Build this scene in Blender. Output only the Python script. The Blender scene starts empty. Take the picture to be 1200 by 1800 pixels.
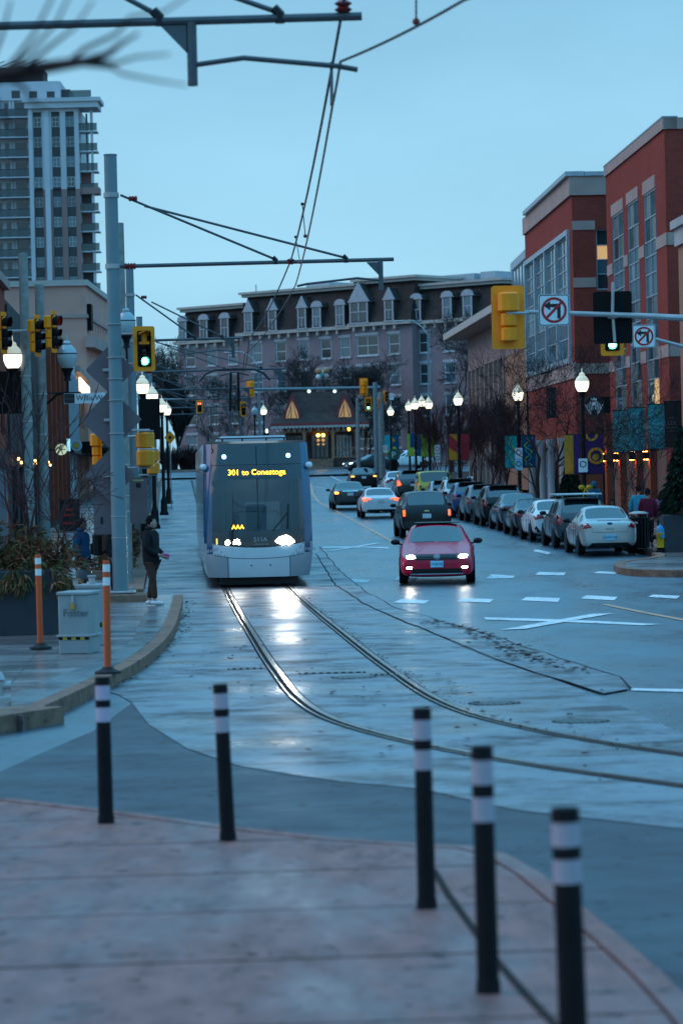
import bpy, bmesh, math, random
from mathutils import Vector, Matrix
from mathutils.bvhtree import BVHTree

R = math.radians
scene = bpy.context.scene
col = scene.collection
random.seed(7)

# ------------------------------------------------------------------ camera
FPX, HORIZON, ROLL, CAMZ = 5000.0, 830.0, R(1.3), 2.78     # measured on a 1200 x 1800 frame
PITCH = math.atan((HORIZON - 900) / FPX)                    # slightly down
cam_data = bpy.data.cameras.new('camera')
cam = bpy.data.objects.new('camera', cam_data)
col.objects.link(cam)
scene.camera = cam
cam_data.sensor_fit = 'VERTICAL'
cam_data.sensor_height = 36.0
cam_data.lens = FPX / 1800 * 36.0
cam_data.clip_start = 0.2
cam_data.clip_end = 4000
cam.matrix_world = (Matrix.Translation((0, 0, CAMZ)) @ Matrix.Rotation(PITCH, 4, 'X') @
                    Matrix.Rotation(R(90), 4, 'X') @ Matrix.Rotation(-ROLL, 4, 'Z'))
cam_data.dof.use_dof = True
cam_data.dof.focus_distance = 70.0
cam_data.dof.aperture_fstop = 2.6
cam_data.dof.aperture_blades = 9

# ------------------------------------------------------------------ sky and light (overcast dusk)
world = bpy.data.worlds.new('World')
scene.world = world
world.use_nodes = True
wn, wl = world.node_tree.nodes, world.node_tree.links
wn.clear()
w_out = wn.new('ShaderNodeOutputWorld')
w_bg = wn.new('ShaderNodeBackground')
w_sky = wn.new('ShaderNodeTexSky')
w_sky.sky_type = 'NISHITA'
w_sky.sun_disc = False
w_sky.sun_elevation = R(7)
w_sky.sun_rotation = R(280)
w_sky.air_density = 1.6
w_sky.dust_density = 3.0
w_sky.ozone_density = 3.0
w_scale = wn.new('ShaderNodeVectorMath'); w_scale.operation = 'SCALE'
w_scale.inputs['Scale'].default_value = 0.12                # clear sky above the cloud, dim
wl.new(w_sky.outputs['Color'], w_scale.inputs[0])
w_tc = wn.new('ShaderNodeTexCoord')
w_sep = wn.new('ShaderNodeSeparateXYZ')
wl.new(w_tc.outputs['Generated'], w_sep.inputs[0])
w_ramp = wn.new('ShaderNodeValToRGB')                       # the cloud layer, palest low in the sky
cr = w_ramp.color_ramp
cr.elements[0].position = 0.0;  cr.elements[0].color = (0.36, 0.69, 0.90, 1)
cr.elements[1].position = 0.95;  cr.elements[1].color = (0.28, 1.04, 1.80, 1)
e = cr.elements.new(0.07); e.color = (0.40, 0.77, 1.0, 1)
e = cr.elements.new(0.18); e.color = (0.27, 0.60, 0.86, 1)
e = cr.elements.new(0.34); e.color = (0.24, 0.88, 1.48, 1)
wl.new(w_sep.outputs['Z'], w_ramp.inputs['Fac'])
w_map = wn.new('ShaderNodeMapping')
w_map.inputs['Scale'].default_value = (3.0, 3.0, 9.0)
wl.new(w_tc.outputs['Generated'], w_map.inputs['Vector'])
w_noise = wn.new('ShaderNodeTexNoise')
w_noise.inputs['Scale'].default_value = 2.6
w_noise.inputs['Detail'].default_value = 4.0
wl.new(w_map.outputs[0], w_noise.inputs['Vector'])
w_nr = wn.new('ShaderNodeMapRange')
w_nr.inputs['To Min'].default_value = 0.86
w_nr.inputs['To Max'].default_value = 1.12
wl.new(w_noise.outputs['Fac'], w_nr.inputs['Value'])
w_mul = wn.new('ShaderNodeVectorMath'); w_mul.operation = 'SCALE'
wl.new(w_ramp.outputs['Color'], w_mul.inputs[0])
wl.new(w_nr.outputs[0], w_mul.inputs['Scale'])
w_mix = wn.new('ShaderNodeMix'); w_mix.data_type = 'RGBA'
w_mix.inputs['Factor'].default_value = 0.93                 # how much cloud covers the clear sky
wl.new(w_scale.outputs[0], w_mix.inputs['A'])
wl.new(w_mul.outputs[0], w_mix.inputs['B'])
wl.new(w_mix.outputs['Result'], w_bg.inputs['Color'])
w_bg.inputs['Strength'].default_value = 1.0
wl.new(w_bg.outputs[0], w_out.inputs['Surface'])

sun_data = bpy.data.lights.new('sun', 'SUN')
sun = bpy.data.objects.new('sun', sun_data)
col.objects.link(sun)
sun_data.energy = 0.95
sun_data.angle = R(50)
sun_data.color = (1.0, 0.62, 0.50)
sun.rotation_euler = Vector((.72, -.12, -.68)).to_track_quat('-Z', 'Y').to_euler()

vs = scene.view_settings
vs.view_transform = 'Standard'
vs.look = 'None'
vs.exposure = 0.0
vs.gamma = 1.0
vs.use_curve_mapping = False
scene.cycles.use_denoising = True
scene.cycles.max_bounces = 6
scene.cycles.transparent_max_bounces = 12
scene.cycles.sample_clamp_indirect = 6.0
scene.cycles.caustics_reflective = False
scene.cycles.caustics_refractive = False

# ------------------------------------------------------------------ where things stand
BREAKS = ([-30 + 2 * i for i in range(76)] + [122 + 4 * i for i in range(52)] + [340, 370, 400, 450, 500, 600, 800, 1500])
KNOTS = [(-40, .85), (0, .72), (11.5, .56), (19.4, .27), (28, .16), (45, .05), (60, .0), (72, .0), (85, .10), (100, .26),
         (120, .46), (135, .62), (147, .80), (190, 1.63), (258, 2.85), (300, 3.2), (400, 3.4), (1600, 3.4)]
def _smooth(y):
    for (a, za), (b, zb) in zip(KNOTS, KNOTS[1:]):
        if y <= b:
            t = max(0, min(1, (y - a) / (b - a)))
            return za + (zb - za) * t
    return KNOTS[-1][1]
_raw = [sum(_smooth(y + d) for d in (-5, -3, -1, 1, 3, 5)) / 6 for y in BREAKS]
def gz(y):
    if y <= BREAKS[0]: return _raw[0]
    if y >= BREAKS[-1]: return _raw[-1]
    import bisect
    i = bisect.bisect_right(BREAKS, y) - 1
    t = (y - BREAKS[i]) / (BREAKS[i + 1] - BREAKS[i])
    return _raw[i] + (_raw[i + 1] - _raw[i]) * t

_M = cam.matrix_world.copy()
def ray(px, py):
    return (_M.to_3x3() @ Vector(((px - 600) / FPX, (900 - py) / FPX, -1.0)))
def at(px, py, Y):                      # photograph point at depth Y, metres
    d = ray(px, py)
    return Vector((0, 0, CAMZ)) + d * (Y / d.y)
def G(px, py, dz=0.0):                  # photograph point on the ground
    d = ray(px, py); d = d / d.y
    lo, y = 3.0, 3.0
    while y < 700:
        if CAMZ + d.z * y <= gz(y) + dz: break
        lo = y; y += 1.0
    hi = y
    for _ in range(30):
        m = (lo + hi) / 2
        if CAMZ + d.z * m <= gz(m) + dz: hi = m
        else: lo = m
    return Vector((d.x * hi, hi))
def gx(px, Y): return at(px, 900, Y).x
def on(x, y, dz=0.0): return Vector((x, y, gz(y) + dz))

# ------------------------------------------------------------------ materials
MATS = {}
def mat(name, color, rough=0.6, metal=0.0, var=0.12, scale=3.0, bump=0.0, bscale=40.0, emit=None, estr=0.0,
        spec=None, coat=0.0, alpha=None, stretch=(1, 1, 1)):
    if name in MATS: return MATS[name]
    m = bpy.data.materials.new(name); m.use_nodes = True
    nt = m.node_tree; n = nt.nodes; l = nt.links
    b = n['Principled BSDF']
    tc = n.new('ShaderNodeTexCoord'); mp = n.new('ShaderNodeMapping'); mp.inputs['Scale'].default_value = stretch
    l.new(tc.outputs['Object'], mp.inputs['Vector'])
    nz = n.new('ShaderNodeTexNoise'); nz.inputs['Scale'].default_value = scale; nz.inputs['Detail'].default_value = 5
    l.new(mp.outputs[0], nz.inputs['Vector'])
    mr = n.new('ShaderNodeMapRange'); mr.inputs['From Min'].default_value = .25; mr.inputs['From Max'].default_value = .75
    mr.inputs['To Min'].default_value = 1 - var; mr.inputs['To Max'].default_value = 1 + var
    l.new(nz.outputs['Fac'], mr.inputs['Value'])
    sc = n.new('ShaderNodeVectorMath'); sc.operation = 'SCALE'; sc.inputs[0].default_value = color[:3]
    l.new(mr.outputs[0], sc.inputs['Scale']); l.new(sc.outputs[0], b.inputs['Base Color'])
    b.inputs['Roughness'].default_value = rough; b.inputs['Metallic'].default_value = metal
    b.inputs['Specular IOR Level'].default_value = spec if spec is not None else (.12 if rough >= .55 else .35); b.inputs['Coat Weight'].default_value = coat
    if coat: b.inputs['Coat Roughness'].default_value = .08
    if bump:
        nb = n.new('ShaderNodeTexNoise'); nb.inputs['Scale'].default_value = bscale; nb.inputs['Detail'].default_value = 3
        l.new(mp.outputs[0], nb.inputs['Vector'])
        bp = n.new('ShaderNodeBump'); bp.inputs['Strength'].default_value = bump; bp.inputs['Distance'].default_value = .02
        l.new(nb.outputs['Fac'], bp.inputs['Height']); l.new(bp.outputs[0], b.inputs['Normal'])
    if emit:
        b.inputs['Emission Color'].default_value = (*emit[:3], 1); b.inputs['Emission Strength'].default_value = estr
    MATS[name] = m
    return m

def mat_wet(name, color, r0=.18, r1=.5, var=.2, scale=.5, band=None, spec=.5, bump=.15, bscale=30, puddle=.5, tint=None, film=.5, grime=.55):
    """wet paving: patches of standing water (smooth) between damp rougher stretches"""
    m = bpy.data.materials.new(name); m.use_nodes = True
    nt = m.node_tree; n = nt.nodes; l = nt.links
    b = n['Principled BSDF']
    geo = n.new('ShaderNodeNewGeometry')
    mp = n.new('ShaderNodeMapping'); l.new(geo.outputs['Position'], mp.inputs['Vector'])
    mp.inputs['Scale'].default_value = band or (1, 1, 1)
    big = n.new('ShaderNodeTexNoise'); big.inputs['Scale'].default_value = scale; big.inputs['Detail'].default_value = 6
    big.inputs['Roughness'].default_value = .62
    l.new(mp.outputs[0], big.inputs['Vector'])
    fine = n.new('ShaderNodeTexNoise'); fine.inputs['Scale'].default_value = bscale; fine.inputs['Detail'].default_value = 3
    l.new(geo.outputs['Position'], fine.inputs['Vector'])
    wet = n.new('ShaderNodeMapRange'); wet.inputs['From Min'].default_value = puddle - .14; wet.inputs['From Max'].default_value = puddle + .14
    l.new(big.outputs['Fac'], wet.inputs['Value'])
    rr = n.new('ShaderNodeMapRange'); rr.inputs['To Min'].default_value = r1; rr.inputs['To Max'].default_value = r0
    l.new(wet.outputs[0], rr.inputs['Value']); l.new(rr.outputs[0], b.inputs['Roughness'])
    mid = n.new('ShaderNodeTexNoise'); mid.inputs['Scale'].default_value = scale * 5; mid.inputs['Detail'].default_value = 6
    l.new(mp.outputs[0], mid.inputs['Vector'])
    mr = n.new('ShaderNodeMapRange'); mr.inputs['From Min'].default_value = .25; mr.inputs['From Max'].default_value = .75
    mr.inputs['To Min'].default_value = 1 - var; mr.inputs['To Max'].default_value = 1 + var
    l.new(mid.outputs['Fac'], mr.inputs['Value'])
    cm = n.new('ShaderNodeMix'); cm.data_type = 'RGBA'
    cm.inputs['A'].default_value = (*color, 1); cm.inputs['B'].default_value = (*(tint or [c * .6 for c in color]), 1)
    l.new(wet.outputs[0], cm.inputs['Factor'])
    sc = n.new('ShaderNodeVectorMath'); sc.operation = 'SCALE'
    l.new(cm.outputs['Result'], sc.inputs[0]); l.new(mr.outputs[0], sc.inputs['Scale'])
    gr = n.new('ShaderNodeTexNoise'); gr.inputs['Scale'].default_value = scale * 2.3; gr.inputs['Detail'].default_value = 8; gr.inputs['Roughness'].default_value = .72
    l.new(mp.outputs[0], gr.inputs['Vector'])
    gm = n.new('ShaderNodeMapRange'); gm.inputs['From Min'].default_value = .60 - .16 * grime; gm.inputs['From Max'].default_value = .74 - .14 * grime; gm.inputs['To Max'].default_value = grime
    l.new(gr.outputs['Fac'], gm.inputs['Value'])
    spk = n.new('ShaderNodeTexNoise'); spk.inputs['Scale'].default_value = 7.0; spk.inputs['Detail'].default_value = 5; l.new(geo.outputs['Position'], spk.inputs['Vector'])
    sm = n.new('ShaderNodeMapRange'); sm.inputs['From Min'].default_value = .63; sm.inputs['From Max'].default_value = .68; sm.inputs['To Max'].default_value = .8
    l.new(spk.outputs['Fac'], sm.inputs['Value'])
    mxm = n.new('ShaderNodeMath'); mxm.operation = 'MAXIMUM'; l.new(gm.outputs[0], mxm.inputs[0]); l.new(sm.outputs[0], mxm.inputs[1])
    dm = n.new('ShaderNodeMix'); dm.data_type = 'RGBA'; dm.inputs['B'].default_value = (.045, .026, .024, 1)
    l.new(mxm.outputs[0], dm.inputs['Factor']); l.new(sc.outputs[0], dm.inputs['A']); l.new(dm.outputs['Result'], b.inputs['Base Color'])
    # dirt is matt: it breaks up the film of water
    iv = n.new('ShaderNodeMapRange'); iv.inputs['To Min'].default_value = 1.0; iv.inputs['To Max'].default_value = .25; l.new(mxm.outputs[0], iv.inputs['Value'])
    fs = n.new('ShaderNodeMath'); fs.operation = 'MULTIPLY'; fs.inputs[1].default_value = spec; l.new(iv.outputs[0], fs.inputs[0]); l.new(fs.outputs[0], b.inputs['Specular IOR Level'])
    ff = n.new('ShaderNodeMath'); ff.operation = 'MULTIPLY'; ff.inputs[1].default_value = film; l.new(iv.outputs[0], ff.inputs[0]); l.new(ff.outputs[0], b.inputs['Coat Weight'])
    b.inputs['Specular IOR Level'].default_value = spec; b.inputs['Coat Weight'].default_value = film; b.inputs['Coat Roughness'].default_value = .38; b.inputs['Coat IOR'].default_value = 1.4
    bp = n.new('ShaderNodeBump'); bp.inputs['Strength'].default_value = bump; bp.inputs['Distance'].default_value = .01
    l.new(fine.outputs['Fac'], bp.inputs['Height']); l.new(bp.outputs[0], b.inputs['Normal'])
    MATS[name] = m
    return m

def mat_brick(name, c1, c2, mortar, sx=.23, sz=.075, rough=.8, var=.15):
    m = bpy.data.materials.new(name); m.use_nodes = True
    nt = m.node_tree; n = nt.nodes; l = nt.links
    b = n['Principled BSDF']
    tc = n.new('ShaderNodeTexCoord'); sp = n.new('ShaderNodeSeparateXYZ'); l.new(tc.outputs['Object'], sp.inputs[0])
    ad = n.new('ShaderNodeMath'); ad.operation = 'ADD'; l.new(sp.outputs['X'], ad.inputs[0]); l.new(sp.outputs['Y'], ad.inputs[1])
    cb = n.new('ShaderNodeCombineXYZ'); l.new(ad.outputs[0], cb.inputs['X']); l.new(sp.outputs['Z'], cb.inputs['Y'])
    br = n.new('ShaderNodeTexBrick'); l.new(cb.outputs[0], br.inputs['Vector'])
    br.inputs['Scale'].default_value = 1.0
    br.inputs['Brick Width'].default_value = sx; br.inputs['Row Height'].default_value = sz
    br.inputs['Mortar Size'].default_value = .008
    br.inputs['Color1'].default_value = (*c1, 1); br.inputs['Color2'].default_value = (*c2, 1); br.inputs['Mortar'].default_value = (*mortar, 1)
    nz = n.new('ShaderNodeTexNoise'); nz.inputs['Scale'].default_value = .35; nz.inputs['Detail'].default_value = 6
    l.new(tc.outputs['Object'], nz.inputs['Vector'])
    mr = n.new('ShaderNodeMapRange'); mr.inputs['From Min'].default_value = .25; mr.inputs['From Max'].default_value = .75
    mr.inputs['To Min'].default_value = 1 - var; mr.inputs['To Max'].default_value = 1 + var
    l.new(nz.outputs['Fac'], mr.inputs['Value'])
    sc = n.new('ShaderNodeVectorMath'); sc.operation = 'SCALE'
    l.new(br.outputs['Color'], sc.inputs[0]); l.new(mr.outputs[0], sc.inputs['Scale']); l.new(sc.outputs[0], b.inputs['Base Color'])
    b.inputs['Roughness'].default_value = rough; b.inputs['Specular IOR Level'].default_value = .06
    bp = n.new('ShaderNodeBump'); bp.inputs['Strength'].default_value = .4; bp.inputs['Distance'].default_value = .008
    bp.invert = True
    l.new(br.outputs['Fac'], bp.inputs['Height']); l.new(bp.outputs[0], b.inputs['Normal'])
    MATS[name] = m
    return m

def mat_pane(name, tint=(.02, .03, .035), see=0.35, rough=.04, ior=1.5):
    """window glass: part see-through, part mirror, tinted"""
    m = bpy.data.materials.new(name); m.use_nodes = True
    nt = m.node_tree; n = nt.nodes; l = nt.links; n.clear()
    o = n.new('ShaderNodeOutputMaterial')
    g = n.new('ShaderNodeBsdfPrincipled'); g.inputs['Base Color'].default_value = (*tint, 1); g.inputs['Roughness'].default_value = rough
    g.inputs['Specular IOR Level'].default_value = .5 if ior > 1.6 else .8; g.inputs['IOR'].default_value = ior
    tc = n.new('ShaderNodeTexCoord'); nz = n.new('ShaderNodeTexNoise'); nz.inputs['Scale'].default_value = 1.3
    l.new(tc.outputs['Object'], nz.inputs['Vector'])
    bp = n.new('ShaderNodeBump'); bp.inputs['Strength'].default_value = .06; bp.inputs['Distance'].default_value = .05
    l.new(nz.outputs['Fac'], bp.inputs['Height']); l.new(bp.outputs[0], g.inputs['Normal'])
    t = n.new('ShaderNodeBsdfTransparent'); t.inputs['Color'].default_value = (.75, .85, .88, 1)
    mx = n.new('ShaderNodeMixShader'); mx.inputs['Fac'].default_value = see
    l.new(g.outputs[0], mx.inputs[1]); l.new(t.outputs[0], mx.inputs[2]); l.new(mx.outputs[0], o.inputs['Surface'])
    MATS[name] = m
    return m

def glow(name, color, strength):
    if name in MATS: return MATS[name]
    return mat(name, [min(.8, c) for c in color], .4, emit=color, estr=strength, var=.05)

# ------------------------------------------------------------------ mesh building
class MB:
    def __init__(self): self.v, self.f = [], []
    def add(self, vs, fs):
        o = len(self.v); self.v += [tuple(p) for p in vs]; self.f += [tuple(i + o for i in q) for q in fs]; return self
    def box(self, c, s, rot=None):
        x, y, z = [k / 2 for k in s]
        P = [Vector((a * x, b * y, d * z)) for a in (-1, 1) for b in (-1, 1) for d in (-1, 1)]
        if rot is not None: P = [rot @ p for p in P]
        P = [p + Vector(c) for p in P]
        return self.add(P, [(0, 1, 3, 2), (4, 6, 7, 5), (0, 4, 5, 1), (2, 3, 7, 6), (0, 2, 6, 4), (1, 5, 7, 3)])
    def b2(self, a, b):
        a, b = Vector(a), Vector(b); return self.box((a + b) / 2, [abs(k) for k in (b - a)])
    def cbox(self, c, s, ch=.02):
        """box with its four upright edges and top edges chamfered"""
        x, y, z = [k / 2 for k in s]; ch = min(ch, x * .6, y * .6, z * .6)
        def ring(ix, zz): 
            X, Y = x - ix, y - ix
            return [(-X + ch, -Y, zz), (X - ch, -Y, zz), (X, -Y + ch, zz), (X, Y - ch, zz), (X - ch, Y, zz), (-X + ch, Y, zz), (-X, Y - ch, zz), (-X, -Y + ch, zz)]
        P = ring(0, -z) + ring(0, z - ch) + ring(ch, z)
        P = [Vector(p) + Vector(c) for p in P]
        F = [tuple(range(7, -1, -1)), tuple(range(16, 24))]
        for k in (0, 8):
            for i in range(8): F.append((k + i, k + (i + 1) % 8, k + 8 + (i + 1) % 8, k + 8 + i))
        return self.add(P, F)
    def tube(self, pts, rad, n=6, cap=True):
        pts = [Vector(p) for p in pts]
        if not isinstance(rad, (list, tuple)): rad = [rad] * len(pts)
        V = []; ref = None
        for i, p in enumerate(pts):
            d = (pts[min(i + 1, len(pts) - 1)] - pts[max(i - 1, 0)])
            if d.length < 1e-9: d = Vector((0, 0, 1))
            d.normalize()
            if ref is None:
                ref = Vector((1, 0, 0)) if abs(d.x) < .8 else Vector((0, 1, 0))
            u = (ref - d * ref.dot(d)); 
            if u.length < 1e-6: u = d.orthogonal()
            u.normalize(); ref = u; w = d.cross(u)
            for k in range(n):
                a = 2 * math.pi * k / n
                V.append(p + (u * math.cos(a) + w * math.sin(a)) * rad[i])
        F = []
        for i in range(len(pts) - 1):
            for k in range(n):
                F.append((i * n + k, i * n + (k + 1) % n, (i + 1) * n + (k + 1) % n, (i + 1) * n + k))
        if cap:
            F.append(tuple(range(n - 1, -1, -1))); F.append(tuple((len(pts) - 1) * n + k for k in range(n)))
        return self.add(V, F)
    def lathe(self, prof, n=16, c=(0, 0, 0), axis='z'):
        V, F = [], []
        for r, z in prof:
            for k in range(n):
                a = 2 * math.pi * k / n
                p = (r * math.cos(a), r * math.sin(a), z)
                if axis == 'y': p = (p[0], p[2], p[1])
                if axis == 'x': p = (p[2], p[0], p[1])
                V.append(Vector(p) + Vector(c))
        m = len(prof)
        for i in range(m - 1):
            for k in range(n):
                F.append((i * n + k, i * n + (k + 1) % n, (i + 1) * n + (k + 1) % n, (i + 1) * n + k))
        F.append(tuple(range(n - 1, -1, -1))); F.append(tuple((m - 1) * n + k for k in range(n)))
        return self.add(V, F)
    def prism(self, poly, d0, d1, plane='xy'):
        """outline extruded: plane xy along z, xz along y, yz along x"""
        def P(a, b, d): return {'xy': (a, b, d), 'xz': (a, d, b), 'yz': (d, a, b)}[plane]
        n = len(poly)
        V = [P(a, b, d0) for a, b in poly] + [P(a, b, d1) for a, b in poly]
        F = [tuple(range(n)), tuple(range(2 * n - 1, n - 1, -1))] + [(i, (i + 1) % n, n + (i + 1) % n, n + i) for i in range(n)]
        return self.add(V, F)
    def ball(self, c, r, n=10, m=7):
        rr = r if isinstance(r, (tuple, list)) else (r, r, r)
        V, F = [], []
        for i in range(1, m):
            t = math.pi * i / m
            for k in range(n):
                a = 2 * math.pi * k / n
                V.append(Vector((rr[0] * math.sin(t) * math.cos(a), rr[1] * math.sin(t) * math.sin(a), rr[2] * math.cos(t))) + Vector(c))
        for i in range(m - 2):
            for k in range(n): F.append((i * n + k, (i + 1) * n + k, (i + 1) * n + (k + 1) % n, i * n + (k + 1) % n))
        F.append(tuple(range(n))); F.append(tuple((m - 2) * n + k for k in range(n - 1, -1, -1)))
        return self.add(V, F)
    def mesh(self, name):
        me = bpy.data.meshes.new(name); me.from_pydata(self.v, [], self.f); me.validate(); 
        bm = bmesh.new(); bm.from_mesh(me); bmesh.ops.recalc_face_normals(bm, faces=bm.faces); bm.to_mesh(me); bm.free()
        return me
    def build(self, name, m, parent=None, smooth=False, loc=None, rz=0.0):
        return link(name, self.mesh(name), m, parent, smooth, loc, rz)

def link(name, me, m, parent=None, smooth=False, loc=None, rz=0.0):
    if m is not None and len(me.materials) == 0: me.materials.append(m)
    if smooth:
        for p in me.polygons: p.use_smooth = True
        try: me.set_sharp_from_angle(angle=R(38))
        except Exception: pass
    o = bpy.data.objects.new(name, me); col.objects.link(o)
    if parent is not None: o.parent = parent
    if loc is not None: o.location = loc
    if rz: o.rotation_euler = (0, 0, rz)
    return o
def tag(o, label, cat, group=None):
    o['label'] = label; o['category'] = cat
    if group: o['group'] = group
    return o
def thing(name, label, cat, loc=(0, 0, 0), rz=0.0, group=None):
    o = bpy.data.objects.new(name, None); col.objects.link(o)
    o.empty_display_size = .2
    o.location = loc; o.rotation_euler = (0, 0, rz)
    return tag(o, label, cat, group)
def struct(o): o['kind'] = 'structure'; return o
def stuff(o): o['kind'] = 'stuff'; return o
def dup(root, label=None, loc=None, rz=None):
    r = root.copy(); col.objects.link(r)
    if label: r['label'] = label
    if loc is not None: r.location = loc
    if rz is not None: r.rotation_euler = (0, 0, rz)
    for ch in list(root.children):
        c = ch.copy(); col.objects.link(c); c.parent = r
        for g in list(ch.children):
            d = g.copy(); col.objects.link(d); d.parent = c
    return r

def text_mesh(s, size, extrude=.002, spacing=1.0, shear=0.0):
    cu = bpy.data.curves.new('lettering', 'FONT'); cu.body = s; cu.size = size; cu.extrude = extrude
    cu.align_x = 'CENTER'; cu.align_y = 'CENTER'; cu.space_character = spacing; cu.resolution_u = 2; cu.shear = shear
    o = bpy.data.objects.new('lettering', cu); col.objects.link(o)
    dg = bpy.context.evaluated_depsgraph_get()
    me = bpy.data.meshes.new_from_object(o.evaluated_get(dg)); me.name = 'lettering'
    me.materials.clear()
    bpy.data.objects.remove(o); bpy.data.curves.remove(cu)
    return me
def lettering(s, size, m, parent, loc, facing='front', name='lettering', **k):
    """letters standing upright; 'front' reads from -Y"""
    me = text_mesh(s, size, **k)
    o = link(name, me, m, parent, loc=loc)
    o.rotation_euler = {'front': (R(90), 0, 0), 'right': (R(90), 0, R(90)), 'left': (R(90), 0, R(-90)), 'back': (R(90), 0, R(180)), 'flat': (0, 0, 0)}[facing]
    return o

# ------------------------------------------------------------------ sheets on the ground
def sheet_mesh(name, poly, dz, thick=0.0, zfun=None):
    bm = bmesh.new()
    vs_ = [bm.verts.new((p[0], p[1], 0)) for p in poly]
    bm.faces.new(vs_)
    bmesh.ops.triangulate(bm, faces=bm.faces[:])
    ys = [p[1] for p in poly]; y0, y1 = min(ys), max(ys)
    for b in BREAKS:
        if y0 + 1e-4 < b < y1 - 1e-4:
            bmesh.ops.bisect_plane(bm, geom=bm.verts[:] + bm.edges[:] + bm.faces[:], plane_co=(0, b, 0), plane_no=(0, 1, 0), dist=1e-5)
    for v in bm.verts: v.co.z = gz(v.co.y) + dz
    bmesh.ops.recalc_face_normals(bm, faces=bm.faces[:])
    if sum(f.normal.z for f in bm.faces) < 0: bmesh.ops.reverse_faces(bm, faces=bm.faces[:])
    if thick:
        be = [e for e in bm.edges if e.is_boundary]
        r = bmesh.ops.extrude_edge_only(bm, edges=be)
        for v in r['geom']:
            if isinstance(v, bmesh.types.BMVert): v.co.z -= thick
        bmesh.ops.recalc_face_normals(bm, faces=bm.faces[:])
    me = bpy.data.meshes.new(name); bm.to_mesh(me); bm.free()
    return me
def sheet(name, poly, dz, m, thick=0.0, parent=None):
    return link(name, sheet_mesh(name, poly, dz, thick), m, parent)

def clip(poly, a, b):
    """keep the side of line a->b on its left"""
    out = []
    def side(p): return (b[0] - a[0]) * (p[1] - a[1]) - (b[1] - a[1]) * (p[0] - a[0])
    for i in range(len(poly)):
        p, q = poly[i], poly[(i + 1) % len(poly)]
        sp, sq = side(p), side(q)
        if sp >= 0: out.append(p)
        if (sp > 0 and sq < 0) or (sp < 0 and sq > 0):
            t = sp / (sp - sq); out.append((p[0] + (q[0] - p[0]) * t, p[1] + (q[1] - p[1]) * t))
    return out
def area(p): return sum(p[i][0] * p[(i + 1) % len(p)][1] - p[(i + 1) % len(p)][0] * p[i][1] for i in range(len(p))) / 2
def slabs(name, poly, parent, m, ang, size, dz, thick, gap=.012, org=(0, 0), most=160):
    """one mesh per cast slab, with open joints between them"""
    ca, sa = math.cos(ang), math.sin(ang)
    def loc(p): x, y = p[0] - org[0], p[1] - org[1]; return (x * ca + y * sa, -x * sa + y * ca)
    def glob(p): return (org[0] + p[0] * ca - p[1] * sa, org[1] + p[0] * sa + p[1] * ca)
    L = [loc(p) for p in poly]
    us = [p[0] for p in L]; vs_ = [p[1] for p in L]
    n = 0
    for i in range(math.floor(min(us) / size[0]), math.ceil(max(us) / size[0])):
        for j in range(math.floor(min(vs_) / size[1]), math.ceil(max(vs_) / size[1])):
            a0, a1 = i * size[0] + gap, (i + 1) * size[0] - gap
            b0, b1 = j * size[1] + gap, (j + 1) * size[1] - gap
            q = L
            for A, B in (((a0, b0), (a1, b0)), ((a1, b0), (a1, b1)), ((a1, b1), (a0, b1)), ((a0, b1), (a0, b0))):
                q = clip(q, A, B)
                if len(q) < 3: break
            if len(q) < 3 or abs(area(q)) < .02: continue
            g = []
            for p in q:
                w = glob(p)
                if not g or (abs(w[0] - g[-1][0]) + abs(w[1] - g[-1][1])) > 1e-4: g.append(w)
            if len(g) > 2 and n < most:
                try: sheet(name, g, dz + random.uniform(-.0012, .0012), m, thick, parent); n += 1
                except Exception: pass
    return n
def chaikin(pts, it=2):
    for _ in range(it):
        q = [pts[0]]
        for a, b in zip(pts, pts[1:]):
            q += [(a[0] * .75 + b[0] * .25, a[1] * .75 + b[1] * .25), (a[0] * .25 + b[0] * .75, a[1] * .25 + b[1] * .75)]
        q.append(pts[-1]); pts = q
    return pts
def offset(path, d):
    out = []
    for i, p in enumerate(path):
        a = path[max(i - 1, 0)]; b = path[min(i + 1, len(path) - 1)]
        dx, dy = b[0] - a[0], b[1] - a[1]; L = math.hypot(dx, dy) or 1
        out.append((p[0] - dy / L * d, p[1] + dx / L * d))
    return out
def dense(path, step=1.0):
    out = [path[0]]
    for a, b in zip(path, path[1:]):
        n = max(1, int(math.hypot(b[0] - a[0], b[1] - a[1]) / step))
        for k in range(1, n + 1): out.append((a[0] + (b[0] - a[0]) * k / n, a[1] + (b[1] - a[1]) * k / n))
    return out
def ribbon(name, path, d0, d1, dz, m, parent=None, thick=0.0):
    """a strip that follows a path on the ground, from side offset d0 to d1"""
    path = dense(path, .8)
    A, B = offset(path, d0), offset(path, d1)
    mb = MB(); V = []; F = []
    for a, b in zip(A, B):
        V += [(a[0], a[1], gz(a[1]) + dz), (b[0], b[1], gz(b[1]) + dz)]
        if thick: V += [(a[0], a[1], gz(a[1]) + dz - thick), (b[0], b[1], gz(b[1]) + dz - thick)]
    k = 4 if thick else 2
    for i in range(len(path) - 1):
        o = i * k; q = o + k
        F.append((o, o + 1, q + 1, q))
        if thick: F += [(o, q, q + 2, o + 2), (o + 1, o + 3, q + 3, q + 1)]
    if thick: e_ = (len(path) - 1) * k; F += [(0, 2, 3, 1), (e_, e_ + 1, e_ + 3, e_ + 2)]
    return mb.add(V, F).build(name, m, parent)
def ppath(pxs, dz=0.0): return [tuple(G(x, y, dz)) for x, y in pxs]

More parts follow.
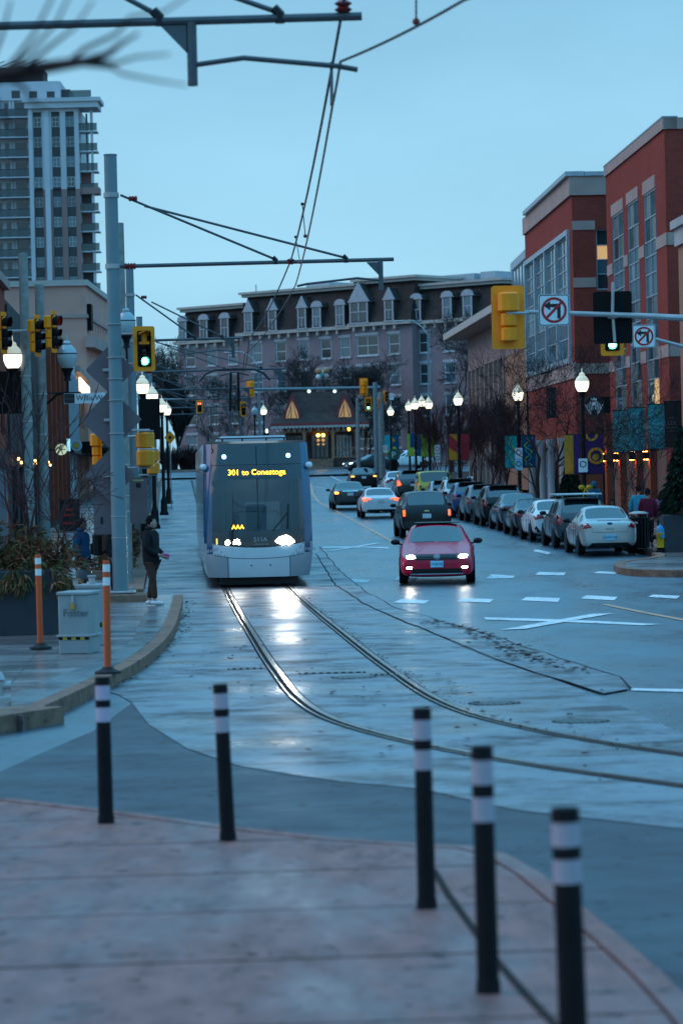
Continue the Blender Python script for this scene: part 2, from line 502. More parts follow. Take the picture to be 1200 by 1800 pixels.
# ================================================================== THE GROUND
M_asphalt = mat_wet('wet_asphalt', (.026, .070, .108), .26, .50, var=.22, scale=.3, band=(1.3, .4, 1), bump=.14, bscale=60, puddle=.44, spec=.9)
M_asphalt2 = mat_wet('patched_asphalt', (.050, .056, .068), .34, .72, var=.25, scale=.5, bump=.3, bscale=50, puddle=.60, spec=.35, film=.1)
M_slab = mat_wet('track_concrete', (.150, .165, .195), .24, .62, var=.30, scale=.5, band=(.8, .9, 1), bump=.22, bscale=38, puddle=.49, spec=.7, grime=.95, film=.4)
M_pave = mat_wet('pink_concrete', (.235, .108, .095), .28, .66, var=.26, scale=.9, band=(1.5, .45, 1), bump=.25, bscale=55, puddle=.58, spec=.22, tint=(.17, .10, .10), film=.04, grime=.5)
M_walk = mat_wet('pavement_concrete', (.22, .17, .165), .14, .42, var=.22, scale=.55, band=(.5, 1.3, 1), bump=.10, bscale=40, puddle=.46)
M_kerb = mat_wet('kerb_concrete', (.235, .135, .095), .5, .8, var=.28, scale=1.2, bump=.3, bscale=25, puddle=.62, spec=.2, film=0)
M_joint = mat('joint_dark', (.03, .02, .018), .9, spec=.1)
M_paint = mat_wet('road_paint', (.68, .70, .70), .4, .7, var=.25, scale=1.6, band=(1.2, .5, 1), grime=.35, film=.25, spec=.4, tint=(.56, .58, .58), bump=.3)
M_yellow_line = mat('yellow_line_paint', (.60, .30, .16), .4, var=.3, scale=4)
M_steel = mat('rail_steel', (.30, .29, .29), .22, 1.0, var=.3, scale=2)
M_boot = mat('rail_rubber', (.012, .008, .008), .85, var=.4, spec=.08)
M_lowkerb = mat('gutter_concrete', (.27, .25, .25), .25, var=.3, scale=2, bump=.2)

SX = -.05                                         # the street runs to the left going away
struct(sheet('ground', [(-500, -28), (500, -28), (500, 1200), (-500, 1200)], -.02, mat_wet('town_ground', (.06, .055, .055), .2, .5)))
struct(sheet('road', [(-14, 10), (60, 10), (60, 75), (14, 83), (-40 + 70, 320), (-40, 320), (-17, 130), (-6.0, 64), (-14, 40)], 0.0, M_asphalt))

# the dark patched asphalt between track slab and pavement
poly = ppath([(-140, 1420), (60, 1330), (165, 1285), (232, 1236), (262, 1275), (330, 1318), (420, 1348), (600, 1376), (740, 1388), (900, 1425), (1300, 1470)])
poly += [tuple(G(1500, 1800)), (1.0, 8.5), tuple(G(700, 1530)), tuple(G(200, 1470)), tuple(G(-200, 1430))]
struct(sheet('asphalt_patch', poly, .004, M_asphalt2))

# the concrete slab the tracks lie in
left = [(-4.75, 62)] + ppath([(304, 1090), (290, 1122), (262, 1150), (205, 1186), (160, 1208), (208, 1222)])
low = ppath([(232, 1236), (262, 1275), (330, 1318), (420, 1348), (600, 1376), (740, 1388), (900, 1425), (1300, 1470)])
right = ppath([(1500, 1420), (1300, 1322), (1180, 1283), (1100, 1246), (1000, 1206), (900, 1168), (800, 1122), (690, 1078), (620, 1046), (575, 1010), (556, 970)])
far_r = [(-1.0 - .057 * (y - 100), y) for y in (100, 130, 160, 200, 230)]
far_l = [(-4.75 - .06 * (y - 64), y) for y in (230, 190, 150, 120, 100, 80, 66)]
guide_poly = left + low + right + far_r + far_l
guide = struct(sheet('tram_guideway', guide_poly, .007, M_slab))
slabs('concrete_panel', guide_poly, guide, M_slab, math.atan(.057), (60, 4.2), .012, .004, gap=.008, org=(-21.9, 66), most=170)

# low flush strip between slab and traffic lane (remains of the gutter)
gut_in = ppath([(556, 975), (590, 1030), (640, 1062), (690, 1086), (800, 1130), (900, 1172), (1000, 1202), (1060, 1222)])
gut_out = ppath([(1104, 1214), (1088, 1192), (1012, 1168), (930, 1142), (860, 1118), (770, 1092), (700, 1072), (650, 1046), (600, 1008), (562, 962)])
def resample(pts, n):
    d = [0.0]
    for p, q in zip(pts, pts[1:]): d.append(d[-1] + math.hypot(q[0] - p[0], q[1] - p[1]))
    out = []; j = 0
    for k in range(n):
        t = d[-1] * k / (n - 1)
        while j < len(d) - 2 and d[j + 1] < t: j += 1
        f = (t - d[j]) / ((d[j + 1] - d[j]) or 1); p, q = pts[j], pts[j + 1]
        out.append((p[0] + (q[0] - p[0]) * f, p[1] + (q[1] - p[1]) * f))
    return out
_A, _B = resample(gut_in, 70), resample(list(reversed(gut_out)), 70)
_V = []
for _p, _q in zip(_A, _B): _V += [(_p[0], _p[1], gz(_p[1]) + .022), (_q[0], _q[1], gz(_q[1]) + .022)]
gut = struct(MB().add(_V, [(2 * i, 2 * i + 1, 2 * i + 3, 2 * i + 2) for i in range(69)]).build('gutter', M_slab))
for gp_ in (gut_in, gut_out): ribbon('gutter_joint', [(x_ + random.uniform(-.03, .03), y_ + random.uniform(-.1, .1)) for x_, y_ in dense(gp_, 1.2)], -.012, .012, .026, M_joint, gut)

# rails
_lr = ppath([(402, 1041), (429, 1097), (462, 1161), (489, 1210), (515, 1244), (560, 1272), (612, 1292), (725, 1315), (870, 1342), (1050, 1368), (1200, 1387), (1400, 1410)])
_rr = ppath([(515, 1037), (560, 1075), (612, 1112), (669, 1154), (706, 1176), (762, 1214), (825, 1246), (937, 1280), (1050, 1302), (1200, 1325), (1400, 1352)])
_ct = [((p[0] + q[0]) / 2, (p[1] + q[1]) / 2) for p, q in zip(resample(chaikin(_lr, 3), 40), resample(chaikin(_rr, 3), 40))]
_dx, _dy = _ct[-1][0] - _ct[-4][0], _ct[-1][1] - _ct[-4][1]; _dl = math.hypot(_dx, _dy); _an = math.atan2(_dy, _dx)
for _k in range(16):
    _an += .035; _ct.append((_ct[-1][0] + math.cos(_an), _ct[-1][1] + math.sin(_an)))
def arc_path(offs):
    """centre line: straight down the street, then a curve to the right towards the camera"""
    x0, y0 = _ct[0]
    pts = [(x0 - .057 * (y - y0), y) for y in range(232, int(y0) + 4, -4)] + chaikin(_ct, 1)
    for _ in range(3): pts = [pts[0]] + [((p[0] + 2 * q[0] + r[0]) / 4, (p[1] + 2 * q[1] + r[1]) / 4) for p, q, r in zip(pts, pts[1:], pts[2:])] + [pts[-1]]
    return offset(pts, offs)
tr = bpy.data.objects.new('tram_track', None); col.objects.link(tr); struct(tr)
for s in (-1, 1):
    p = arc_path(s * .76)
    ribbon('rail_bed', p, -.14, .06, .016, M_boot, tr)
    ribbon('rail', p, -.035, .035, .024, M_steel, tr, .008)
    ribbon('guard_lip', p, -.115 , -.09, .022, M_steel, tr, .006)

# iron covers and drain grate across the slab
M_iron = mat('cast_iron', (.05, .045, .045), .35, .6, bump=.3, bscale=60)
for (x0, x1, y) in ((400, 470, 1178), (525, 643, 1186), (650, 715, 1188)):
    a, b = G(x0, y), G(x1, y)
    g = thing('drain_grate', {400: 'short iron drain grate left of the curved rails', 525: 'long slotted iron drain grate between the two rails', 650: 'short iron drain grate beside the right rail'}[x0],
              'drain grate', (0, 0, 0), 0, 'drain grates in the track slab')
    n = max(6, int((b.x - a.x) / .09))
    MB().b2((a.x, a.y - .16, gz(a.y) + .012), (b.x, a.y + .16, gz(a.y) + .0145)).build('frame', M_boot, g)
    mb = MB()
    for i in range(n):
        t = a.x + (b.x - a.x) * (i + .5) / n
        mb.box((t, a.y, gz(a.y) + .015), (.05, .28, .006))
    o = mb.build('slat', M_iron, g); stuff(o)
for (x, y, r, lab) in ((622, 1192, .30, 'round iron manhole cover between the rails beyond the drain grate'), (870 - 2, 1238, .3, 'round iron manhole cover outside the curved right rail'), (1020, 1270, .3, 'dark manhole cover where the right rail bends out of view')):
    c = G(x, y)
    m_ = thing('manhole_cover', lab, 'manhole cover', on(c.x, c.y, .002), 0, 'manhole covers')
    MB().lathe([(r, 0), (r, .012), (r - .02, .014)], 24).build('frame', M_boot, m_)
    mb = MB().lathe([(r - .03, .005), (r - .03, .016), (0.01, .017)], 24)
    for k in range(-3, 4): mb.box((k * .07, 0, .0165), (.03, (r - .05) * 1.6 * math.sqrt(max(.05, 1 - (k * .07 / r) ** 2)), .008))
    mb.build('lid', M_iron, m_)

# painted markings
def mark(pxs, name='road_marking', m=None, dz=.010):
    o = sheet(name, ppath(pxs), dz, m or M_paint); return struct(o)
for q in ([(852, 1018), (864, 1010), (905, 1013), (900, 1017)], [(940, 1011), (946, 1006), (994, 1007), (990, 1012)], [(1042, 1008), (1050, 1005), (1085, 1006), (1080, 1010)],
          [(1108, 1006), (1118, 1001), (1158, 1003), (1150, 1007)], [(690, 1021), (700, 1014), (735, 1016), (725, 1021)], [(602, 1024), (612, 1018), (652, 1020), (645, 1025)],
          [(800, 1058), (815, 1052), (868, 1054), (860, 1060)], [(915, 1056), (925, 1050), (984, 1052), (980, 1059)], [(1020, 1053), (1030, 1047), (1085, 1050), (1078, 1056)],
          [(1138, 1050), (1146, 1046), (1195, 1048), (1188, 1053)], [(690, 1060), (705, 1054), (755, 1056), (745, 1062)], [(580, 1068), (595, 1062), (640, 1064), (632, 1071)],
          [(935, 969), (942, 966), (968, 972), (962, 975)], [(340, 1066), (346, 1061), (380, 1062), (378, 1067)], [(1108, 1215), (1108, 1211), (1210, 1213), (1210, 1218)]):
    mark(q, 'crossing_marking')
mark([(850, 1086), (853, 1090), (985, 1094), (1130, 1100), (1160, 1098), (1000, 1090)], 'painted_cross')
mark([(880, 1108), (920, 1107), (1078, 1079), (1040, 1080)], 'painted_cross', dz=.013)
mark([(566, 961), (568, 964), (640, 963), (684, 965), (682, 962), (620, 961)], 'painted_cross')
mark([(574, 969), (586, 969), (672, 955), (658, 955)], 'painted_cross', dz=.013)
ribbon('yellow_line', ppath([(1062, 1063), (1100, 1071), (1150, 1081), (1230, 1096), (1330, 1122)]), -.07, .07, .010, M_yellow_line)['kind'] = 'structure'
ribbon('yellow_line', ppath([(697, 957), (660, 936), (625, 917), (590, 898), (560, 883), (549, 868), (546, 850)]), -.07, .07, .010, M_yellow_line)['kind'] = 'structure'
for q in ([(548, 855), (590, 862)], [(600, 846), (578, 836)]):
    ribbon('lane_line', ppath(q), -.06, .06, .010, M_paint)['kind'] = 'structure'

# foreground pavement
pav = ppath([(-260, 1402), (0, 1414), (185, 1436), (400, 1466), (560, 1484), (740, 1497), (800, 1499), (850, 1512), (905, 1546), (975, 1606), (1045, 1668), (1110, 1730), (1165, 1792), (1230, 1880)])
pav_edge = list(pav)
pav += [tuple(G(1260, 2200)), (1.6, 3), (-6, 3), (-9, 14)]
fp = struct(sheet('pavement', pav, .016, M_joint))
slabs('paving_slab', pav, fp, M_pave, R(4), (40.0, 1.85), .03, .02, gap=.022, org=(-20, 8.2), most=60)
struct(ribbon('kerb', pav_edge, .02, .15, .034, M_pave, None, .05))
# cable on the pavement beside the bollards is a cut joint that holds water
ribbon('saw_cut', ppath([(762, 1530), (785, 1570), (828, 1630), (872, 1690), (920, 1745), (985, 1815)], .03), -.02, .02, .036, M_joint)['kind'] = 'structure'

# near-left pavement island with kerb
KH = .16
k_out = chaikin(ppath([(52, 1252), (120, 1222), (180, 1194), (235, 1168), (285, 1130), (306, 1100), (316, 1066), (319, 1046)], KH), 2)
isl = [tuple(p) for p in k_out] + ppath([(240, 1046), (100, 1048), (-300, 1060), (-330, 1170), (-200, 1250), (40, 1258)], KH)
island = struct(sheet('pavement', isl, KH - .006, M_walk, KH + .02))
inner = offset(k_out, .19)
strip_in = chaikin(ppath([(20, 1222), (100, 1190), (180, 1160), (235, 1128), (242, 1100), (258, 1075)], KH), 1)
slabs('paving_slab', [tuple(p) for p in strip_in] + isl[len(k_out) + 1:], island, M_walk, math.atan(.06), (1.6, 1.5), KH + .004, .01, gap=.008, org=(-5, 50), most=90)
M_pad = mat_wet('tactile_concrete', (.10, .095, .10), .16, .4, scale=.8, bump=.1)
band = [tuple(p) for p in inner] + list(reversed([tuple(p) for p in strip_in]))
struct(sheet('kerb_apron', band, KH + .006, M_pad, .02))
kk = ribbon('kerb', k_out, -.03, .17, KH + .014, M_kerb, None, KH + .04); struct(kk)
k2 = ppath([(-260, 1300), (-100, 1266), (0, 1250), (46, 1244)], KH)
struct(ribbon('kerb', k2, -.5, .10, KH + .02, M_kerb, None, KH + .06))

# left pavement up the street, raised
def lw(y): return -4.55 - .06 * (y - 64)          # its street edge
blk = [(lw(66), 66), (lw(120), 120), (lw(238), 238), (-46, 238), (-40, 66)]
lblk = struct(sheet('pavement', blk, .15, M_joint, .2))
slabs('paving_slab', [(lw(66) - .4, 66.1), (lw(130) - .4, 130), (-12.8, 130), (-10.2, 66.1)], lblk, M_walk, math.atan(.06), (1.7, 1.7), .162, .01, gap=.009, org=(lw(66), 66), most=170)
far = struct(sheet('pavement', [(lw(130) - .4, 130), (lw(238) - .4, 238), (-24, 238), (-12.8, 130)], .162, M_walk, .01))
struct(ribbon('kerb', [(lw(66), 66.0), (lw(150), 150), (lw(238), 238)], -.03, .36, .17, M_kerb, None, .22))
struct(ribbon('kerb', [(-40, 66.0), (lw(66) + .0, 66.0)], -.22, .10, .18, M_kerb, None, .24))

# right pavement, kerb and the nose that shelters the parking bays
def rk(y): return 8.95 - .049 * (y - 84.5)        # kerb line of the right side
rp = [(rk(86), 86), (rk(200), 200), (rk(250), 250), (26, 250), (60, 130), (60, 79), (14, 79.4)]
nose = ppath([(1240, 1003), (1170, 1003), (1120, 1001), (1098, 997), (1094, 991), (1110, 986), (1150, 982), (1172, 977), (1160, 972)], .15)
rp2 = [(rk(86), 86.5), (rk(140), 140), (rk(238), 238), (40, 238), (60, 130), (60, 76), (20, 76)] + nose
rblk = struct(sheet('pavement', rp2, .145, M_joint, .2))
slabs('paving_slab', [(rk(87) + .4, 87), (rk(128) + .4, 128), (13.4, 128), (15, 87)], rblk, M_walk, math.atan(.049), (1.8, 1.8), .158, .01, gap=.009, org=(rk(87), 87), most=110)
struct(sheet('pavement', nose[:-1] + [(rk(86.5) + .4, 86.5), (15, 86.5), (20, 77)], .156, M_walk, .01))
struct(ribbon('kerb', [(rk(86), 86.5), (rk(160), 160), (rk(238), 238)], -.30, .03, .168, M_kerb, None, .22))
struct(ribbon('kerb', chaikin(nose, 1), .0, .26, .17, M_kerb, None, .22))
# cross street far ahead and the grass bank before the hotel
struct(sheet('cross_street', [(-60, 236), (60, 236), (60, 268), (-60, 268)], .16, M_asphalt, .0))
struct(sheet('pavement', [(-80, 268), (80, 268), (80, 276), (-80, 276)], .30, M_walk, .3))
M_lawn = mat('winter_lawn', (.075, .06, .035), .9, var=.4, scale=2, bump=.5)
struct(sheet('lawn', [(-90, 276), (90, 276), (90, 420), (-90, 420)], .32, M_lawn, .3))

# fallen leaves and grit along kerbs, rails and the gutter
def litter(name, label, path, n, wide, seed, size=(.02, .06)):
    rng = random.Random(seed); P_ = dense(path, .5); V, F = [], []
    for k in range(n):
        x, y = rng.choice(P_); x += rng.gauss(0, wide); y += rng.gauss(0, wide * 2)
        s = rng.uniform(*size); a = rng.uniform(0, 6.283); z = gz(y) + .026; o = len(V)
        for i in range(5):
            q = a + 6.283 * i / 5; V.append((x + math.cos(q) * s * rng.uniform(.5, 1), y + math.sin(q) * s * rng.uniform(.5, 1.3), z + rng.uniform(0, .02)))
        F.append(tuple(range(o, o + 5)))
    o = MB().add(V, F).build(name, mat('dead_leaf', (.055, .024, .018), .8, var=.5, scale=9), None); stuff(o); o['label'] = label; o['category'] = 'leaves'
litter('fallen_leaves', 'dark fallen leaves and grit along the left kerb', ppath([(330, 1060), (322, 1110), (300, 1140), (250, 1175), (200, 1205)]), 200, .10, 3)
litter('fallen_leaves', 'dark wet leaves gathered along the broken gutter strip', ppath([(760, 1095), (830, 1110), (880, 1135), (920, 1158), (1000, 1180)]), 190, .14, 4, (.03, .09))
litter('fallen_leaves', 'scattered dark leaves on the track slab', ppath([(420, 1130), (500, 1220), (650, 1200), (800, 1260), (1000, 1300), (1150, 1330), (600, 1330)]), 110, .7, 5)
litter('fallen_leaves', 'grit lying along the curved rails', arc_path(.84)[44:], 260, .05, 6, (.012, .03))

# ================================================================== VEHICLES
M_tyre = mat('tyre_rubber', (.018, .017, .018), .55, var=.2, scale=8)
M_rim = mat('alloy_rim', (.42, .43, .45), .3, .9)
M_rimdark = mat('dark_rim', (.06, .06, .065), .35, .8)
M_blackplastic = mat('black_trim', (.012, .011, .012), .4, var=.2, spec=.2)
M_carglass = mat_pane('car_glass', (.010, .016, .020), .05, .04, 2.1)
M_chrome = mat('chrome', (.75, .76, .78), .12, 1.0)
M_lens_red = mat('red_lens', (.28, .008, .012), .15, coat=.6)
M_brake = glow('lit_brake_light', (1.0, .10, .02), 3.0)
M_indicator = glow('amber_light', (1.0, .42, .06), 4.0)
M_head = glow('headlight', (1.0, .96, .86), 70.0)
M_headdim = glow('headlight_dim', (.85, 1.0, .95), 7.0)
M_fog = glow('fog_light', (1.0, .86, .62), 45.0)
M_plate_blue = mat('plate_blue', (.30, .62, .78), .4)
M_plate_white = mat('plate_white', (.62, .64, .68), .4)
M_plate_ink = mat('plate_ink', (.03, .08, .22), .4)

def subsurfed(bm, lv=2):
    me = bpy.data.meshes.new('shape'); bm.to_mesh(me); bm.free()
    o = bpy.data.objects.new('shape', me); col.objects.link(o)
    md = o.modifiers.new('s', 'SUBSURF'); md.levels = lv; md.render_levels = lv
    dg = bpy.context.evaluated_depsgraph_get()
    out = bpy.data.meshes.new_from_object(o.evaluated_get(dg))
    bpy.data.objects.remove(o); bpy.data.meshes.remove(me)
    return out
def split_by_material(me, n):
    res = []
    for k in range(n):
        idx = {}; V = []; F = []
        for p in me.polygons:
            if p.material_index != k: continue
            q = []
            for i in p.vertices:
                if i not in idx: idx[i] = len(V); V.append(tuple(me.vertices[i].co))
                q.append(idx[i])
            F.append(q)
        r = bpy.data.meshes.new('piece'); r.from_pydata(V, [], F); res.append(r)
    return res
def patch(outline, fn, step=.09):
    """outline in (x, z) laid on the surface y = fn(x, z)"""
    bm = bmesh.new()
    bm.faces.new([bm.verts.new((x, 0, z)) for x, z in outline])
    bmesh.ops.triangulate(bm, faces=bm.faces[:])
    for _ in range(4):
        ed = [e for e in bm.edges if e.calc_length() > step]
        if not ed: break
        bmesh.ops.subdivide_edges(bm, edges=ed, cuts=1, use_grid_fill=False)
        bmesh.ops.triangulate(bm, faces=[f for f in bm.faces if len(f.verts) > 3])
    for v in bm.verts: v.co.y = fn(v.co.x, v.co.z)
    me = bpy.data.meshes.new('patch'); bm.to_mesh(me); bm.free()
    return me
def rrect(x0, x1, z0, z1, r=.02):
    return [(x0 + r, z0), (x1 - r, z0), (x1, z0 + r), (x1, z1 - r), (x1 - r, z1), (x0 + r, z1), (x0, z1 - r), (x0, z0 + r)]
def disc(cx, cz, r, n=14): return [(cx + r * math.cos(2 * math.pi * k / n), cz + r * math.sin(2 * math.pi * k / n)) for k in range(n)]
def mirx(pts): return [(-x, z) for x, z in pts]

_wheels = {}
def wheel_meshes(r, dark=False):
    k = (round(r, 3), dark)
    if k in _wheels: return _wheels[k]
    w = .21
    ty = MB().lathe([(r * .66, -w / 2), (r * .93, -w / 2), (r, -w * .36), (r, w * .36), (r * .93, w / 2), (r * .66, w / 2)], 20, axis='x').mesh('tyre')
    rm = MB().lathe([(r * .67, -w * .44), (r * .60, -w * .46), (r * .56, -w * .2), (r * .56, w * .2), (r * .60, w * .46), (r * .67, w * .44)], 20, axis='x')
    for s in (-1, 1):
        for i in range(5):
            a = 2 * math.pi * i / 5
            rm.box((s * w * .36, math.cos(a) * r * .36, math.sin(a) * r * .36), (.03, .07, r * .55), Matrix.Rotation(a - math.pi / 2, 3, 'X'))
        rm.lathe([(r * .16, -.02), (r * .13, .02)], 10, (s * w * .38, 0, 0), 'x')
    rm = rm.mesh('rim')
    bk = MB().lathe([(r * .57, -.03), (r * .57, .03)], 16, axis='x').mesh('brake')
    for p in ty.polygons: p.use_smooth = True
    ty.materials.append(M_tyre); rm.materials.append(M_rimdark if dark else M_rim); bk.materials.append(M_blackplastic)
    _wheels[k] = (ty, rm, bk)
    return _wheels[k]

def make_car(label, cat, paint, loc, rz, kind='sedan', L=4.6, W=1.80, H=1.46, wr=.33, dark_rims=False, name='car', group=None, glass=None,
             rear=None, front=None, roof=None):
    t = thing(name, label, cat, loc, rz, group)
    w, h = W / 2, L / 2
    belt = H * .64; hood = H * .655; tr = H * .70
    if kind == 'sedan':
        S = [(-h, .80, .23, .60 * H / 1.46, 0), (-h + .05, .92, .18, .47 * H, 0), (-h + .30, .975, .17, .52 * H, 0), (-h + .95, .985, .19, .60 * H, 0),
             (-h + 1.45, 1.0, .19, hood, 1), (-h + 2.30, 1.0, .19, H * .965, 2), (-h + 2.85, 1.0, .19, H, 2), (h - 1.35, 1.0, .19, H * .965, 2),
             (h - .62, .99, .20, tr, 1), (h - .18, .96, .22, tr * .985, 0), (h - .04, .92, .25, tr * .95, 0), (h, .84, .30, tr * .88, 0)]
    elif kind == 'suv':
        S = [(-h, .80, .30, .52 * H, 0), (-h + .06, .92, .25, .545 * H, 0), (-h + .32, .93, .24, .575 * H, 0), (-h + .95, .99, .23, .61 * H, 0),
             (-h + 1.35, 1.0, .23, hood, 1), (-h + 2.0, 1.0, .23, H * .965, 2), (-h + 2.6, 1.0, .23, H, 2), (h - .62, 1.0, .23, H * .975, 2),
             (h - .17, .985, .25, H * .66, 1), (h - .05, .965, .27, H * .60, 0), (h, .90, .32, H * .52, 0)]
    else:  # boxy off-roader
        S = [(-h, .80, .42, .58 * H, 0), (-h + .06, .86, .36, .60 * H, 0), (-h + .9, .92, .34, .62 * H, 0),
             (-h + 1.3, .98, .34, .64 * H, 1), (-h + 1.6, .98, .34, H * .97, 2), (-h + 2.4, .99, .34, H, 2), (h - .2, .985, .34, H * .985, 2),
             (h - .10, .98, .36, H * .62, 1), (h - .03, .97, .40, H * .58, 0), (h, .95, .44, H * .52, 0)]
    wroof = {'sedan': .66, 'suv': .72, 'jeep': .90}[kind]
    bm = bmesh.new(); rings = []
    for y, kw, zb, top, st in S:
        a = w * kw
        if st == 2:
            bl = belt
            half = [(a * .84, zb), (a * .965, zb + .13), (a, (zb + bl) * .52), (a * .985, bl - .10), (a * .95, bl), (w * wroof + .02, top - .075), (w * wroof * .86, top - .018)]
            mid = top + .012
        elif st == 1:
            bl = belt
            half = [(a * .84, zb), (a * .965, zb + .13), (a, (zb + bl) * .52), (a * .985, bl - .10), (a * .95, bl), (a * .80, max(top, bl) + .015), (a * .62, max(top, bl) + .03)]
            mid = max(top, bl) + .045
        else:
            half = [(a * .84, zb), (a * .97, zb + .10), (a, (zb + top) * .5), (a * .985, top - .13), (a * .93, top - .035), (a * .78, top), (a * .50, top + .012)]
            mid = top + .02
        pts = [(0, zb)] + half + [(0, mid)] + [(-x, z) for x, z in reversed(half)]
        rings.append([bm.verts.new((x, y, z)) for x, z in pts])
    n = len(rings[0]); H2 = 8
    groups = {}
    sts = [s[4] for s in S]
    cab = [i for i, s in enumerate(sts) if s == 2]; c0, c1 = cab[0], cab[-1]
    for i in range(len(rings) - 1):
        for k in range(n):
            f = bm.faces.new((rings[i][k], rings[i][(k + 1) % n], rings[i + 1][(k + 1) % n], rings[i + 1][k]))
            kk = k if k < H2 else n - 1 - k
            if sts[i] == 1 and sts[i + 1] == 2 and kk in (6, 7): groups.setdefault('wind', []).append(f)
            elif sts[i] == 2 and sts[i + 1] == 1 and kk in (6, 7): groups.setdefault('rear', []).append(f)
            elif sts[i] == 2 and sts[i + 1] == 2 and kk == 5: groups.setdefault('side%d%d' % (i - c0, k < H2), []).append(f)
            elif kk == 5 and {sts[i], sts[i + 1]} == {1, 2} and (kind != 'sedan' or sts[i] == 2) and kind != 'jeep': groups.setdefault('quarter%d%d' % (i, k < H2), []).append(f)
    bm.faces.new(rings[0]); bm.faces.new(list(reversed(rings[-1])))
    bmesh.ops.recalc_face_normals(bm, faces=bm.faces[:])
    names = ['body']
    for g, fs in groups.items():
        k = len(names)
        bmesh.ops.inset_region(bm, faces=fs, thickness=.035 if g in ('wind', 'rear') else .028, depth=-.006, use_even_offset=True)
        for f in fs: f.material_index = k
        names.append({'w': 'windshield', 'r': 'rear_window', 's': 'side_window', 'q': 'quarter_window'}[g[0]])
    # keep the glass edges crisp
    cl = bm.edges.layers.float.new('crease_edge')
    for e in bm.edges:
        ms = {f.material_index for f in e.link_faces}
        if len(ms) > 1: e[cl] = .8
    full = subsurfed(bm, 2)
    bvh = BVHTree.FromPolygons([v.co.copy() for v in full.vertices], [list(p.vertices) for p in full.polygons])
    for nm, me in zip(names, split_by_material(full, len(names))):
        if len(me.polygons): link(nm, me, paint if nm == 'body' else (glass or M_carglass), t, True)
    def hit(x, z, d, off):
        loc_, nrm, _, _ = bvh.ray_cast(Vector((x, -d * 9, z)), Vector((0, d, 0)))
        if loc_ is None:
            return -d * (h - .05)
        return loc_.y - d * off
    def F(x, z, off=.006): return hit(x, z, 1, off)
    def B(x, z, off=.006): return hit(x, z, -1, off)
    ty, rm, bk = wheel_meshes(wr, dark_rims)
    wy = L * .295
    for sy in (-1, 1):
        for sx in (-1, 1):
            x = sx * (w * .985 - .10); yy = sy * wy + (-.08 if sy < 0 else .02)
            ar = MB().lathe([(wr * 1.17, -.012), (wr * 1.17, .012)], 22, axis='x').build('wheel_arch', M_blackplastic, t, loc=(sx * (w * .985 - .012), yy, wr + .035))
            wh = link('wheel', ty, None, t, loc=(x + sx * .012, yy, wr))
            link('rim', rm, None, wh); link('brake_disc', bk, None, wh)
    for sx in (-1, 1):
        m_ = MB().ball((sx * (w + .10), -h + (1.95 if kind != 'jeep' else 1.6), belt + .07), (.115, .07, .075), 10, 7)
        m_.tube([(sx * (w - .08), -h + 2.0, belt), (sx * (w + .06), -h + 1.97, belt + .04)], .025, 6)
        m_.build('mirror', M_blackplastic, t, True)
    for sx in (-1, 1):   # door seams and handles
        for yy in (-h + 1.62, -h + 2.72, h - 1.32):
            MB().b2((sx * (w * .992), yy - .006, .34), (sx * (w * 1.0), yy + .006, belt - .05)).build('door_seam', M_blackplastic, t)
        for yy in (-h + 2.5, h - 1.55):
            MB().cbox((sx * (w * .995), yy, belt - .17), (.03, .2, .035), .01).build('door_handle', paint, t)
    if roof: MB().prism([(-w * wroof + .05, 0), (w * wroof - .05, 0), (w * wroof - .12, L * .22), (-w * wroof + .12, L * .22)], H - .012, H + .008).build('roof_panel', roof, t, loc=(0, -h + 2.35, 0))
    def P(nm, out, m_, side='F', off=.006, both=False, smooth=True):
        fn = (lambda x, z: F(x, z, off)) if side == 'F' else (lambda x, z: B(x, z, off))
        link(nm, patch(out, fn), m_, t, smooth)
        if both: link(nm, patch(mirx(out), fn), m_, t, smooth)
    t_ = dict(P=P, F=F, B=B, t=t, w=w, h=h, H=H, belt=belt, tr=tr)
    return t_

def plate(c, z, side, m_, text=None, wd=.30, ht=.15):
    y = c['F'](0, z, .02) if side == 'F' else c['B'](0, z, .02)
    d = -1 if side == 'F' else 1
    o = MB().cbox((0, y, z), (wd, .012, ht), .004).build('number_plate', m_, c['t'])
    if text: lettering(text, .085, M_plate_ink, o, (0, y + d * .009, z - .005), 'front' if side == 'F' else 'back', 'plate_lettering')
    return o

paint = {}
def car_paint(n, c, metal=.0, rough=.28): 
    paint[n] = mat('paint_' + n, c, rough, metal, var=.06, scale=1.5, coat=.5); return paint[n]
paint['red'] = mat('paint_red', (.50, .002, .034), .3, 0, var=.06, coat=.3, spec=.25); car_paint('silver', (.50, .48, .46), .55, .32); car_paint('white', (.72, .73, .74)); car_paint('pearl', (.62, .66, .68))
paint['black'] = mat('paint_black', (.007, .007, .009), .32, 0, var=.06, coat=.2, spec=.25); car_paint('charcoal', (.045, .048, .055), .4); car_paint('slate', (.055, .085, .12), .4); car_paint('blue', (.02, .07, .20), .3)
car_paint('grey', (.13, .145, .16), .4); car_paint('yellow', (.60, .48, .03)); car_paint('silverblue', (.30, .36, .40), .4)

def street_rz(dx=-.05): return math.atan(-dx)      # nose of an oncoming car points at -Y

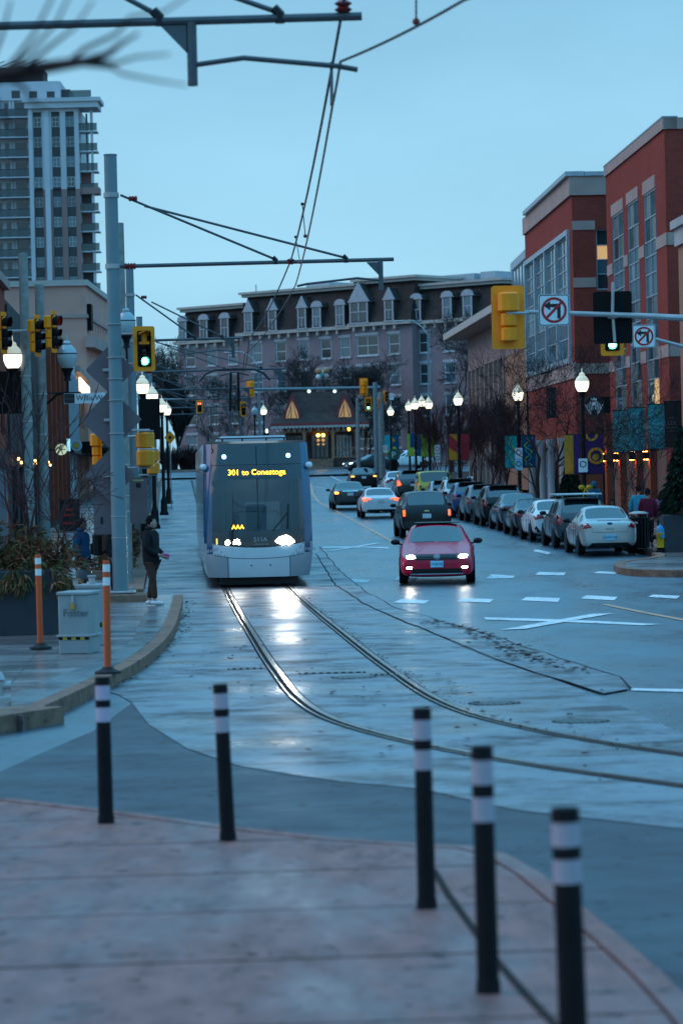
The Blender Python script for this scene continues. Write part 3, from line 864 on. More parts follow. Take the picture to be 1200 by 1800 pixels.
# ---- oncoming red sedan
c = make_car('red sedan with lit headlights driving towards the camera beside the tram', 'car', paint['red'], on(2.36, 71.2, .0), -math.atan(.035), 'sedan', 4.7, 1.85, 1.45, .335, True, 'sedan', roof=M_blackplastic)
P, t = c['P'], c['t']
P('grille', [(-.50, .60), (.50, .60), (.56, .70), (.52, .735), (-.52, .735), (-.56, .70)], M_blackplastic, 'F', .012)
for z in (.635, .668, .70): P('grille_bar', rrect(-.50, .50, z, z + .008, .003), mat('grille_bar', (.09, .09, .10), .3, .6), 'F', .02)
P('headlight', [(.47, .665), (.56, .615), (.76, .635), (.80, .72), (.70, .742), (.54, .735)], mat('headlamp_housing', (.25, .27, .28), .1, .6), 'F', .014, True)
P('headlight_beam', [(.52, .66), (.60, .637), (.72, .645), (.75, .70), (.66, .715), (.56, .71)], M_head, 'F', .022, True)
P('lower_grille', [(-.62, .27), (.62, .27), (.58, .385), (-.58, .385)], M_blackplastic, 'F', .012)
P('bumper_lip', [(-.66, .245), (.66, .245), (.64, .268), (-.64, .268)], M_chrome, 'F', .012)
P('fog_lamp_recess', [(.56, .36), (.76, .37), (.77, .47), (.62, .47)], M_blackplastic, 'F', .010, True)
P('fog_lamp', rrect(.60, .74, .385, .435, .02), M_fog, 'F', .018, True)
P('badge', disc(0, .668, .078, 20), mat('badge_blue', (.05, .08, .12), .2), 'F', .03)
y0 = c['F'](0, .668, .036)
mb = MB().lathe([(.078, -.004), (.078, .004), (.068, .004), (.068, -.004)], 22, (0, y0, .668), 'y')
for q in ([(-.034, .060), (-.012, .012), (.0, .040)], [(.034, .060), (.012, .012), (.0, .040)], [(-.062, .030), (-.030, -.055), (0, .006)], [(.062, .030), (.030, -.055), (0, .006)]):
    mb.tube([(a, y0 - .004, .668 + b) for a, b in q], .007, 5)
mb.build('badge_ring', M_chrome, t)
plate(c, .495, 'F', M_plate_blue, 'CTHP·752', .31, .155)
P('wiper', [(-.60, .99), (-.05, 1.0), (-.05, 1.012), (-.60, 1.004)], M_blackplastic, 'F', .01)
P('wiper', [(.02, .99), (.55, .985), (.55, .997), (.02, 1.002)], M_blackplastic, 'F', .01)
MB().cbox((0, c['F'](0, 1.3, -.09), 1.285), (.2, .03, .06), .01).build('rear_view_mirror', M_blackplastic, t)
MB().box((.0, c['F'](0, 1.14, .004), 1.10), (.035, .004, .12)).build('hanging_card', mat('pale_card', (.4, .6, .62), .5), t)
for s in (-1, 1): MB().tube([(s * .3, -1.2, .97), (s * .55, -2.1, .80)], .008, 4).build('bonnet_crease', paint['red'], t)

# ---- parked row and traffic going away: seen from behind, so they are turned round
def rear_kit(c, style, red=None, plt=None, ptxt=None, bump=M_blackplastic):
    P, w, H, belt, tr, t = c['P'], c['w'], c['H'], c['belt'], c['tr'], c['t']
    red = red or M_lens_red
    if style == 'sedan':
        P('tail_light', [(w * .55, tr * .80), (w * .90, tr * .74), (w * .96, tr * .88), (w * .88, tr * .95), (w * .60, tr * .90)], red, 'B', .012, True)
        P('boot_seam', [(-w * .56, tr * .64), (w * .56, tr * .64), (w * .56, tr * .652), (-w * .56, tr * .652)], M_blackplastic, 'B', .004)
        P('boot_seam', [(-w * .60, tr * .93), (-w * .585, tr * .93), (-w * .55, tr * .65), (-w * .565, tr * .65)], M_blackplastic, 'B', .004, True)
        P('bumper_insert', [(-w * .66, .27), (w * .66, .27), (w * .60, .40), (-w * .60, .40)], bump, 'B', .010)
        pz = tr * .52 if plt == 'low' else tr * .77
    elif style == 'suv':
        P('tail_light', [(w * .70, belt * .80), (w * .95, belt * .74), (w * .97, belt * 1.04), (w * .84, belt * 1.02)], red, 'B', .012, True)
        P('bumper_insert', [(-w * .80, .32), (w * .80, .32), (w * .82, .52), (-w * .82, .52)], bump, 'B', .010)
        P('tailgate_seam', [(-w * .78, .60), (w * .78, .60), (w * .78, .612), (-w * .78, .612)], M_blackplastic, 'B', .004)
        MB().cbox((0, c['h'] - .56, H - .045), (w * 1.25, .26, .05), .02).build('spoiler', bump, t)
        pz = belt * .80
    o = plate(c, pz, 'B', M_plate_white if plt != 'blue' and plt != 'low' else M_plate_blue, ptxt)
    return c
AW = math.pi
def away(dx=-.05): return AW - math.atan(dx) * 1.0   # nose points up the street

def parked(label, cat, pk, x, y, kind, L, W, H, wr=.33, dark=False, name='sedan', group='cars parked along the right kerb', ang=-.05, **k):
    return make_car(label, cat, paint[pk], on(x, y + L / 2, 0), math.pi + math.atan(-ang), kind, L, W, H, wr, dark, name, group, **k)

# silver sedan nearest in the row
c = parked('silver four-door sedan, nearest of the parked row, beside the yellow hydrant', 'car', 'silver', 7.85, 84.6, 'sedan', 4.45, 1.74, 1.49, .315)
P = c['P']; w = c['w']; tr_ = c['tr']
P('tail_light', [(w * .62, tr_ * .80), (w * .92, tr_ * .76), (w * .97, tr_ * .93), (w * .80, tr_ * .985)], M_lens_red, 'B', .012, True)
P('boot_seam', [(-w * .60, tr_ * .66), (w * .60, tr_ * .66), (w * .60, tr_ * .672), (-w * .60, tr_ * .672)], mat('seam_grey', (.12, .12, .13), .5), 'B', .004)
P('boot_seam', [(-w * .66, tr_ * .96), (-w * .65, tr_ * .96), (-w * .60, tr_ * .66), (-w * .61, tr_ * .66)], MATS['seam_grey'], 'B', .004, True)
P('chrome_strip', rrect(-w * .42, w * .42, tr_ * .985, tr_ * 1.0, .004), M_blackplastic, 'B', .008)
P('bumper_insert', [(-w * .78, .25), (w * .78, .25), (w * .62, .38), (-w * .62, .38)], M_blackplastic, 'B', .010)
yb = c['B'](0, tr_ * .91, .012)
MB().lathe([(.085, -.006), (.08, .006)], 20, (0, 0, 0), 'y').build('badge', mat('badge_dark_blue', (.01, .04, .16), .2, coat=.8), c['t'], loc=(0, yb, tr_ * .91)).scale = (1, 1, .45)
lettering('FOCUS', .075, MATS['seam_grey'], c['t'], (0, c['B'](0, tr_ * .76, .010), tr_ * .755), 'back')
plate(c, tr_ * .52, 'B', M_plate_blue, 'CAWM 050', .32, .16)
# dark suv with a roof rack just ahead
c = parked('dark grey crossover with a pale roof rack, between silver and white sedans', 'car', 'charcoal', 7.62, 90.8, 'suv', 4.5, 1.82, 1.62, .34, name='crossover')
rear_kit(c, 'suv')
for s in (-1, 1): MB().tube([(s * .56, -.9, 1.58), (s * .58, -.7, 1.67), (s * .58, 1.3, 1.67), (s * .56, 1.5, 1.58)], .025, 6).build('roof_rail', M_blackplastic, c['t'], True)
for y in (-.4, 1.0): MB().cbox((0, y, 1.71), (1.5, .09, .045), .015).build('rack_bar', mat('pale_bar', (.55, .58, .60), .4, .3), c['t'])
# white sedan
c = parked('white sedan with slim red tail lights in the parked row', 'car', 'white', 7.28, 97.2, 'sedan', 4.63, 1.78, 1.44, .33, True)
rear_kit(c, 'sedan', plt='low')
P('bumper_vent', [(c['w'] * .74, .32), (c['w'] * .93, .34), (c['w'] * .93, .50), (c['w'] * .86, .50)], M_blackplastic, 'B', .012) if False else None
c['P']('bumper_vent', [(c['w'] * .66, .30), (c['w'] * .90, .34), (c['w'] * .92, .52), (c['w'] * .86, .54)], M_blackplastic, 'B', .012, True)
rear_kit(parked('small dark coupe squeezed behind the slate blue sedan in the parked row', 'car', 'charcoal', 7.02, 103.6, 'sedan', 4.2, 1.74, 1.36, .32, True), 'sedan')
rear_kit(parked('slate blue sedan with red tail lights parked before the black crossover', 'car', 'slate', 6.86, 109.6, 'sedan', 4.6, 1.82, 1.46, .33), 'sedan')
rear_kit(parked('black crossover parked in the row below the street lamps', 'car', 'black', 6.56, 116.2, 'suv', 4.6, 1.86, 1.68, .36, True, 'crossover'), 'suv')
rear_kit(parked('grey crossover parked between the black one and the blue one', 'car', 'grey', 6.2, 123.0, 'suv', 4.5, 1.82, 1.62, .34, name='crossover'), 'suv')
rear_kit(parked('bright blue crossover in the parked row', 'car', 'blue', 5.84, 129.4, 'suv', 4.5, 1.82, 1.64, .35, name='crossover'), 'suv')
c = rear_kit(parked('white crossover with roof rails, ahead of the bright blue one', 'car', 'pearl', 5.62, 136.0, 'suv', 4.6, 1.86, 1.70, .36, name='crossover'), 'suv')
for s in (-1, 1): MB().tube([(s * .60, -.9, 1.66), (s * .60, -.7, 1.75), (s * .60, 1.5, 1.74), (s * .60, 1.7, 1.64)], .025, 6).build('roof_rail', M_chrome, c['t'], True)
rear_kit(parked('pale silver blue hatchback roof showing before the yellow off-roader', 'car', 'silverblue', 5.15, 143.0, 'suv', 4.2, 1.76, 1.50, .32, name='hatchback'), 'suv')
c = parked('boxy yellow off-road car parked in the far part of the row', 'car', 'yellow', 4.85, 149.6, 'jeep', 4.2, 1.84, 1.86, .40, True, 'off_road_car')
c['P']('tail_light', rrect(.72, .84, .95, 1.12), M_lens_red, 'B', .02, True)
c['P']('bumper_insert', rrect(-.85, .85, .45, .60), M_blackplastic, 'B', .05)
rear_kit(parked('dark crossover with red tail lights beyond the yellow off-roader', 'car', 'charcoal', 3.95, 160.5, 'suv', 4.7, 1.86, 1.72, .36, True, 'crossover'), 'suv', M_brake)
rear_kit(parked('small white car at the far end of the parked row', 'car', 'white', 3.35, 170.0, 'sedan', 4.3, 1.74, 1.50, .32), 'sedan')

# traffic driving away
TG = 'cars driving away up the street'
c = parked('black van-like utility car with lit brake lights behind the red sedan', 'car', 'black', 2.98, 103.5, 'suv', 4.8, 1.86, 1.72, .37, True, 'utility_car', TG)
P = c['P']
P('tail_light', rrect(.76, .885, .76, 1.06, .02), M_lens_red, 'B', .012, True); P('brake_light', rrect(.78, .87, .80, 1.02, .02), M_brake, 'B', .02, True)
P('bumper_insert', rrect(-.86, .86, .36, .62, .04), mat('dark_bumper', (.03, .03, .032), .5), 'B', .03)
P('badge', [(-.09, .965), (-.03, .965), (-.03, .98), (.03, .98), (.03, .965), (.09, .965), (.09, .995), (.03, .995), (.03, 1.01), (-.03, 1.01), (-.03, .995), (-.09, .995)], mat('gold_badge', (.6, .42, .15), .25, .8), 'B', .02)
plate(c, .80, 'B', M_plate_white, None, .32, .16)
c = parked('white sedan with bright brake lights driving away in mid street', 'car', 'white', 1.72, 132.0, 'sedan', 4.65, 1.80, 1.42, .33, True, 'sedan', TG)
P = c['P']
P('tail_light', [(.40, .86), (.60, .88), (.84, .82), (.86, .90), (.78, .98), (.62, .94)], M_brake, 'B', .014, True)
P('brake_light', [(.62, .80), (.84, .76), (.84, .82), (.62, .86)], M_brake, 'B', .016, True)
P('bumper_insert', [(-.70, .24), (.70, .24), (.62, .40), (-.62, .40)], M_blackplastic, 'B', .01)
plate(c, .80, 'B', M_plate_white)
c = parked('dark sedan with one amber signal lit, left of the white sedan', 'car', 'charcoal', .36, 147.0, 'sedan', 4.8, 1.84, 1.46, .33, False, 'sedan', TG)
rear_kit(c, 'sedan'); c['P']('turn_signal', rrect(-.82, -.60, .80, .92, .03) if False else rrect(.60, .82, .80, .92, .03), M_indicator, 'B', .02)
c['P']('chrome_strip', rrect(-.4, .4, .93, .97, .01), M_chrome, 'B', .012)
c = parked('black sedan with amber tail lights, furthest up the street', 'car', 'black', 1.40, 187.0, 'sedan', 4.8, 1.84, 1.46, .33, False, 'sedan', TG)
rear_kit(c, 'sedan'); c['P']('turn_signal', rrect(.62, .84, .82, .90, .02), M_indicator, 'B', .02, True)
# crossing traffic in front of the timber pavilion
p = on(gx(652, 250), 250, .17)
c = make_car('black car with greenish headlights turning in front of the timber pavilion', 'car', paint['black'], p, R(-62), 'sedan', 4.7, 1.82, 1.46, .33, False, 'sedan', 'cars on the cross street')
c['P']('headlight', [(.52, .60), (.80, .62), (.80, .70), (.55, .70)], M_headdim, 'F', .02, True); plate(c, .45, 'F', M_plate_white)
p = on(gx(716, 256), 256, .17)
c = make_car('white crossover on the cross street behind the parking sign', 'car', paint['white'], p, R(-72), 'suv', 4.6, 1.86, 1.68, .36, False, 'crossover', 'cars on the cross street')
c['P']('headlight', [(.55, .78), (.84, .82), (.84, .90), (.58, .88)], M_chrome, 'F', .015, True)
c['P']('grille', rrect(-.5, .5, .55, .85, .05), M_blackplastic, 'F', .012)

# ================================================================== THE TRAM
M_twhite = mat('tram_white', (.60, .63, .66), .25, var=.06, coat=.7)
M_tgrey = mat('tram_grey', (.34, .36, .39), .3, var=.06, coat=.5)
M_tblue = mat('tram_blue', (.002, .06, .14), .25, var=.06, coat=.8)
M_tmask = mat('tram_mask', (.016, .017, .020), .12, var=.1, coat=.8)
M_tglass = mat_pane('tram_windshield', (.014, .022, .027), .34, .04)
M_led = glow('amber_led', (1.0, .55, .03), 5.0)
M_bluelamp = glow('blue_marker_lamp', (.12, .40, 1.0), 14.0)
M_bluecore = glow('blue_marker_core', (.6, .85, 1.0), 12.0)
M_tramhead = glow('tram_headlight', (1.0, .99, .95), 260.0)
M_tramhead2 = glow('tram_headlight_dim', (1.0, .97, .85), 110.0)
TROT = math.atan(.057)
tram = thing('tram', 'white, blue and black tram with headlights on, coming down the curved track', 'tram', on(-2.03, 69.4, .02), TROT)
def tw(z): return 1.325 - (.045 * ((z - 1.0) / 2.5) ** 2 if z > 1 else .10 * ((1.0 - z) / .8) ** 2)
def tnose(x, z):
    u = min(1.0, abs(x) / tw(z))
    lean = .80 * max(0, (z - 1.0) / 2.5) ** 1.6 if z > 1 else .12 * ((1.0 - z) / .8) ** 2
    return lean + .45 * u ** 4.2
def TP(nm, out, m_, off=0.0, parent=None, step=.11):
    return link(nm, patch(out, lambda x, z: tnose(x, z) - off, step), m_, parent or tram, True)
def edge(side, z0, z1, k, n=12): return [(side * tw(z0 + (z1 - z0) * i / n) * k, z0 + (z1 - z0) * i / n) for i in range(n + 1)]
ZT = 3.52
# bumper, lower panels
curve_hi = [(-1.10 + 2.2 * i / 16, .98 + .10 * abs(-1 + i / 8) ** 2) for i in range(17)]
seam = [(-1.10 + 2.2 * i / 16, .70 + .10 * abs(-1 + i / 8) ** 2.4) for i in range(17)]
TP('bumper', seam + list(reversed(curve_hi)), M_twhite)
TP('side_skirt_nose', edge(-1, .24, 1.08, 1.0) + [(-1.10, 1.08), (-1.10, .80), (-.76, .735), (-.76, .24)], M_tgrey)
TP('side_skirt_nose', mirx(edge(-1, .24, 1.08, 1.0) + [(-1.10, 1.08), (-1.10, .80), (-.76, .735), (-.76, .24)]), M_tgrey)
lo = [(-.75, .24), (.75, .24), (.75, .733)] + [(x, z) for x, z in reversed(seam[3:14])] + [(-.75, .733)]
TP('coupler_cover', lo, M_twhite)
for i in range(len(seam) - 1):
    pass
TP('panel_seam', seam + [(x, z - .012) for x, z in reversed(seam)], M_blackplastic, .004)
for s in (-1, 1):
    TP('panel_seam', rrect(s * .755 - .008, s * .755 + .008, .24, .73, .002), M_blackplastic, .004)
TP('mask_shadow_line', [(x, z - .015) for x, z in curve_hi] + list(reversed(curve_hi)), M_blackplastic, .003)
for x in (-.19, .27): TP('cover_bolt', disc(x, .53, .022, 8), M_blackplastic, .004)
MB().box((0, .75, .16), (1.9, .9, .2)).build('underframe', M_blackplastic, tram)
# black mask: frame around the glass
g0, g1 = 1.36, 3.42
def gl(z): return 1.13 * (tw(z) / 1.325)
mask_lo = [(x, z) for x, z in curve_hi] + [(gl(g0), g0), (-gl(g0), g0)]
TP('mask_panel', mask_lo, M_tmask)
TP('roof_visor', edge(-1, 2.62, ZT, .855) + list(reversed(edge(1, 2.62, ZT, .855))), M_tmask)
ws_out = edge(-1, g0, 2.62, .855) + list(reversed(edge(1, g0, 2.62, .855)))
TP('windshield', ws_out, M_tglass)
TP('windshield_seam', rrect(-.012, .012, 1.40, 3.45, .003), M_blackplastic, .004)
TP('visor_line', rrect(-1.1, 1.1, 2.985, 2.997, .003), M_blackplastic, .004)
for s in (-1, 1):
    TP('windshield_pillar', [(s * .80, 1.36), (s * .86, 1.36), (s * .84, 2.62), (s * .78, 2.62)], M_tmask, .004)
    TP('blue_stripe', [(x, z) for x, z in edge(s, .82, ZT, .955)] + list(reversed(edge(s, .82, ZT, .855))), M_tblue, .002)
    TP('nose_corner', [(x, z) for x, z in edge(s, 1.08, ZT, 1.0)] + list(reversed(edge(s, 1.08, ZT, .955))), M_tblue)
# destination display
ds = TP('destination_display', rrect(-.70, .68, 2.66, 2.95, .01), mat('display_glass', (.045, .05, .06), .12), .006)
def on_nose(s, size, x, z, m_, nm, off=.014, **k):
    me = text_mesh(s, size, **k)
    for v in me.vertices:
        X, Z = v.co.x + x, v.co.y + z; v.co = Vector((X, tnose(X, Z) - off, Z))
    return link(nm, me, m_, tram)
on_nose('301 to Conestoga', .195, 0, 2.80, M_led, 'destination_lettering')
on_nose('AAA', .15, -.50, 1.47, M_led, 'run_number_lettering')
on_nose('511A', .155, .04, 1.155, mat('pale_blue_lettering', (.55, .68, .75), .4), 'fleet_number_lettering', extrude=.001)
on_nose('BOMBARDIER', .048, .05, 1.04, MATS['pale_blue_lettering'], 'maker_lettering', spacing=1.35, extrude=.001)
for s in (-1, 1):
    TP('marker_lamp', disc(s * .79, 3.20, .055, 14), M_bluelamp, .008); TP('marker_lamp_core', disc(s * .79, 3.20, .03, 12), M_bluecore, .014)
TP('headlight', disc(-.76, 1.10, .058, 16), M_tramhead2, .008); TP('headlight', [(-.62, 1.06), (-.60, 1.15), (-.54, 1.175), (-.47, 1.15), (-.44, 1.05)], M_tramhead2, .008)
TP('headlight', [(.40, 1.10), (.50, 1.20), (.66, 1.25), (.80, 1.18), (.88, 1.10), (.78, 1.03), (.55, 1.02)], M_tramhead, .008)  # lamp outline widened so the shape also draws its glare
for s in (-1, 1): TP('side_marker', rrect(s * 1.02 - .012, s * 1.02 + .012, 1.06, 1.20, .005), M_indicator if s < 0 else M_lens_red, .008)
TP('wiper', [(.34, 1.38), (.37, 1.37), (.74, 1.80), (.72, 1.82)], M_blackplastic, .03)
TP('wiper', [(.70, 1.40), (.74, 1.40), (.76, 2.02), (.74, 2.02)], M_blackplastic, .04)
for s in (-1, 1):   # mirrors / cameras
    MB().ball((s * 1.30, .9, 2.95), (.10, .10, .09), 10, 7).build('side_camera', M_twhite, tram, True)
# shell behind the nose
def side_grid(s, z0, z1, y1, off=0.0, y0=None, n=8, kx=1.0):
    V, F = [], []; m = 10
    for i in range(n + 1):
        z = z0 + (z1 - z0) * i / n
        ys = tnose(tw(z), z) if y0 is None else y0
        for k in range(m + 1):
            f = k / m; y = ys + (y1 - ys) * f
            x = tw(z) + (1.325 - tw(z)) * min(1, (y - ys) / 2.0) * .5
            V.append((s * (x * kx + off), y, z))
    for i in range(n):
        for k in range(m): F.append((i * (m + 1) + k, i * (m + 1) + k + 1, (i + 1) * (m + 1) + k + 1, (i + 1) * (m + 1) + k))
    return MB().add(V, F)
for s in (-1, 1):
    side_grid(s, .24, 1.08, 30.0).build('side_skirt', M_twhite, tram, True)
    side_grid(s, 1.08, ZT, 30.0).build('side_panel', M_twhite, tram, True)
    side_grid(s, .6, ZT - .02, 1.25, .004, None).build('blue_side_panel', M_tblue, tram, True)
    side_grid(s, 1.2, 2.75, 2.3, .006, 1.28).build('cab_side_window', M_tmask, tram, True)
    y = 2.6
    for k in range(13):
        door = k % 3 == 1
        side_grid(s, .45 if door else 1.2, 2.8, y + 1.75, .008, y, 3).build('door' if door else 'side_window', M_tmask, tram, True)
        y += 2.05
# roof and its gear
V = []
roof_pts = [(-tw(ZT), ZT), (-tw(ZT) * .92, ZT + .06), (tw(ZT) * .92, ZT + .06), (tw(ZT), ZT)]
yf = [tnose(x, z) - .002 for x, z in roof_pts]
mb = MB().add([(x, yy, z) for (x, z), yy in zip(roof_pts, yf)] + [(x, 30, z) for x, z in roof_pts], [(0, 1, 5, 4), (1, 2, 6, 5), (2, 3, 7, 6), (4, 5, 6, 7), (0, 3, 2, 1)])
mb.build('roof', M_tgrey, tram)
MB().b2((-1.2, 29.9, .3), (1.2, 30, 3.5)).build('rear_end', M_tmask, tram)
mb = MB()
for x in (-.8, -.3, .3, .75): mb.tube([(x, 2.0, 3.58), (x, 2.0, 3.66)], .02, 6)
mb.tube([(-.95, 2.0, 3.66), (.85, 2.0, 3.66)], .018, 6); mb.build('roof_rail', M_blackplastic, tram)
for y, h in ((5.0, .16), (13.5, .2), (19, .2), (24, .16)): MB().cbox((0, y, 3.58 + h / 2), (1.7, 3.0, h), .06).build('roof_unit', M_tgrey, tram)
# pantograph standing up behind the cab
pan = MB(); M_pan = mat('pantograph_metal', (.03, .03, .033), .4, .6)
base = (-.30, 9.6)
for s in (-1, 1):
    pan.tube([(base[0] + s * .16, 9.2, 3.6), (base[0] + s * .12, 10.6, 4.55), (base[0] + s * .10, 9.6, 5.60)], .035, 6)
    pan.tube([(base[0] + s * .16, 10.0, 3.6), (base[0] + s * .14, 10.3, 4.4)], .03, 6)
pan.box((base[0], 9.6, 3.65), (.7, 1.2, .14))
po = pan.build('pantograph', M_pan, tram)
bow = MB()
for yy in (9.45, 9.75):
    bow.tube([(base[0] - .98, yy, 5.36), (base[0] - .80, yy, 5.56), (base[0] - .55, yy, 5.66), (base[0], yy, 5.685), (base[0] + .55, yy, 5.66), (base[0] + .80, yy, 5.56), (base[0] + .98, yy, 5.36)], .025, 6)
bow.tube([(base[0] - .4, 9.6, 5.5), (base[0], 9.6, 5.6), (base[0] + .4, 9.6, 5.5)], .02, 6)
bow.build('collector_bow', M_pan, po)
# cab inside
M_in = mat('cab_interior', (.22, .24, .26), .7)
MB().b2((-1.15, .5, 1.30), (1.15, 1.1, 1.36)).build('dashboard', mat('dash_dark', (.03, .03, .035), .6), tram)
MB().b2((-1.1, 2.6, 2.05), (1.1, 2.62, 3.3)).build('cab_bulkhead', M_in, tram)
MB().b2((-1.1, 2.6, .6), (-.25, 2.62, 2.05)).build('cab_bulkhead', M_in, tram)
MB().b2((.62, 2.6, .6), (1.1, 2.62, 2.05)).build('cab_bulkhead', M_in, tram)
MB().b2((-1.2, .6, .5), (1.2, 20, .52)).build('floor', M_in, tram)
MB().b2((-1.1, 8.0, .6), (1.1, 8.02, 3.3)).build('saloon_end', mat('saloon_blue', (.22, .32, .38), .6), tram)
MB().b2((-.5, 3.2, 3.2), (.5, 7.6, 3.22)).build('saloon_fill_glow', glow('saloon_fill_glow', (.75, .9, 1.0), 3.0), tram)  # unseen glowing panel, added to brighten the saloon behind the glass
MB().b2((-.6, 1.2, 2.9), (.6, 2.4, 2.92)).build('cab_fill_glow', glow('cab_fill_glow', (.7, .9, 1.0), 1.6), tram)  # another added, unseen glow that lifts the cab behind the windshield
st = MB().cbox((0, 1.9, 1.55), (.52, .16, .9), .06); st.cbox((0, 1.65, 1.12), (.5, .55, .16), .05); st.build('driver_seat', mat('seat_dark', (.03, .035, .045), .8), tram)
for x in (-.72, .72): MB().tube([(x, 3.5, .6), (x, 3.5, 3.2)], .022, 6).build('grab_pole', M_indicator if False else M_chrome, tram)
# destination display unit and driver console behind the glass
MB().cbox((-.52, .85, 1.55), (.16, .12, .5), .03).build('ticket_unit', M_blackplastic, tram)

# ================================================================== POLES, OVERHEAD LINE, SIGNALS, LAMPS, SIGNS
M_pole = mat('pole_grey_blue', (.16, .22, .245), .5, .1, var=.12, scale=1.2)
M_conc = mat('concrete_pole', (.25, .25, .24), .8, var=.25, scale=6, bump=.3, bscale=60)
M_galv = mat('galvanised', (.40, .37, .37), .45, .25, var=.15, scale=4)
M_dark = mat('dark_metal', (.022, .021, .024), .5, .2, spec=.2)
M_insul = mat('insulator_red', (.22, .02, .02), .35)
M_wire = mat('wire_dark', (.03, .03, .035), .5, .4)
M_sigy = mat('signal_yellow', (.98, .27, .003), .45, var=.1, scale=4)
M_sigo = mat('signal_orange', (.74, .25, .012), .45, var=.1, scale=4)
M_sigblack = mat('signal_black', (.009, .008, .009), .6, spec=.08)
M_green = glow('green_signal', (.08, 1.0, .62), 9.0)
M_greencore = glow('green_signal_core', (.55, 1.0, .85), 7.0)
M_redsig = glow('red_signal', (1.0, .10, .05), 6.0)
M_ambsig = glow('amber_signal', (1.0, .45, .05), 6.0)
M_lensoff = mat('unlit_lens', (.04, .015, .02), .15)
M_signback = mat('sign_back', (.17, .125, .135), .6, .1, var=.12, scale=3)
M_signwhite = mat('sign_white', (.70, .72, .74), .4, var=.05)
M_signred = mat('sign_red', (.45, .012, .02), .4, var=.05)
M_signblack = mat('sign_black', (.012, .012, .014), .4)

def collar(mb, z, r): mb.lathe([(r, z - .05), (r + .025, z - .05), (r + .025, z + .05), (r, z + .05)], 16)
POLE_RZ = math.atan(.06)
M_armdark = mat('weathered_steel_tube', (.085, .090, .10), .5, .3, var=.2, scale=3)
def catenary_pole(label, Y, px, zarm, reach, drop=True, r=.145, top=None, plinth=False, inner=None):
    x = gx(px, Y); base = on(x, Y, .0)
    t = thing('catenary_pole', label, 'pole', base, 0, 'overhead line poles along the tram track')
    z0 = base.z
    topz = (top or 9.55) - z0
    MB().lathe([(r * 1.12, .1), (r * 1.1, 2.4), (r, 3.5), (r * .93, topz), (r * .98, topz), (r * .98, topz + .03)], 20).build('shaft', M_pole, t, True)
    if plinth:
        mb = MB().cbox((0, 0, .16), (1.15, .75, .32), .03); mb.build('plinth', M_kerb, t)
        MB().cbox((0, 0, .36), (.62, .62, .04), .01).build('base_plate', M_galv, t)
        for a in (-.24, .24):
            for b in (-.24, .24): MB().lathe([(.025, .38), (.025, .46), (.015, .48)], 8, (a, b, 0)).build('anchor_bolt', M_galv, t)
        for z in (1.5, 1.95, 3.7, 4.4, 4.85, 5.3, 6.0): MB().lathe([(r * 1.0, z - .008), (r * 1.12 + .008, z - .008), (r * 1.12 + .008, z + .008), (r, z + .008)], 20).build('strap', M_galv, t)
    za = zarm - z0
    for zc in (za, za + 1.5):
        mb = MB(); collar(mb, zc, r * .95); mb.build('collar', M_galv, t, True)
    ca = MB().lathe([(.05, 0), (.075, .03), (.05, .06), (.075, .09), (.05, .12), (.075, .15), (.05, .18), (.075, .21), (.05, .24)], 10, axis='x')
    ins = ca.build('insulator', M_insul, t, True, loc=(r + .1, 0, za))
    arm = MB().tube([(r, 0, za), (reach, 0, za + .02)], .042, 8).build('arm', M_armdark, t, True)
    for k, f in enumerate((.58, .83)):
        MB().tube([(r + .05 + .5 * k, 0, za + 1.5 - .24 * k), (reach * f, 0, za + .07)], .028, 6).build('stay', M_armdark, t, True)
        MB().tube([(reach * f - .06, 0, za + .12), (reach * f, 0, za + .06), (reach * f, 0, za - .03)], .05, 6).build('stay_clamp', M_dark, arm)
    MB().lathe([(.04, 0), (.065, .03), (.04, .06), (.065, .09), (.04, .12), (.065, .15), (.04, .18)], 10, axis='x').build('insulator', M_insul, t, True, loc=(r + .22, 0, za + 1.42))
    if drop:
        d = reach - .28 if drop is True else drop
        dp = MB().tube([(d, 0, za), (d, 0, za - .62)], .05, 8); dp.add([(d - .05, -.02, za - .03), (d - .3, -.02, za - .03), (d - .05, -.02, za - .3), (d - .05, .02, za - .03), (d - .3, .02, za - .03), (d - .05, .02, za - .3)], [(0, 1, 2), (3, 5, 4), (0, 2, 5, 3), (0, 3, 4, 1), (1, 4, 5, 2)])
        dp.build('drop_post', M_armdark, t, True)
        e = (inner if inner is not None else d - 1.7)
        s = 1 if e > d else -1
        MB().tube([(d, 0, za - .42), (d + s * .5, 0, za - .36), (e - s * .2, 0, za - .46), (e, 0, za - .5)], .028, 6).build('registration_arm', M_armdark, t, True)
    return t
ZA = at(400, 464, 60).z
p1x = gx(207, 60)
catenary_pole('thick grey-blue overhead line pole on concrete plinth, nearest and tallest at left', 60, 209, ZA, at(690, 462, 60).x - p1x, True, .145, None, True, at(520, 502, 60).x - p1x)
near = catenary_pole('overhead line arm reaching in from a pole beyond the frame, across the top', 27.8, -190, ZA - .02, at(636, 36, 27.8).x - gx(-190, 27.8), at(337, 60, 27.8).x - gx(-190, 27.8), .145, None, False, at(628, 100, 27.8).x - gx(-190, 27.8))
for Y, px, rch, lab in ((93, 238, 3.6, 'second'), (121, 253, 6.2, 'third'), (147, 261, 5.6, 'fourth'), (166, 264, 6.2, 'fifth'), (186, 270, 5.2, 'sixth'), (206, 275, 6.0, 'seventh')):
    catenary_pole('grey-blue overhead line pole, %s one up the tram street' % lab, Y, px, ZA, rch, True, .14)

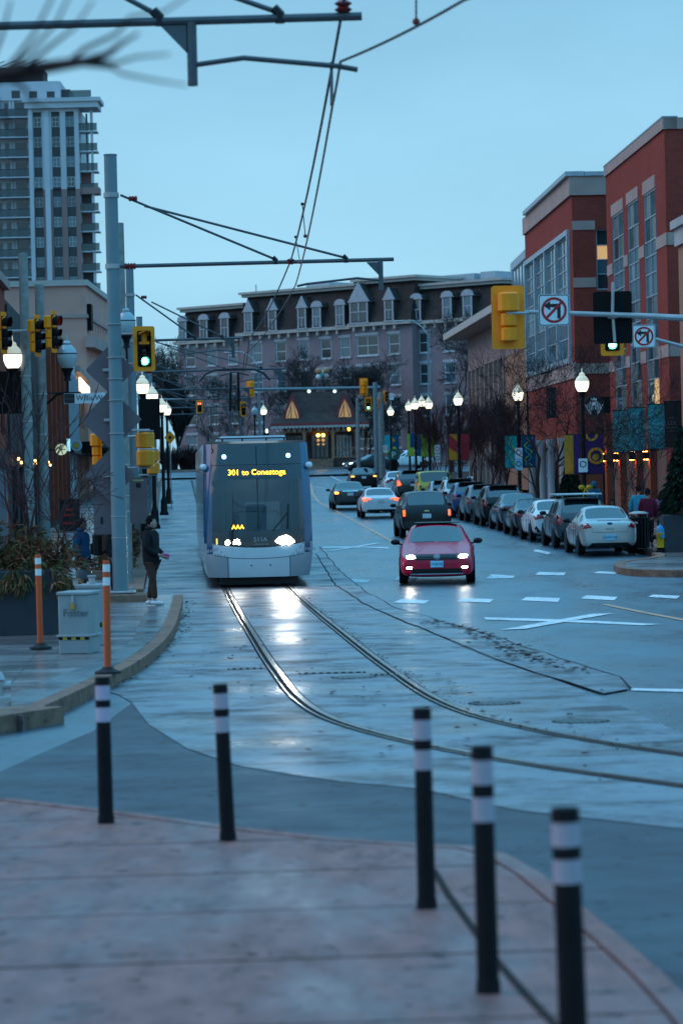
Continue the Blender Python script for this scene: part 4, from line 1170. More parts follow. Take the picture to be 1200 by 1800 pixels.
def wire(name, label, pts, r, droppers=()):
    t = thing(name, label, 'wire', (0, 0, 0), 0, 'overhead wires above the tram track')
    pts = [Vector(p) for p in pts]; q = []
    for a, b in zip(pts, pts[1:]):
        n = 8; sag = (b - a).length * .006
        for k in range(n): f = k / n; q.append(a.lerp(b, f) - Vector((0, 0, sag * 4 * f * (1 - f))))
    q.append(pts[-1])
    MB().tube(q, r, 5).build('strand', M_wire, t, True)
    for a, b in droppers:
        MB().tube([a, b], .008, 4).build('dropper', M_wire, t)
        MB().ball(b, .035, 6, 5).build('clamp', M_insul, t)
        MB().ball(a, .03, 6, 5).build('clamp', M_dark, t)
    return t
mA = at(603, 8, 27.8); mB = at(511, 458, 60); mC = at(438, 594, 93); mD = at(431, 645, 121)
cA = at(598, 108, 27.8); cB = at(519, 502, 60); cC = at(430, 622, 92)
def lerp(a, b, f): return Vector(a).lerp(Vector(b), f)
wire('messenger_wire', 'upper carrying wire running from the top arm to the second arm', [at(640, -260, 18), mA, mB, mC, mD, at(420, 672, 150), at(405, 700, 200)], .017,
     [(lerp(mA, mB, .62), lerp(cA, cB, .62)), (lerp(mA, mB, .82), lerp(cA, cB, .80)), (lerp(mB, mC, .5), lerp(cB, cC, .5))])
wire('contact_wire', 'lower contact wire under the arms, leading down to the pantograph', [at(980, -80, 20), at(815, 0, 23.5), cA, at(584, 186, 31), cB, cC, at(425, 652, 122), at(415, 676, 150), at(400, 703, 200)], .014,
     [(at(731, -30, 24.6), at(731, 38, 25))])
MB().tube([lerp(mA, mB, .12), lerp(cA, cB, .10)], .02, 5).build('jumper', M_wire, bpy.data.objects['contact_wire'])
for p in (mA, mB):
    MB().lathe([(.05, 0), (.09, .03), (.05, .06), (.09, .09), (.05, .12)], 10, p - Vector((0, 0, .08))).build('insulator', M_insul, bpy.data.objects['messenger_wire'], True)

# ---------------- traffic signals
def signal_head(name, label, loc, rz, lit=None, back=M_sigy, house=M_sigy, s=1.0, plate_=True, sizes=(.15, .105, .105), group='traffic signals', hood=True, bars=True):
    """front looks to -Y; housing, visors and lenses"""
    t = thing(name, label, 'traffic light', loc, rz, group); t.scale = (s, s, s)
    tot = sum(2 * r + .05 for r in sizes); z = tot / 2
    if plate_:
        o = MB().prism(rrect(-.27, .27, -tot / 2 - .12, tot / 2 + .12, .04), .02, .035, 'xz').build('backplate', back, t)
    rows = []
    for i, r in enumerate(sizes):
        h = 2 * r + .05; cz = z - h / 2; rows.append((r, cz)); z -= h
        MB().lathe([(r * .9, -h / 2 + .004), (r + .03, -h / 2 + .03), (r + .03, h / 2 - .03), (r * .9, h / 2 - .004)], 8, (0, .13, cz)).build('housing', house, t)
        if hood:
            V, F = [], []; n = 12
            for k in range(n + 1):
                a = R(-40) + R(260) * k / n
                for y, q in ((.0, 1.0), (-.20 + .06 * abs(k / n - .5) * 2, 1.02)): V.append((math.cos(a) * r * q, y, cz + math.sin(a) * r * q))
            for k in range(n): F.append((2 * k, 2 * k + 1, 2 * k + 3, 2 * k + 2))
            MB().add(V, F).build('visor', M_sigblack, t, True)
        key = ['red', 'amber', 'green'][i]
        m_ = {'red': M_redsig, 'amber': M_ambsig, 'green': M_green}[key] if lit == key else M_lensoff
        ln = MB().ball((0, 0, cz), (r * .93, .03, r * .93), 14, 8).build('lens', m_, t, True)
        if lit == key: MB().ball((0, -.012, cz), (r * .6, .03, r * .6), 12, 8).build('lens_core', M_greencore if key == 'green' else m_, ln, True)
    MB().prism(rrect(-.17, .17, -tot / 2 - .01, tot / 2 + .01, .03), .004, .012, 'xz').build('face', M_sigblack if plate_ else house, t)
    return t
RZL = R(8)
# left signal, lit green, bracketed to the thick pole
c0 = at(254, 613, 60.3)
sg = signal_head('traffic_signal', 'yellow traffic signal lit green beside the thick grey-blue pole', c0, R(14), 'green', s=.86)
MB().tube([(-.55, .15, .38), (0, .15, .38)], .03, 6).build('bracket', M_galv, sg); MB().tube([(-.55, .15, -.36), (0, .15, -.36)], .03, 6).build('bracket', M_galv, sg)
# right mast arm with a signal seen from behind
Ym = 50.0
A = at(912, 548, Ym); B = at(1330, 566, Ym)
mast = thing('signal_mast', 'galvanised mast arm reaching in from the right with signal and sign', 'signal mast', on(B.x, Ym, 0), 0, 'signal masts')
MB().lathe([(.16, 0), (.15, 1.2), (.11, B.z - gz(Ym) + .4), (.1, B.z - gz(Ym) + .45)], 16).build('pole', M_galv, mast, True)
MB().tube([(A.x - B.x, 0, A.z - gz(Ym)), (lerp(A, B, .5).x - B.x, 0, lerp(A, B, .5).z - gz(Ym) + .02), (0, 0, B.z - gz(Ym))], [.035, .05, .07], 8).build('arm', M_galv, mast, True)
sb = signal_head('traffic_signal', 'yellow traffic signal seen from behind at the mast arm tip', at(892, 558, Ym - .06), math.pi + R(5), None, s=1.0)
sb.scale = (1.08, 1, 1.0)
MB().tube([(-.30, .2, .06), (.05, .24, .06)], .028, 6).build('bracket', M_galv, sb)
# black signal back further along the arm
b2 = thing('traffic_signal', 'black traffic signal back with a pipe in front, hung on the mast arm', 'traffic light', at(1076, 558, Ym + .10), R(-6), 'traffic signals')
MB().prism(rrect(-.34, .34, -.46, .46, .03), .02, .05, 'xz').build('backplate', M_sigblack, b2)
for k in (-.28, 0, .28): MB().cbox((0, .16, k), (.27, .2, .27), .03).build('housing', M_sigblack, b2)
MB().tube([(.02, -.05, .62), (.0, -.05, .1), (.03, -.05, -.44)], .028, 8).build('pipe', M_galv, b2, True)
MB().tube([(-.08, -.07, .03), (.08, -.07, .03)], .06, 10).build('clamp', M_galv, b2, True)
# second mast further away
Y2 = 74.0
B2 = at(1290, 625, Y2); A2 = at(1066, 575, Y2)
mast2 = thing('signal_mast', 'second galvanised mast arm further away at right carrying a small turn sign', 'signal mast', on(B2.x, Y2 + 1.5, 0), 0, 'signal masts')
MB().lathe([(.15, 0), (.14, 1.2), (.10, B2.z - gz(Y2) + .4)], 14).build('pole', M_galv, mast2, True)
MB().tube([(A2.x - B2.x, -1.5, A2.z - gz(Y2)), (0, 0, B2.z - gz(Y2))], .045, 8).build('arm', M_galv, mast2, True)
signal_head('traffic_signal', 'yellow traffic signal lit green half hidden below the black signal', at(1075, 583, Y2 - .1), 0, 'green', s=1.12)

def turn_sign(name, label, loc, s, rz=0.0):
    t = thing(name, label, 'road sign', loc, rz, 'no left turn signs'); t.scale = (s, s, s)
    MB().prism(rrect(-.5, .5, -.5, .5, .05), 0, .012, 'xz').build('panel', M_signwhite, t)
    o = rrect(-.485, .485, -.485, .485, .05); i_ = rrect(-.46, .46, -.46, .46, .045)
    n = len(o); mb = MB().add([(x, -.004, z) for x, z in o] + [(x, -.004, z) for x, z in i_], [(k, (k + 1) % n, n + (k + 1) % n, n + k) for k in range(n)]); mb.build('border', M_signblack, t)
    MB().prism([(.10, -.27), (.21, -.27), (.21, .14), (.14, .20), (-.12, .20), (-.12, .29), (-.33, .14), (-.12, -.01), (-.12, .09), (.10, .09)], -.006, -.002, 'xz').build('arrow', M_signblack, t)
    ring = MB(); N = 36
    V = [(r * math.cos(2 * math.pi * k / N), -.009, r * math.sin(2 * math.pi * k / N)) for r in (.41, .33) for k in range(N)]
    ring.add(V, [(k, (k + 1) % N, N + (k + 1) % N, N + k) for k in range(N)]); ring.build('ring', M_signred, t)
    MB().add([(-.28, -.012, -.22), (-.22, -.012, -.28), (.28, -.012, .22), (.22, -.012, .28)], [(0, 1, 2, 3)]).build('slash', M_signred, t)
    return t
turn_sign('no_left_turn_sign', 'large no left turn sign hung on the near mast arm', at(973, 545, Ym - .12), .55, R(4))
turn_sign('no_left_turn_sign', 'small no left turn sign on the far mast arm', at(1131, 591, Y2 - .1), .60)
# clamp ring from near sign to arm
# ---------------- left cluster: concrete poles, signals seen from the side, bracket lamps
M_lampglow = glow('lamp_globe_lit', (1.0, .97, .72), 2.2)
M_lampcap_lit = mat('lamp_cap_lit', (.55, .55, .42), .35, emit=(1, .95, .7), estr=.35)
M_lampglass = mat('lamp_globe_unlit', (.36, .42, .44), .2, var=.1)
M_lampcap = mat('lamp_cap', (.34, .37, .39), .3, .5)
M_lampblack = mat('lamp_black', (.009, .008, .009), .5, spec=.15)
def acorn(parent, loc, lit=True, s=1.0, half=False):
    """globe with ribbed cap and finial above a black fitter; origin at globe bottom"""
    o = MB().lathe([(.10, -.30), (.07, -.22), (.10, -.10), (.135, -.04), (.16, .0), (.14, .01)], 14).build('fitter', M_lampblack, parent, True, loc=loc); o.scale = (s, s, s)
    g = MB().lathe([(.13, 0), (.19, .08), (.235, .20), (.245, .32), (.235, .36)], 18).build('globe', M_lampglow if lit else M_lampglass, o, True)
    MB().lathe([(.25, .355), (.25, .375), (.23, .375)], 18).build('band', M_dark, o, True)
    MB().lathe([(.242, .37), (.215, .46), (.15, .54), (.10, .58), (.105, .62), (.07, .67), (.02, .69), (.012, .82), (.004, .84)], 18).build('cap', M_lampcap_lit if lit else M_lampcap, o, True)
    return o
def street_lamp(label, loc, h=5.8, lit=True, banner=None, group='black street lamps along the right pavement', s=1.0):
    t = thing('street_lamp', label, 'street lamp', loc, 0, group)
    MB().lathe([(.22, 0), (.22, .12), (.17, .2), (.16, .7), (.11, .85), (.085, .95), (.075, h * .6), (.065, h - 1.15)], 14).build('pole', M_lampblack, t, True)
    ac = acorn(t, (0, 0, h - .86), lit, s)
    if 'nearest on the right' in label: ac.children[0].data.materials[0] = glow('lamp_globe_dim', (1.0, .90, .62), .75)
    if banner:
        for sx, cols, w_ in ((-1, banner[0], banner[2]), (1, banner[1], banner[3])):
            x0, x1 = (.09, .09 + w_)
            z0, z1 = h - 3.75, h - 2.35
            for zz in (z0, z1): MB().tube([(0, 0, zz), (sx * (x1 + .04), 0, zz)], .016, 6).build('banner_rod', M_lampblack, t)
            a, b = sorted((sx * x0, sx * x1))
            V = []; F = []
            for i in range(9):
                f = i / 8; yy = .03 * math.sin(f * 5 + sx) * math.sin(f * math.pi)
                V += [(a, yy, z0 + (z1 - z0) * f), (b, yy * .5, z0 + (z1 - z0) * f)]
            for i in range(8): F.append((2 * i, 2 * i + 1, 2 * i + 3, 2 * i + 2))
            cloth = MB().add(V, F); cloth.add([(x, y + .012, z) for x, y, z in V], F); bo = cloth.build('banner', cols[0], t)
            for k, (kind, c_, q) in enumerate(cols[1:]):
                yy = -.035 - .004 * k
                if kind == 'ring':
                    cx, cz, r0, r1 = q; N = 22; pts = []
                    V = [(min(max((a + b) / 2 + cx + r * math.cos(2 * math.pi * i / N), a), b), yy, min(max(z0 + (z1 - z0) * cz + r * math.sin(2 * math.pi * i / N), z0), z1)) for r in (r1, r0) for i in range(N)]
                    MB().add(V, [(i, (i + 1) % N, N + (i + 1) % N, N + i) for i in range(N)]).build('banner_print', c_, bo)
                elif kind == 'wave':
                    ph, amp = q
                    pts = [((a + b) / 2 + amp * math.sin(i * .8 + ph), yy, z0 + (z1 - z0) * (.06 + .88 * i / 16)) for i in range(17)]
                    V = []; 
                    for x, y, z in pts: V += [(x - .03, y, z), (x + .03, y, z)]
                    MB().add(V, [(2 * i, 2 * i + 1, 2 * i + 3, 2 * i + 2) for i in range(16)]).build('banner_print', c_, bo)
                elif kind == 'poly':
                    MB().add([(a + (b - a) * u, yy, z0 + (z1 - z0) * v) for u, v in q], [tuple(range(len(q)))]).build('banner_print', c_, bo)
    return t
def cl(n, c): return mat('cloth_' + n, c, .7, var=.1)
PURP, ORNG, YEL, TEAL, BLUE, LIME, REDC = cl('purple', (.06, .02, .10)), cl('orange', (.62, .22, .03)), cl('amber', (.50, .22, .03)), cl('teal', (.02, .32, .36)), cl('navy', (.01, .07, .16)), cl('lime', (.32, .42, .05)), cl('red', (.40, .03, .04))
street_lamp('lit acorn street lamp with orange and purple banners, nearest on the right pavement', on(gx(1027, 100), 100, .16), 5.85, True,
            ([YEL, ('poly', ORNG, [(0, 0), (.5, .1), (.35, .4), (.1, .55), (0, .5)]), ('poly', PURP, [(.55, 0), (1, 0), (1, 1), (.55, 1)])],
             [PURP, ('ring', ORNG, (.05, .45, .20, .30)), ('ring', YEL, (.03, .42, .0, .12)), ('ring', ORNG, (-.1, .98, .14, .22))], .58, .60))
street_lamp('lit acorn street lamp with teal and navy banners beside the parked cars', on(gx(914, 123), 123, .16), 5.9, True,
            ([TEAL, ('wave', LIME, (0, .12))], [BLUE, ('wave', LIME, (2, .16)), ('wave', TEAL, (4, .12))], .52, .62))
street_lamp('lit acorn street lamp above the clump of bare upright trees', on(gx(809, 150), 150, .16), 6.0, True, ([ORNG, ('poly', REDC, [(0, .5), (1, .3), (1, .7), (0, 1)])], [REDC], .45, .45))
for px, Y, lab, bn in ((757, 172, 'rightmost', ([LIME], [LIME], .42, .42)), (745, 190, 'middle', None), (733, 176, 'leftmost', ([LIME, ('poly', BLUE, [(.4, .4), (1, .4), (1, 1), (.4, 1)])], [BLUE], .42, .42)), (722, 205, 'faintest', None)):
    street_lamp('distant lit acorn street lamp, %s of the cluster before the dark thicket' % lab, on(gx(px, Y), Y, .16), 5.9 if px != 745 else 6.1, True, bn)
street_lamp('lit acorn street lamp with lime and blue banners beside the round parking sign', on(gx(690, 215), 215, .16), 5.6, True,
            ([LIME, ('poly', TEAL, [(0, .5), (1, .2), (1, 1), (0, 1)])], [BLUE, ('poly', LIME, [(0, 0), (1, 0), (.4, .4), (0, .35)]), ('poly', YEL, [(0, .6), (.5, .7), (0, .9)])], .5, .5))
# lamps on the left side, a row going away
for px, py, Y, lit, lab in ((250, 651, 104, True, 'first lit lamp of the left row, left of the black signal back'), (267, 672, 118, True, 'second lit lamp of the left row, just above the black signal back'), (284, 694, 140, True, 'third lit lamp of the left row, pair of bright globes'), (293, 703, 160, True, 'last lit lamp of the left row, smallest bright globe')):
    p = at(px, py, Y)
    street_lamp('acorn street lamp, ' + lab, on(p.x, Y, .16), p.z - gz(Y) - .16, lit, None, 'acorn lamps along the left pavement')
# lit globe far right of the tram, before the hotel
p = at(463, 712, 235); street_lamp('round lit lamp standing before the hotel above the tram roof', on(p.x, 235, .16), p.z - gz(235) - .1, True, None, 'lamps before the hotel', 1.1)
p = at(447, 712, 232); street_lamp('unlit grey lamp beside the round lit lamp before the hotel', on(p.x, 232, .16), p.z - gz(232) - .1, False, None, 'lamps before the hotel', 1.0)

def concrete_pole(label, px, pytop, Y, r=.13, lamps=(), group='grey concrete poles on the left pavement', dz=.16):
    x = gx(px, Y); b = on(x, Y, dz); t = thing('utility_pole', label, 'pole', b, 0, group)
    top = at(px - 8, pytop, Y).z - b.z
    MB().lathe([(r * 1.15, 0), (r * 1.05, top * .5), (r * .9, top), (r * .4, top + .01)], 14).build('shaft', M_conc, t, True)
    for f in (.2, .33, .48, .62): MB().lathe([(r * .9, top * f - .02), (r * 1.16, top * f - .02), (r * 1.16, top * f + .02), (r * .9, top * f + .02)], 14).build('strap', M_galv, t)
    for (lx, ly, lit, s) in lamps:
        q = at(lx, ly, Y); off = q - b
        o = acorn(t, (off.x, -.05, off.z), lit, s)
        d = 1 if off.x > 0 else -1
        MB().tube([(d * r, 0, off.z - .95), (off.x * .55, -.03, off.z - .72), (off.x, -.05, off.z - .62), (off.x, -.05, off.z - .25)], .035, 6).build('bracket', M_lampblack, t, True)
    return t
concrete_pole('grey concrete pole with a lit lamp on its left side, leftmost', 52, 445, 76, .135, ((24, 648, True, 1.05),))
concrete_pole('grey concrete pole carrying the street name sign and an unlit lamp', 79, 500, 78, .135, ((119, 648, False, 1.12),))
concrete_pole('slim grey concrete pole close behind the thick grey-blue pole, with a large unlit lamp', 222, 392, 70, .12, ((222, 590, False, 1.0),))
# side-on signals at the far left
for px, py, Y, lab, w_ in ((9, 585, 75.0, 'yellow signal seen side-on at the very left edge', 1), (68, 590, 75.4, 'yellow signal with black visors between the two concrete poles', 1), (97, 583, 75.2, 'yellow signal with a red glow, right of the concrete poles', 1)):
    t = signal_head('traffic_signal', lab, at(px, py, Y), R(70), 'red' if px == 97 else None, s=1.0)
    t.children[0].scale = (.6, 1, 1)
ax0, ax1 = at(-20, 583, 75.6), at(100, 580, 75.6)
hb = thing('signal_mast', 'thin horizontal pipe holding the side-on signals at left', 'signal mast', (ax1.x - .5, ax1.y, ax1.z), 0, 'signal masts'); MB().tube([ax0 - hb.location, ax1 - hb.location], .035, 8).build('arm', M_galv, hb, True)
# dark board below the left lamp
tag(MB().cbox(at(14, 690, 77), (.95, .12, 1.15), .02).build('board', M_sigblack), 'black rectangular board hung below the lit lamp at far left', 'board')
# street name sign
q = at(149, 700, 77.5)
sn = thing('street_name_sign', 'white street name sign with a black end panel, on the concrete pole', 'street sign', q)
MB().cbox((0, 0, 0), (1.12, .02, .28), .01).build('panel', mat('street_sign_face', (.62, .62, .66), .4), sn)
MB().b2((-.55, -.014, -.13), (-.27, -.011, .13)).build('end_panel', M_signblack, sn)
lettering('Willis Way', .20, M_signblack, sn, (.22, -.014, .0))
lettering('Uptown', .07, M_signback, sn, (-.41, -.016, .0))
MB().tube([(-1.0, .0, .16), (-.1, .0, .16)], .02, 6).build('bracket', M_lampblack, sn)

# diamond signs seen from behind on the thick pole
for (px, py, hd, lab) in ((194, 650, .52, 'upper grey diamond sign back behind the thick pole'), (196, 738, .64, 'largest grey diamond sign back, middle of three behind the thick pole'), (193, 836, .54, 'lowest grey diamond sign back behind the thick pole')):
    t = thing('diamond_sign', lab, 'road sign', at(px, py, 60.28), 0, 'diamond warning signs seen from behind')
    k = hd
    MB().prism([(-.06, -k + .05), (0, -k), (.06, -k + .05), (k - .05, -.06), (k, 0), (k - .05, .06), (.06, k - .05), (0, k), (-.06, k - .05), (-k + .05, .06), (-k, 0), (-k + .05, -.06)], 0, .012, 'xz').build('panel', M_signback, t)
    MB().box((0, -.05, 0), (.3, .06, .06)).build('bracket', M_galv, t)
q = at(181, 880, 60.5); t = thing('rectangular_sign', 'grey rectangular sign back left of the thick pole', 'road sign', q); MB().prism(rrect(-.20, .30, -.72, .72, .05), 0, .012, 'xz').build('panel', M_signback, t); MB().b2((-.06, -.006, -.50), (.0, -.003, -.35)).build('sticker', M_signblack, t)
q = at(244, 880, 61.5); t = thing('rectangular_sign', 'tall grey sign back with a small sticker, right of the thick pole', 'road sign', q); MB().prism(rrect(-.19, .19, -.50, .50, .04), 0, .05, 'xz').build('panel', M_signback, t)
MB().b2((-.05, -.006, .28), (.05, -.003, .38)).build('sticker', M_signblack, t); MB().b2((-.12, -.006, .42), (.12, -.003, .46)).build('label_strip', mat('label_green', (.35, .4, .2), .5), t); MB().tube([(-.4, .03, .1), (-.19, .03, .1)], .03, 6).build('bracket', M_galv, t)
# black signal back and orange pedestrian heads
t = thing('traffic_signal', 'black signal back with tilted board below the lit lamps, right of the pole', 'traffic light', at(264, 736, 62.5), R(-6), 'traffic signals')
MB().prism(rrect(-.24, .22, -.46, .44, .02), 0, .03, 'xz').build('backplate', M_sigblack, t); MB().cbox((0, .12, 0), (.2, .18, .7), .03).build('housing', M_sigblack, t)
MB().tube([(-.5, .04, -.38), (.05, .04, -.36)], .03, 6).build('bracket', M_galv, t)
for (px, py, s, Y, lab) in ((256, 789, 1.0, 61.0, 'orange pedestrian signal back, larger front one, right of the pole'), (270, 812, .72, 63.5, 'orange pedestrian signal back, smaller one tucked behind the larger')):
    t = thing('pedestrian_signal', lab, 'pedestrian signal', at(px, py, Y), R(10), 'pedestrian signals'); t.scale = (s, s, s)
    for z in (.19, -.19):
        MB().lathe([(.17, -.18), (.20, -.15), (.20, .13), (.17, .17)], 8, (0, 0, z)).build('housing', M_sigo, t)
    MB().tube([(-.45, 0, .40), (.1, 0, .40)], .03, 6).build('bracket', M_galv, t); MB().tube([(-.45, 0, -.40), (.1, 0, -.40)], .03, 6).build('bracket', M_galv, t)
    MB().box((0, .0, .385), (.34, .3, .02)).build('top_plate', M_galv, t)
t = signal_head('traffic_signal', 'yellow signal sliver behind the diamond signs, left of the thick pole', at(179, 790, 62.0), R(100), None, s=.8)
# yellow diamond lamp sign and far signals
q = at(299, 769, 150); t = thing('warning_sign', 'small yellow diamond sign at the end of the left lamp row', 'road sign', q); MB().prism([(-.3, 0), (0, -.36), (.3, 0), (0, .36)], 0, .02, 'xz').build('panel', M_sigy, t); MB().tube([(0, .03, -.3), (0, .03, gz(150) - q.z + .15)], .03, 6).build('post', M_galv, t)
MB().lathe([(.09, -.004), (.09, 0)], 12, (0, -.004, 0), 'y').build('symbol', M_signblack, t)
def hung_signal(label, px, py, Y, lit, s=1.0, back=False, rz=0.0):
    t = signal_head('traffic_signal', label, at(px, py, Y), math.pi if back else rz, lit, s=s, group='traffic signals at the far crossing'); return t
rs_ = hung_signal('small far signal lit red, hanging left of the pantograph', 351, 715, 185, 'red', .78); MB().tube([(-4.0, .2, .75), (.0, .2, .62), (0, .2, .3)], .05, 6).build('bracket', M_galv, rs_)
hung_signal('far yellow signal back left of the tall grey lamp post', 440, 683, 190, None, 1.0, True)
hung_signal('far yellow signal just above the tram roof, half behind the pantograph', 428, 719, 200, None, .95, False, R(40))
hung_signal('far yellow signal back on the long mast arm before the pavilion', 639, 680, 190, None, 1.05, True)
hung_signal('far signal lit green under the long mast arm', 647, 710, 192, 'green', .86)
hung_signal('far yellow signal back beside the grey mast pole', 664, 709, 196, None, .8, True)
hung_signal('far yellow signal edge right of the grey mast pole', 678, 697, 196, None, .8, False, R(75))
q = at(613, 758, 240); t = thing('pedestrian_signal', 'small far pedestrian signal with an amber hand, before the pavilion', 'pedestrian signal', q, 0, 'pedestrian signals'); MB().cbox((0, .1, 0), (.36, .2, .74), .03).build('housing', M_sigblack, t); MB().ball((0, -.01, .17), (.13, .03, .17), 10, 6).build('lens', M_ambsig, t); MB().tube([(.15, .1, .3), (.8, .1, .5)], .03, 5).build('bracket', M_galv, t)
q = at(469, 761, 240); t = thing('pedestrian_signal', 'small far pedestrian signal with a white walking figure above the tram', 'pedestrian signal', q, 0, 'pedestrian signals'); MB().cbox((0, .1, 0), (.36, .2, .8), .03).build('housing', M_sigblack, t); MB().ball((0, -.01, .16), (.10, .03, .18), 10, 6).build('lens', glow('white_walk', (.8, 1, .95), 5), t); MB().tube([(-.1, .1, .4), (-.3, .1, .75), (-.9, .1, .75)], .03, 5).build('bracket', M_galv, t)
# far mast: pole and long arm
P0 = at(659, 690, 194); gb = on(P0.x, 194, .16)
t = thing('signal_mast', 'grey mast pole with a long horizontal arm before the pavilion', 'signal mast', gb, 0, 'signal masts')
MB().lathe([(.17, 0), (.15, at(655, 672, 194).z - gb.z)], 12).build('pole', M_pole, t, True)
e0 = at(418, 685, 194) - gb; e1 = at(668, 681, 194) - gb
MB().tube([e0, e1], .09, 8).build('arm', M_pole, t, True)
for px in (543, 588): MB().ball(at(px, 688, 194) - gb - Vector((0, .05, 0)), .10, 8, 6).build('arm_lamp', glow('arm_lamp', (.7, 1, .9), 4), t)
for px, pt, lab in ((632, 700, 'thin grey post left of the mast pole before the pavilion'), (673, 690, 'stout concrete post right of the mast pole')):
    concrete_pole(lab, px, pt, 196, .12 if px < 650 else .2, (), 'posts at the far crossing')
# tall lamp posts with curved arms
for (px, py0, py1, Y, sx, lab) in ((454, 640, 800, 215, -1, 'tall thin grey lamp post with a curved arm above the tram'), (752, 585, 800, 215, -1, 'tall thin grey lamp post with a curved arm before the hotel')):
    tp = at(px, py0, Y); b = on(tp.x, Y, .16); h = tp.z - b.z
    t = thing('street_lamp', lab, 'street lamp', b, 0, 'tall grey lamp posts'); MB().lathe([(.14, 0), (.08, h)], 10).build('pole', M_pole, t, True)
    MB().tube([(0, 0, h - .2), (sx * .5, 0, h + .5), (sx * 1.2, 0, h + .95), (sx * 2.0, 0, h + .95)], .05, 6).build('arm', M_galv, t, True)
    MB().ball((sx * 2.2, 0, h + .92), (.4, .12, .08), 8, 6).build('lamp_head', M_galv, t, True)
# round parking sign and parking plates on posts
q = at(692, 800, 206); t = thing('parking_sign', 'round dark green parking sign on a thick black post', 'road sign', on(q.x, 206, .16)); h = q.z - gz(206) - .16
MB().lathe([(.46, -.02), (.46, .02)], 24, (0, 0, h), 'y').build('disc', mat('parking_green', (.02, .10, .08), .4), t); lettering('P', .62, M_signwhite, t, (-.02, -.04, h)); MB().cbox((0, .08, h * .42), (.5, .3, h * .84), .06).build('post', M_sigblack, t)
for px, py, Y, lab in ((768, 800, 168, 'white parking plates on a thin post, left one before the bare trees'), (803, 800, 160, 'white parking plates on a thin post, right one before the bare trees')):
    q = at(px, py, Y); b = on(q.x, Y, .16); h = q.z - b.z
    t = thing('parking_plate_post', lab, 'road sign', b, 0, 'parking plates on posts')
    MB().tube([(0, .03, 0), (0, .03, h + .6)], .03, 6).build('post', M_galv, t)
    for z, m_ in ((h + .36, M_signwhite), (h - .18, M_signwhite)):
        o = MB().prism(rrect(-.17, .17, z - .24, z + .24, .02), -.005, .005, 'xz').build('plate', m_, t)
        N = 16; V = [(r * math.cos(2 * math.pi * k / N), -.01, z + r * math.sin(2 * math.pi * k / N)) for r in (.13, .095) for k in range(N)]
        MB().add(V, [(k, (k + 1) % N, N + (k + 1) % N, N + k) for k in range(N)]).build('ring', M_signred if z > h else M_signblack, o)
for px, py, Y, lab, m_ in ((911, 797, 122.6, 'small parking plate on the teal bannered lamp post, upper', M_signwhite), (911, 817, 122.6, 'pale blue parking plate on the teal bannered lamp post, lower', M_plate_blue), (1024, 818, 99.6, 'white parking plate on the nearest bannered lamp post', M_signwhite), (677, 789, 195.5, 'small white plate on the stout concrete post', M_signwhite), (688, 697, 213, 'white turn plate above the far lamp', M_signwhite)):
    t = thing('parking_plate', lab, 'road sign', at(px, py, Y), 0, 'small plates on posts')
    MB().prism(rrect(-.16, .16, -.24, .24, .02), -.005, .005, 'xz').build('plate', m_, t)
    N = 16; V = [(r * math.cos(2 * math.pi * k / N), -.01, .04 + r * math.sin(2 * math.pi * k / N)) for r in (.12, .085) for k in range(N)]
    MB().add(V, [(k, (k + 1) % N, N + (k + 1) % N, N + k) for k in range(N)]).build('ring', M_signred if py < 800 else M_signblack, t)

# ================================================================== BUILDINGS
M_redbrick = mat_brick('red_brick', (.33, .050, .036), (.26, .040, .031), (.17, .062, .05))
M_redbrick2 = mat_brick('orange_brick', (.34, .075, .04), (.28, .06, .036), (.2, .08, .06))
M_tanbrick = mat_brick('tan_brick', (.40, .20, .13), (.35, .17, .11), (.26, .16, .12))
M_stone = mat('pale_stone', (.40, .27, .24), .75, var=.14, scale=.8, bump=.1)
M_stonelt = mat('light_stone', (.40, .37, .37), .7, var=.12, scale=.8)
M_winframe = mat('window_frame_grey', (.34, .38, .42), .45, .2)
M_winwhite = mat('window_frame_white', (.56, .58, .60), .5)
M_pane = mat_pane('window_pane', (.035, .045, .05), 0.0, .05)
M_pane2 = mat_pane('window_pane_blue', (.08, .13, .16), 0.0, .10)
M_pane3 = mat_pane('window_pane_curtain', (.13, .12, .11), 0.0, .12)
M_spandrel = mat('spandrel_panel', (.16, .21, .24), .3)
M_warm = glow('warm_lamp', (1.0, .42, .10), 9.0)
M_sconce = glow('wall_lamp_bulb', (1.0, .36, .07), 30.0)
M_warmwin = glow('warm_window', (1.0, .50, .18), .5)
M_lilac = mat('lilac_stucco', (.245, .178, .195), .85, var=.12, scale=.5, bump=.1)
M_pinkwall = mat('pink_stucco', (.56, .29, .235), .85, var=.10, scale=.5)
M_eave = mat('eave_cream', (.44, .38, .35), .6)
M_flat = mat('flat_roof', (.06, .06, .06), .8)
def mat_shingle():
    m = mat_brick('roof_shingle', (.050, .036, .034), (.068, .048, .045), (.025, .02, .02), .45, .24, .75, .25); return m
M_shingle = mat_shingle()

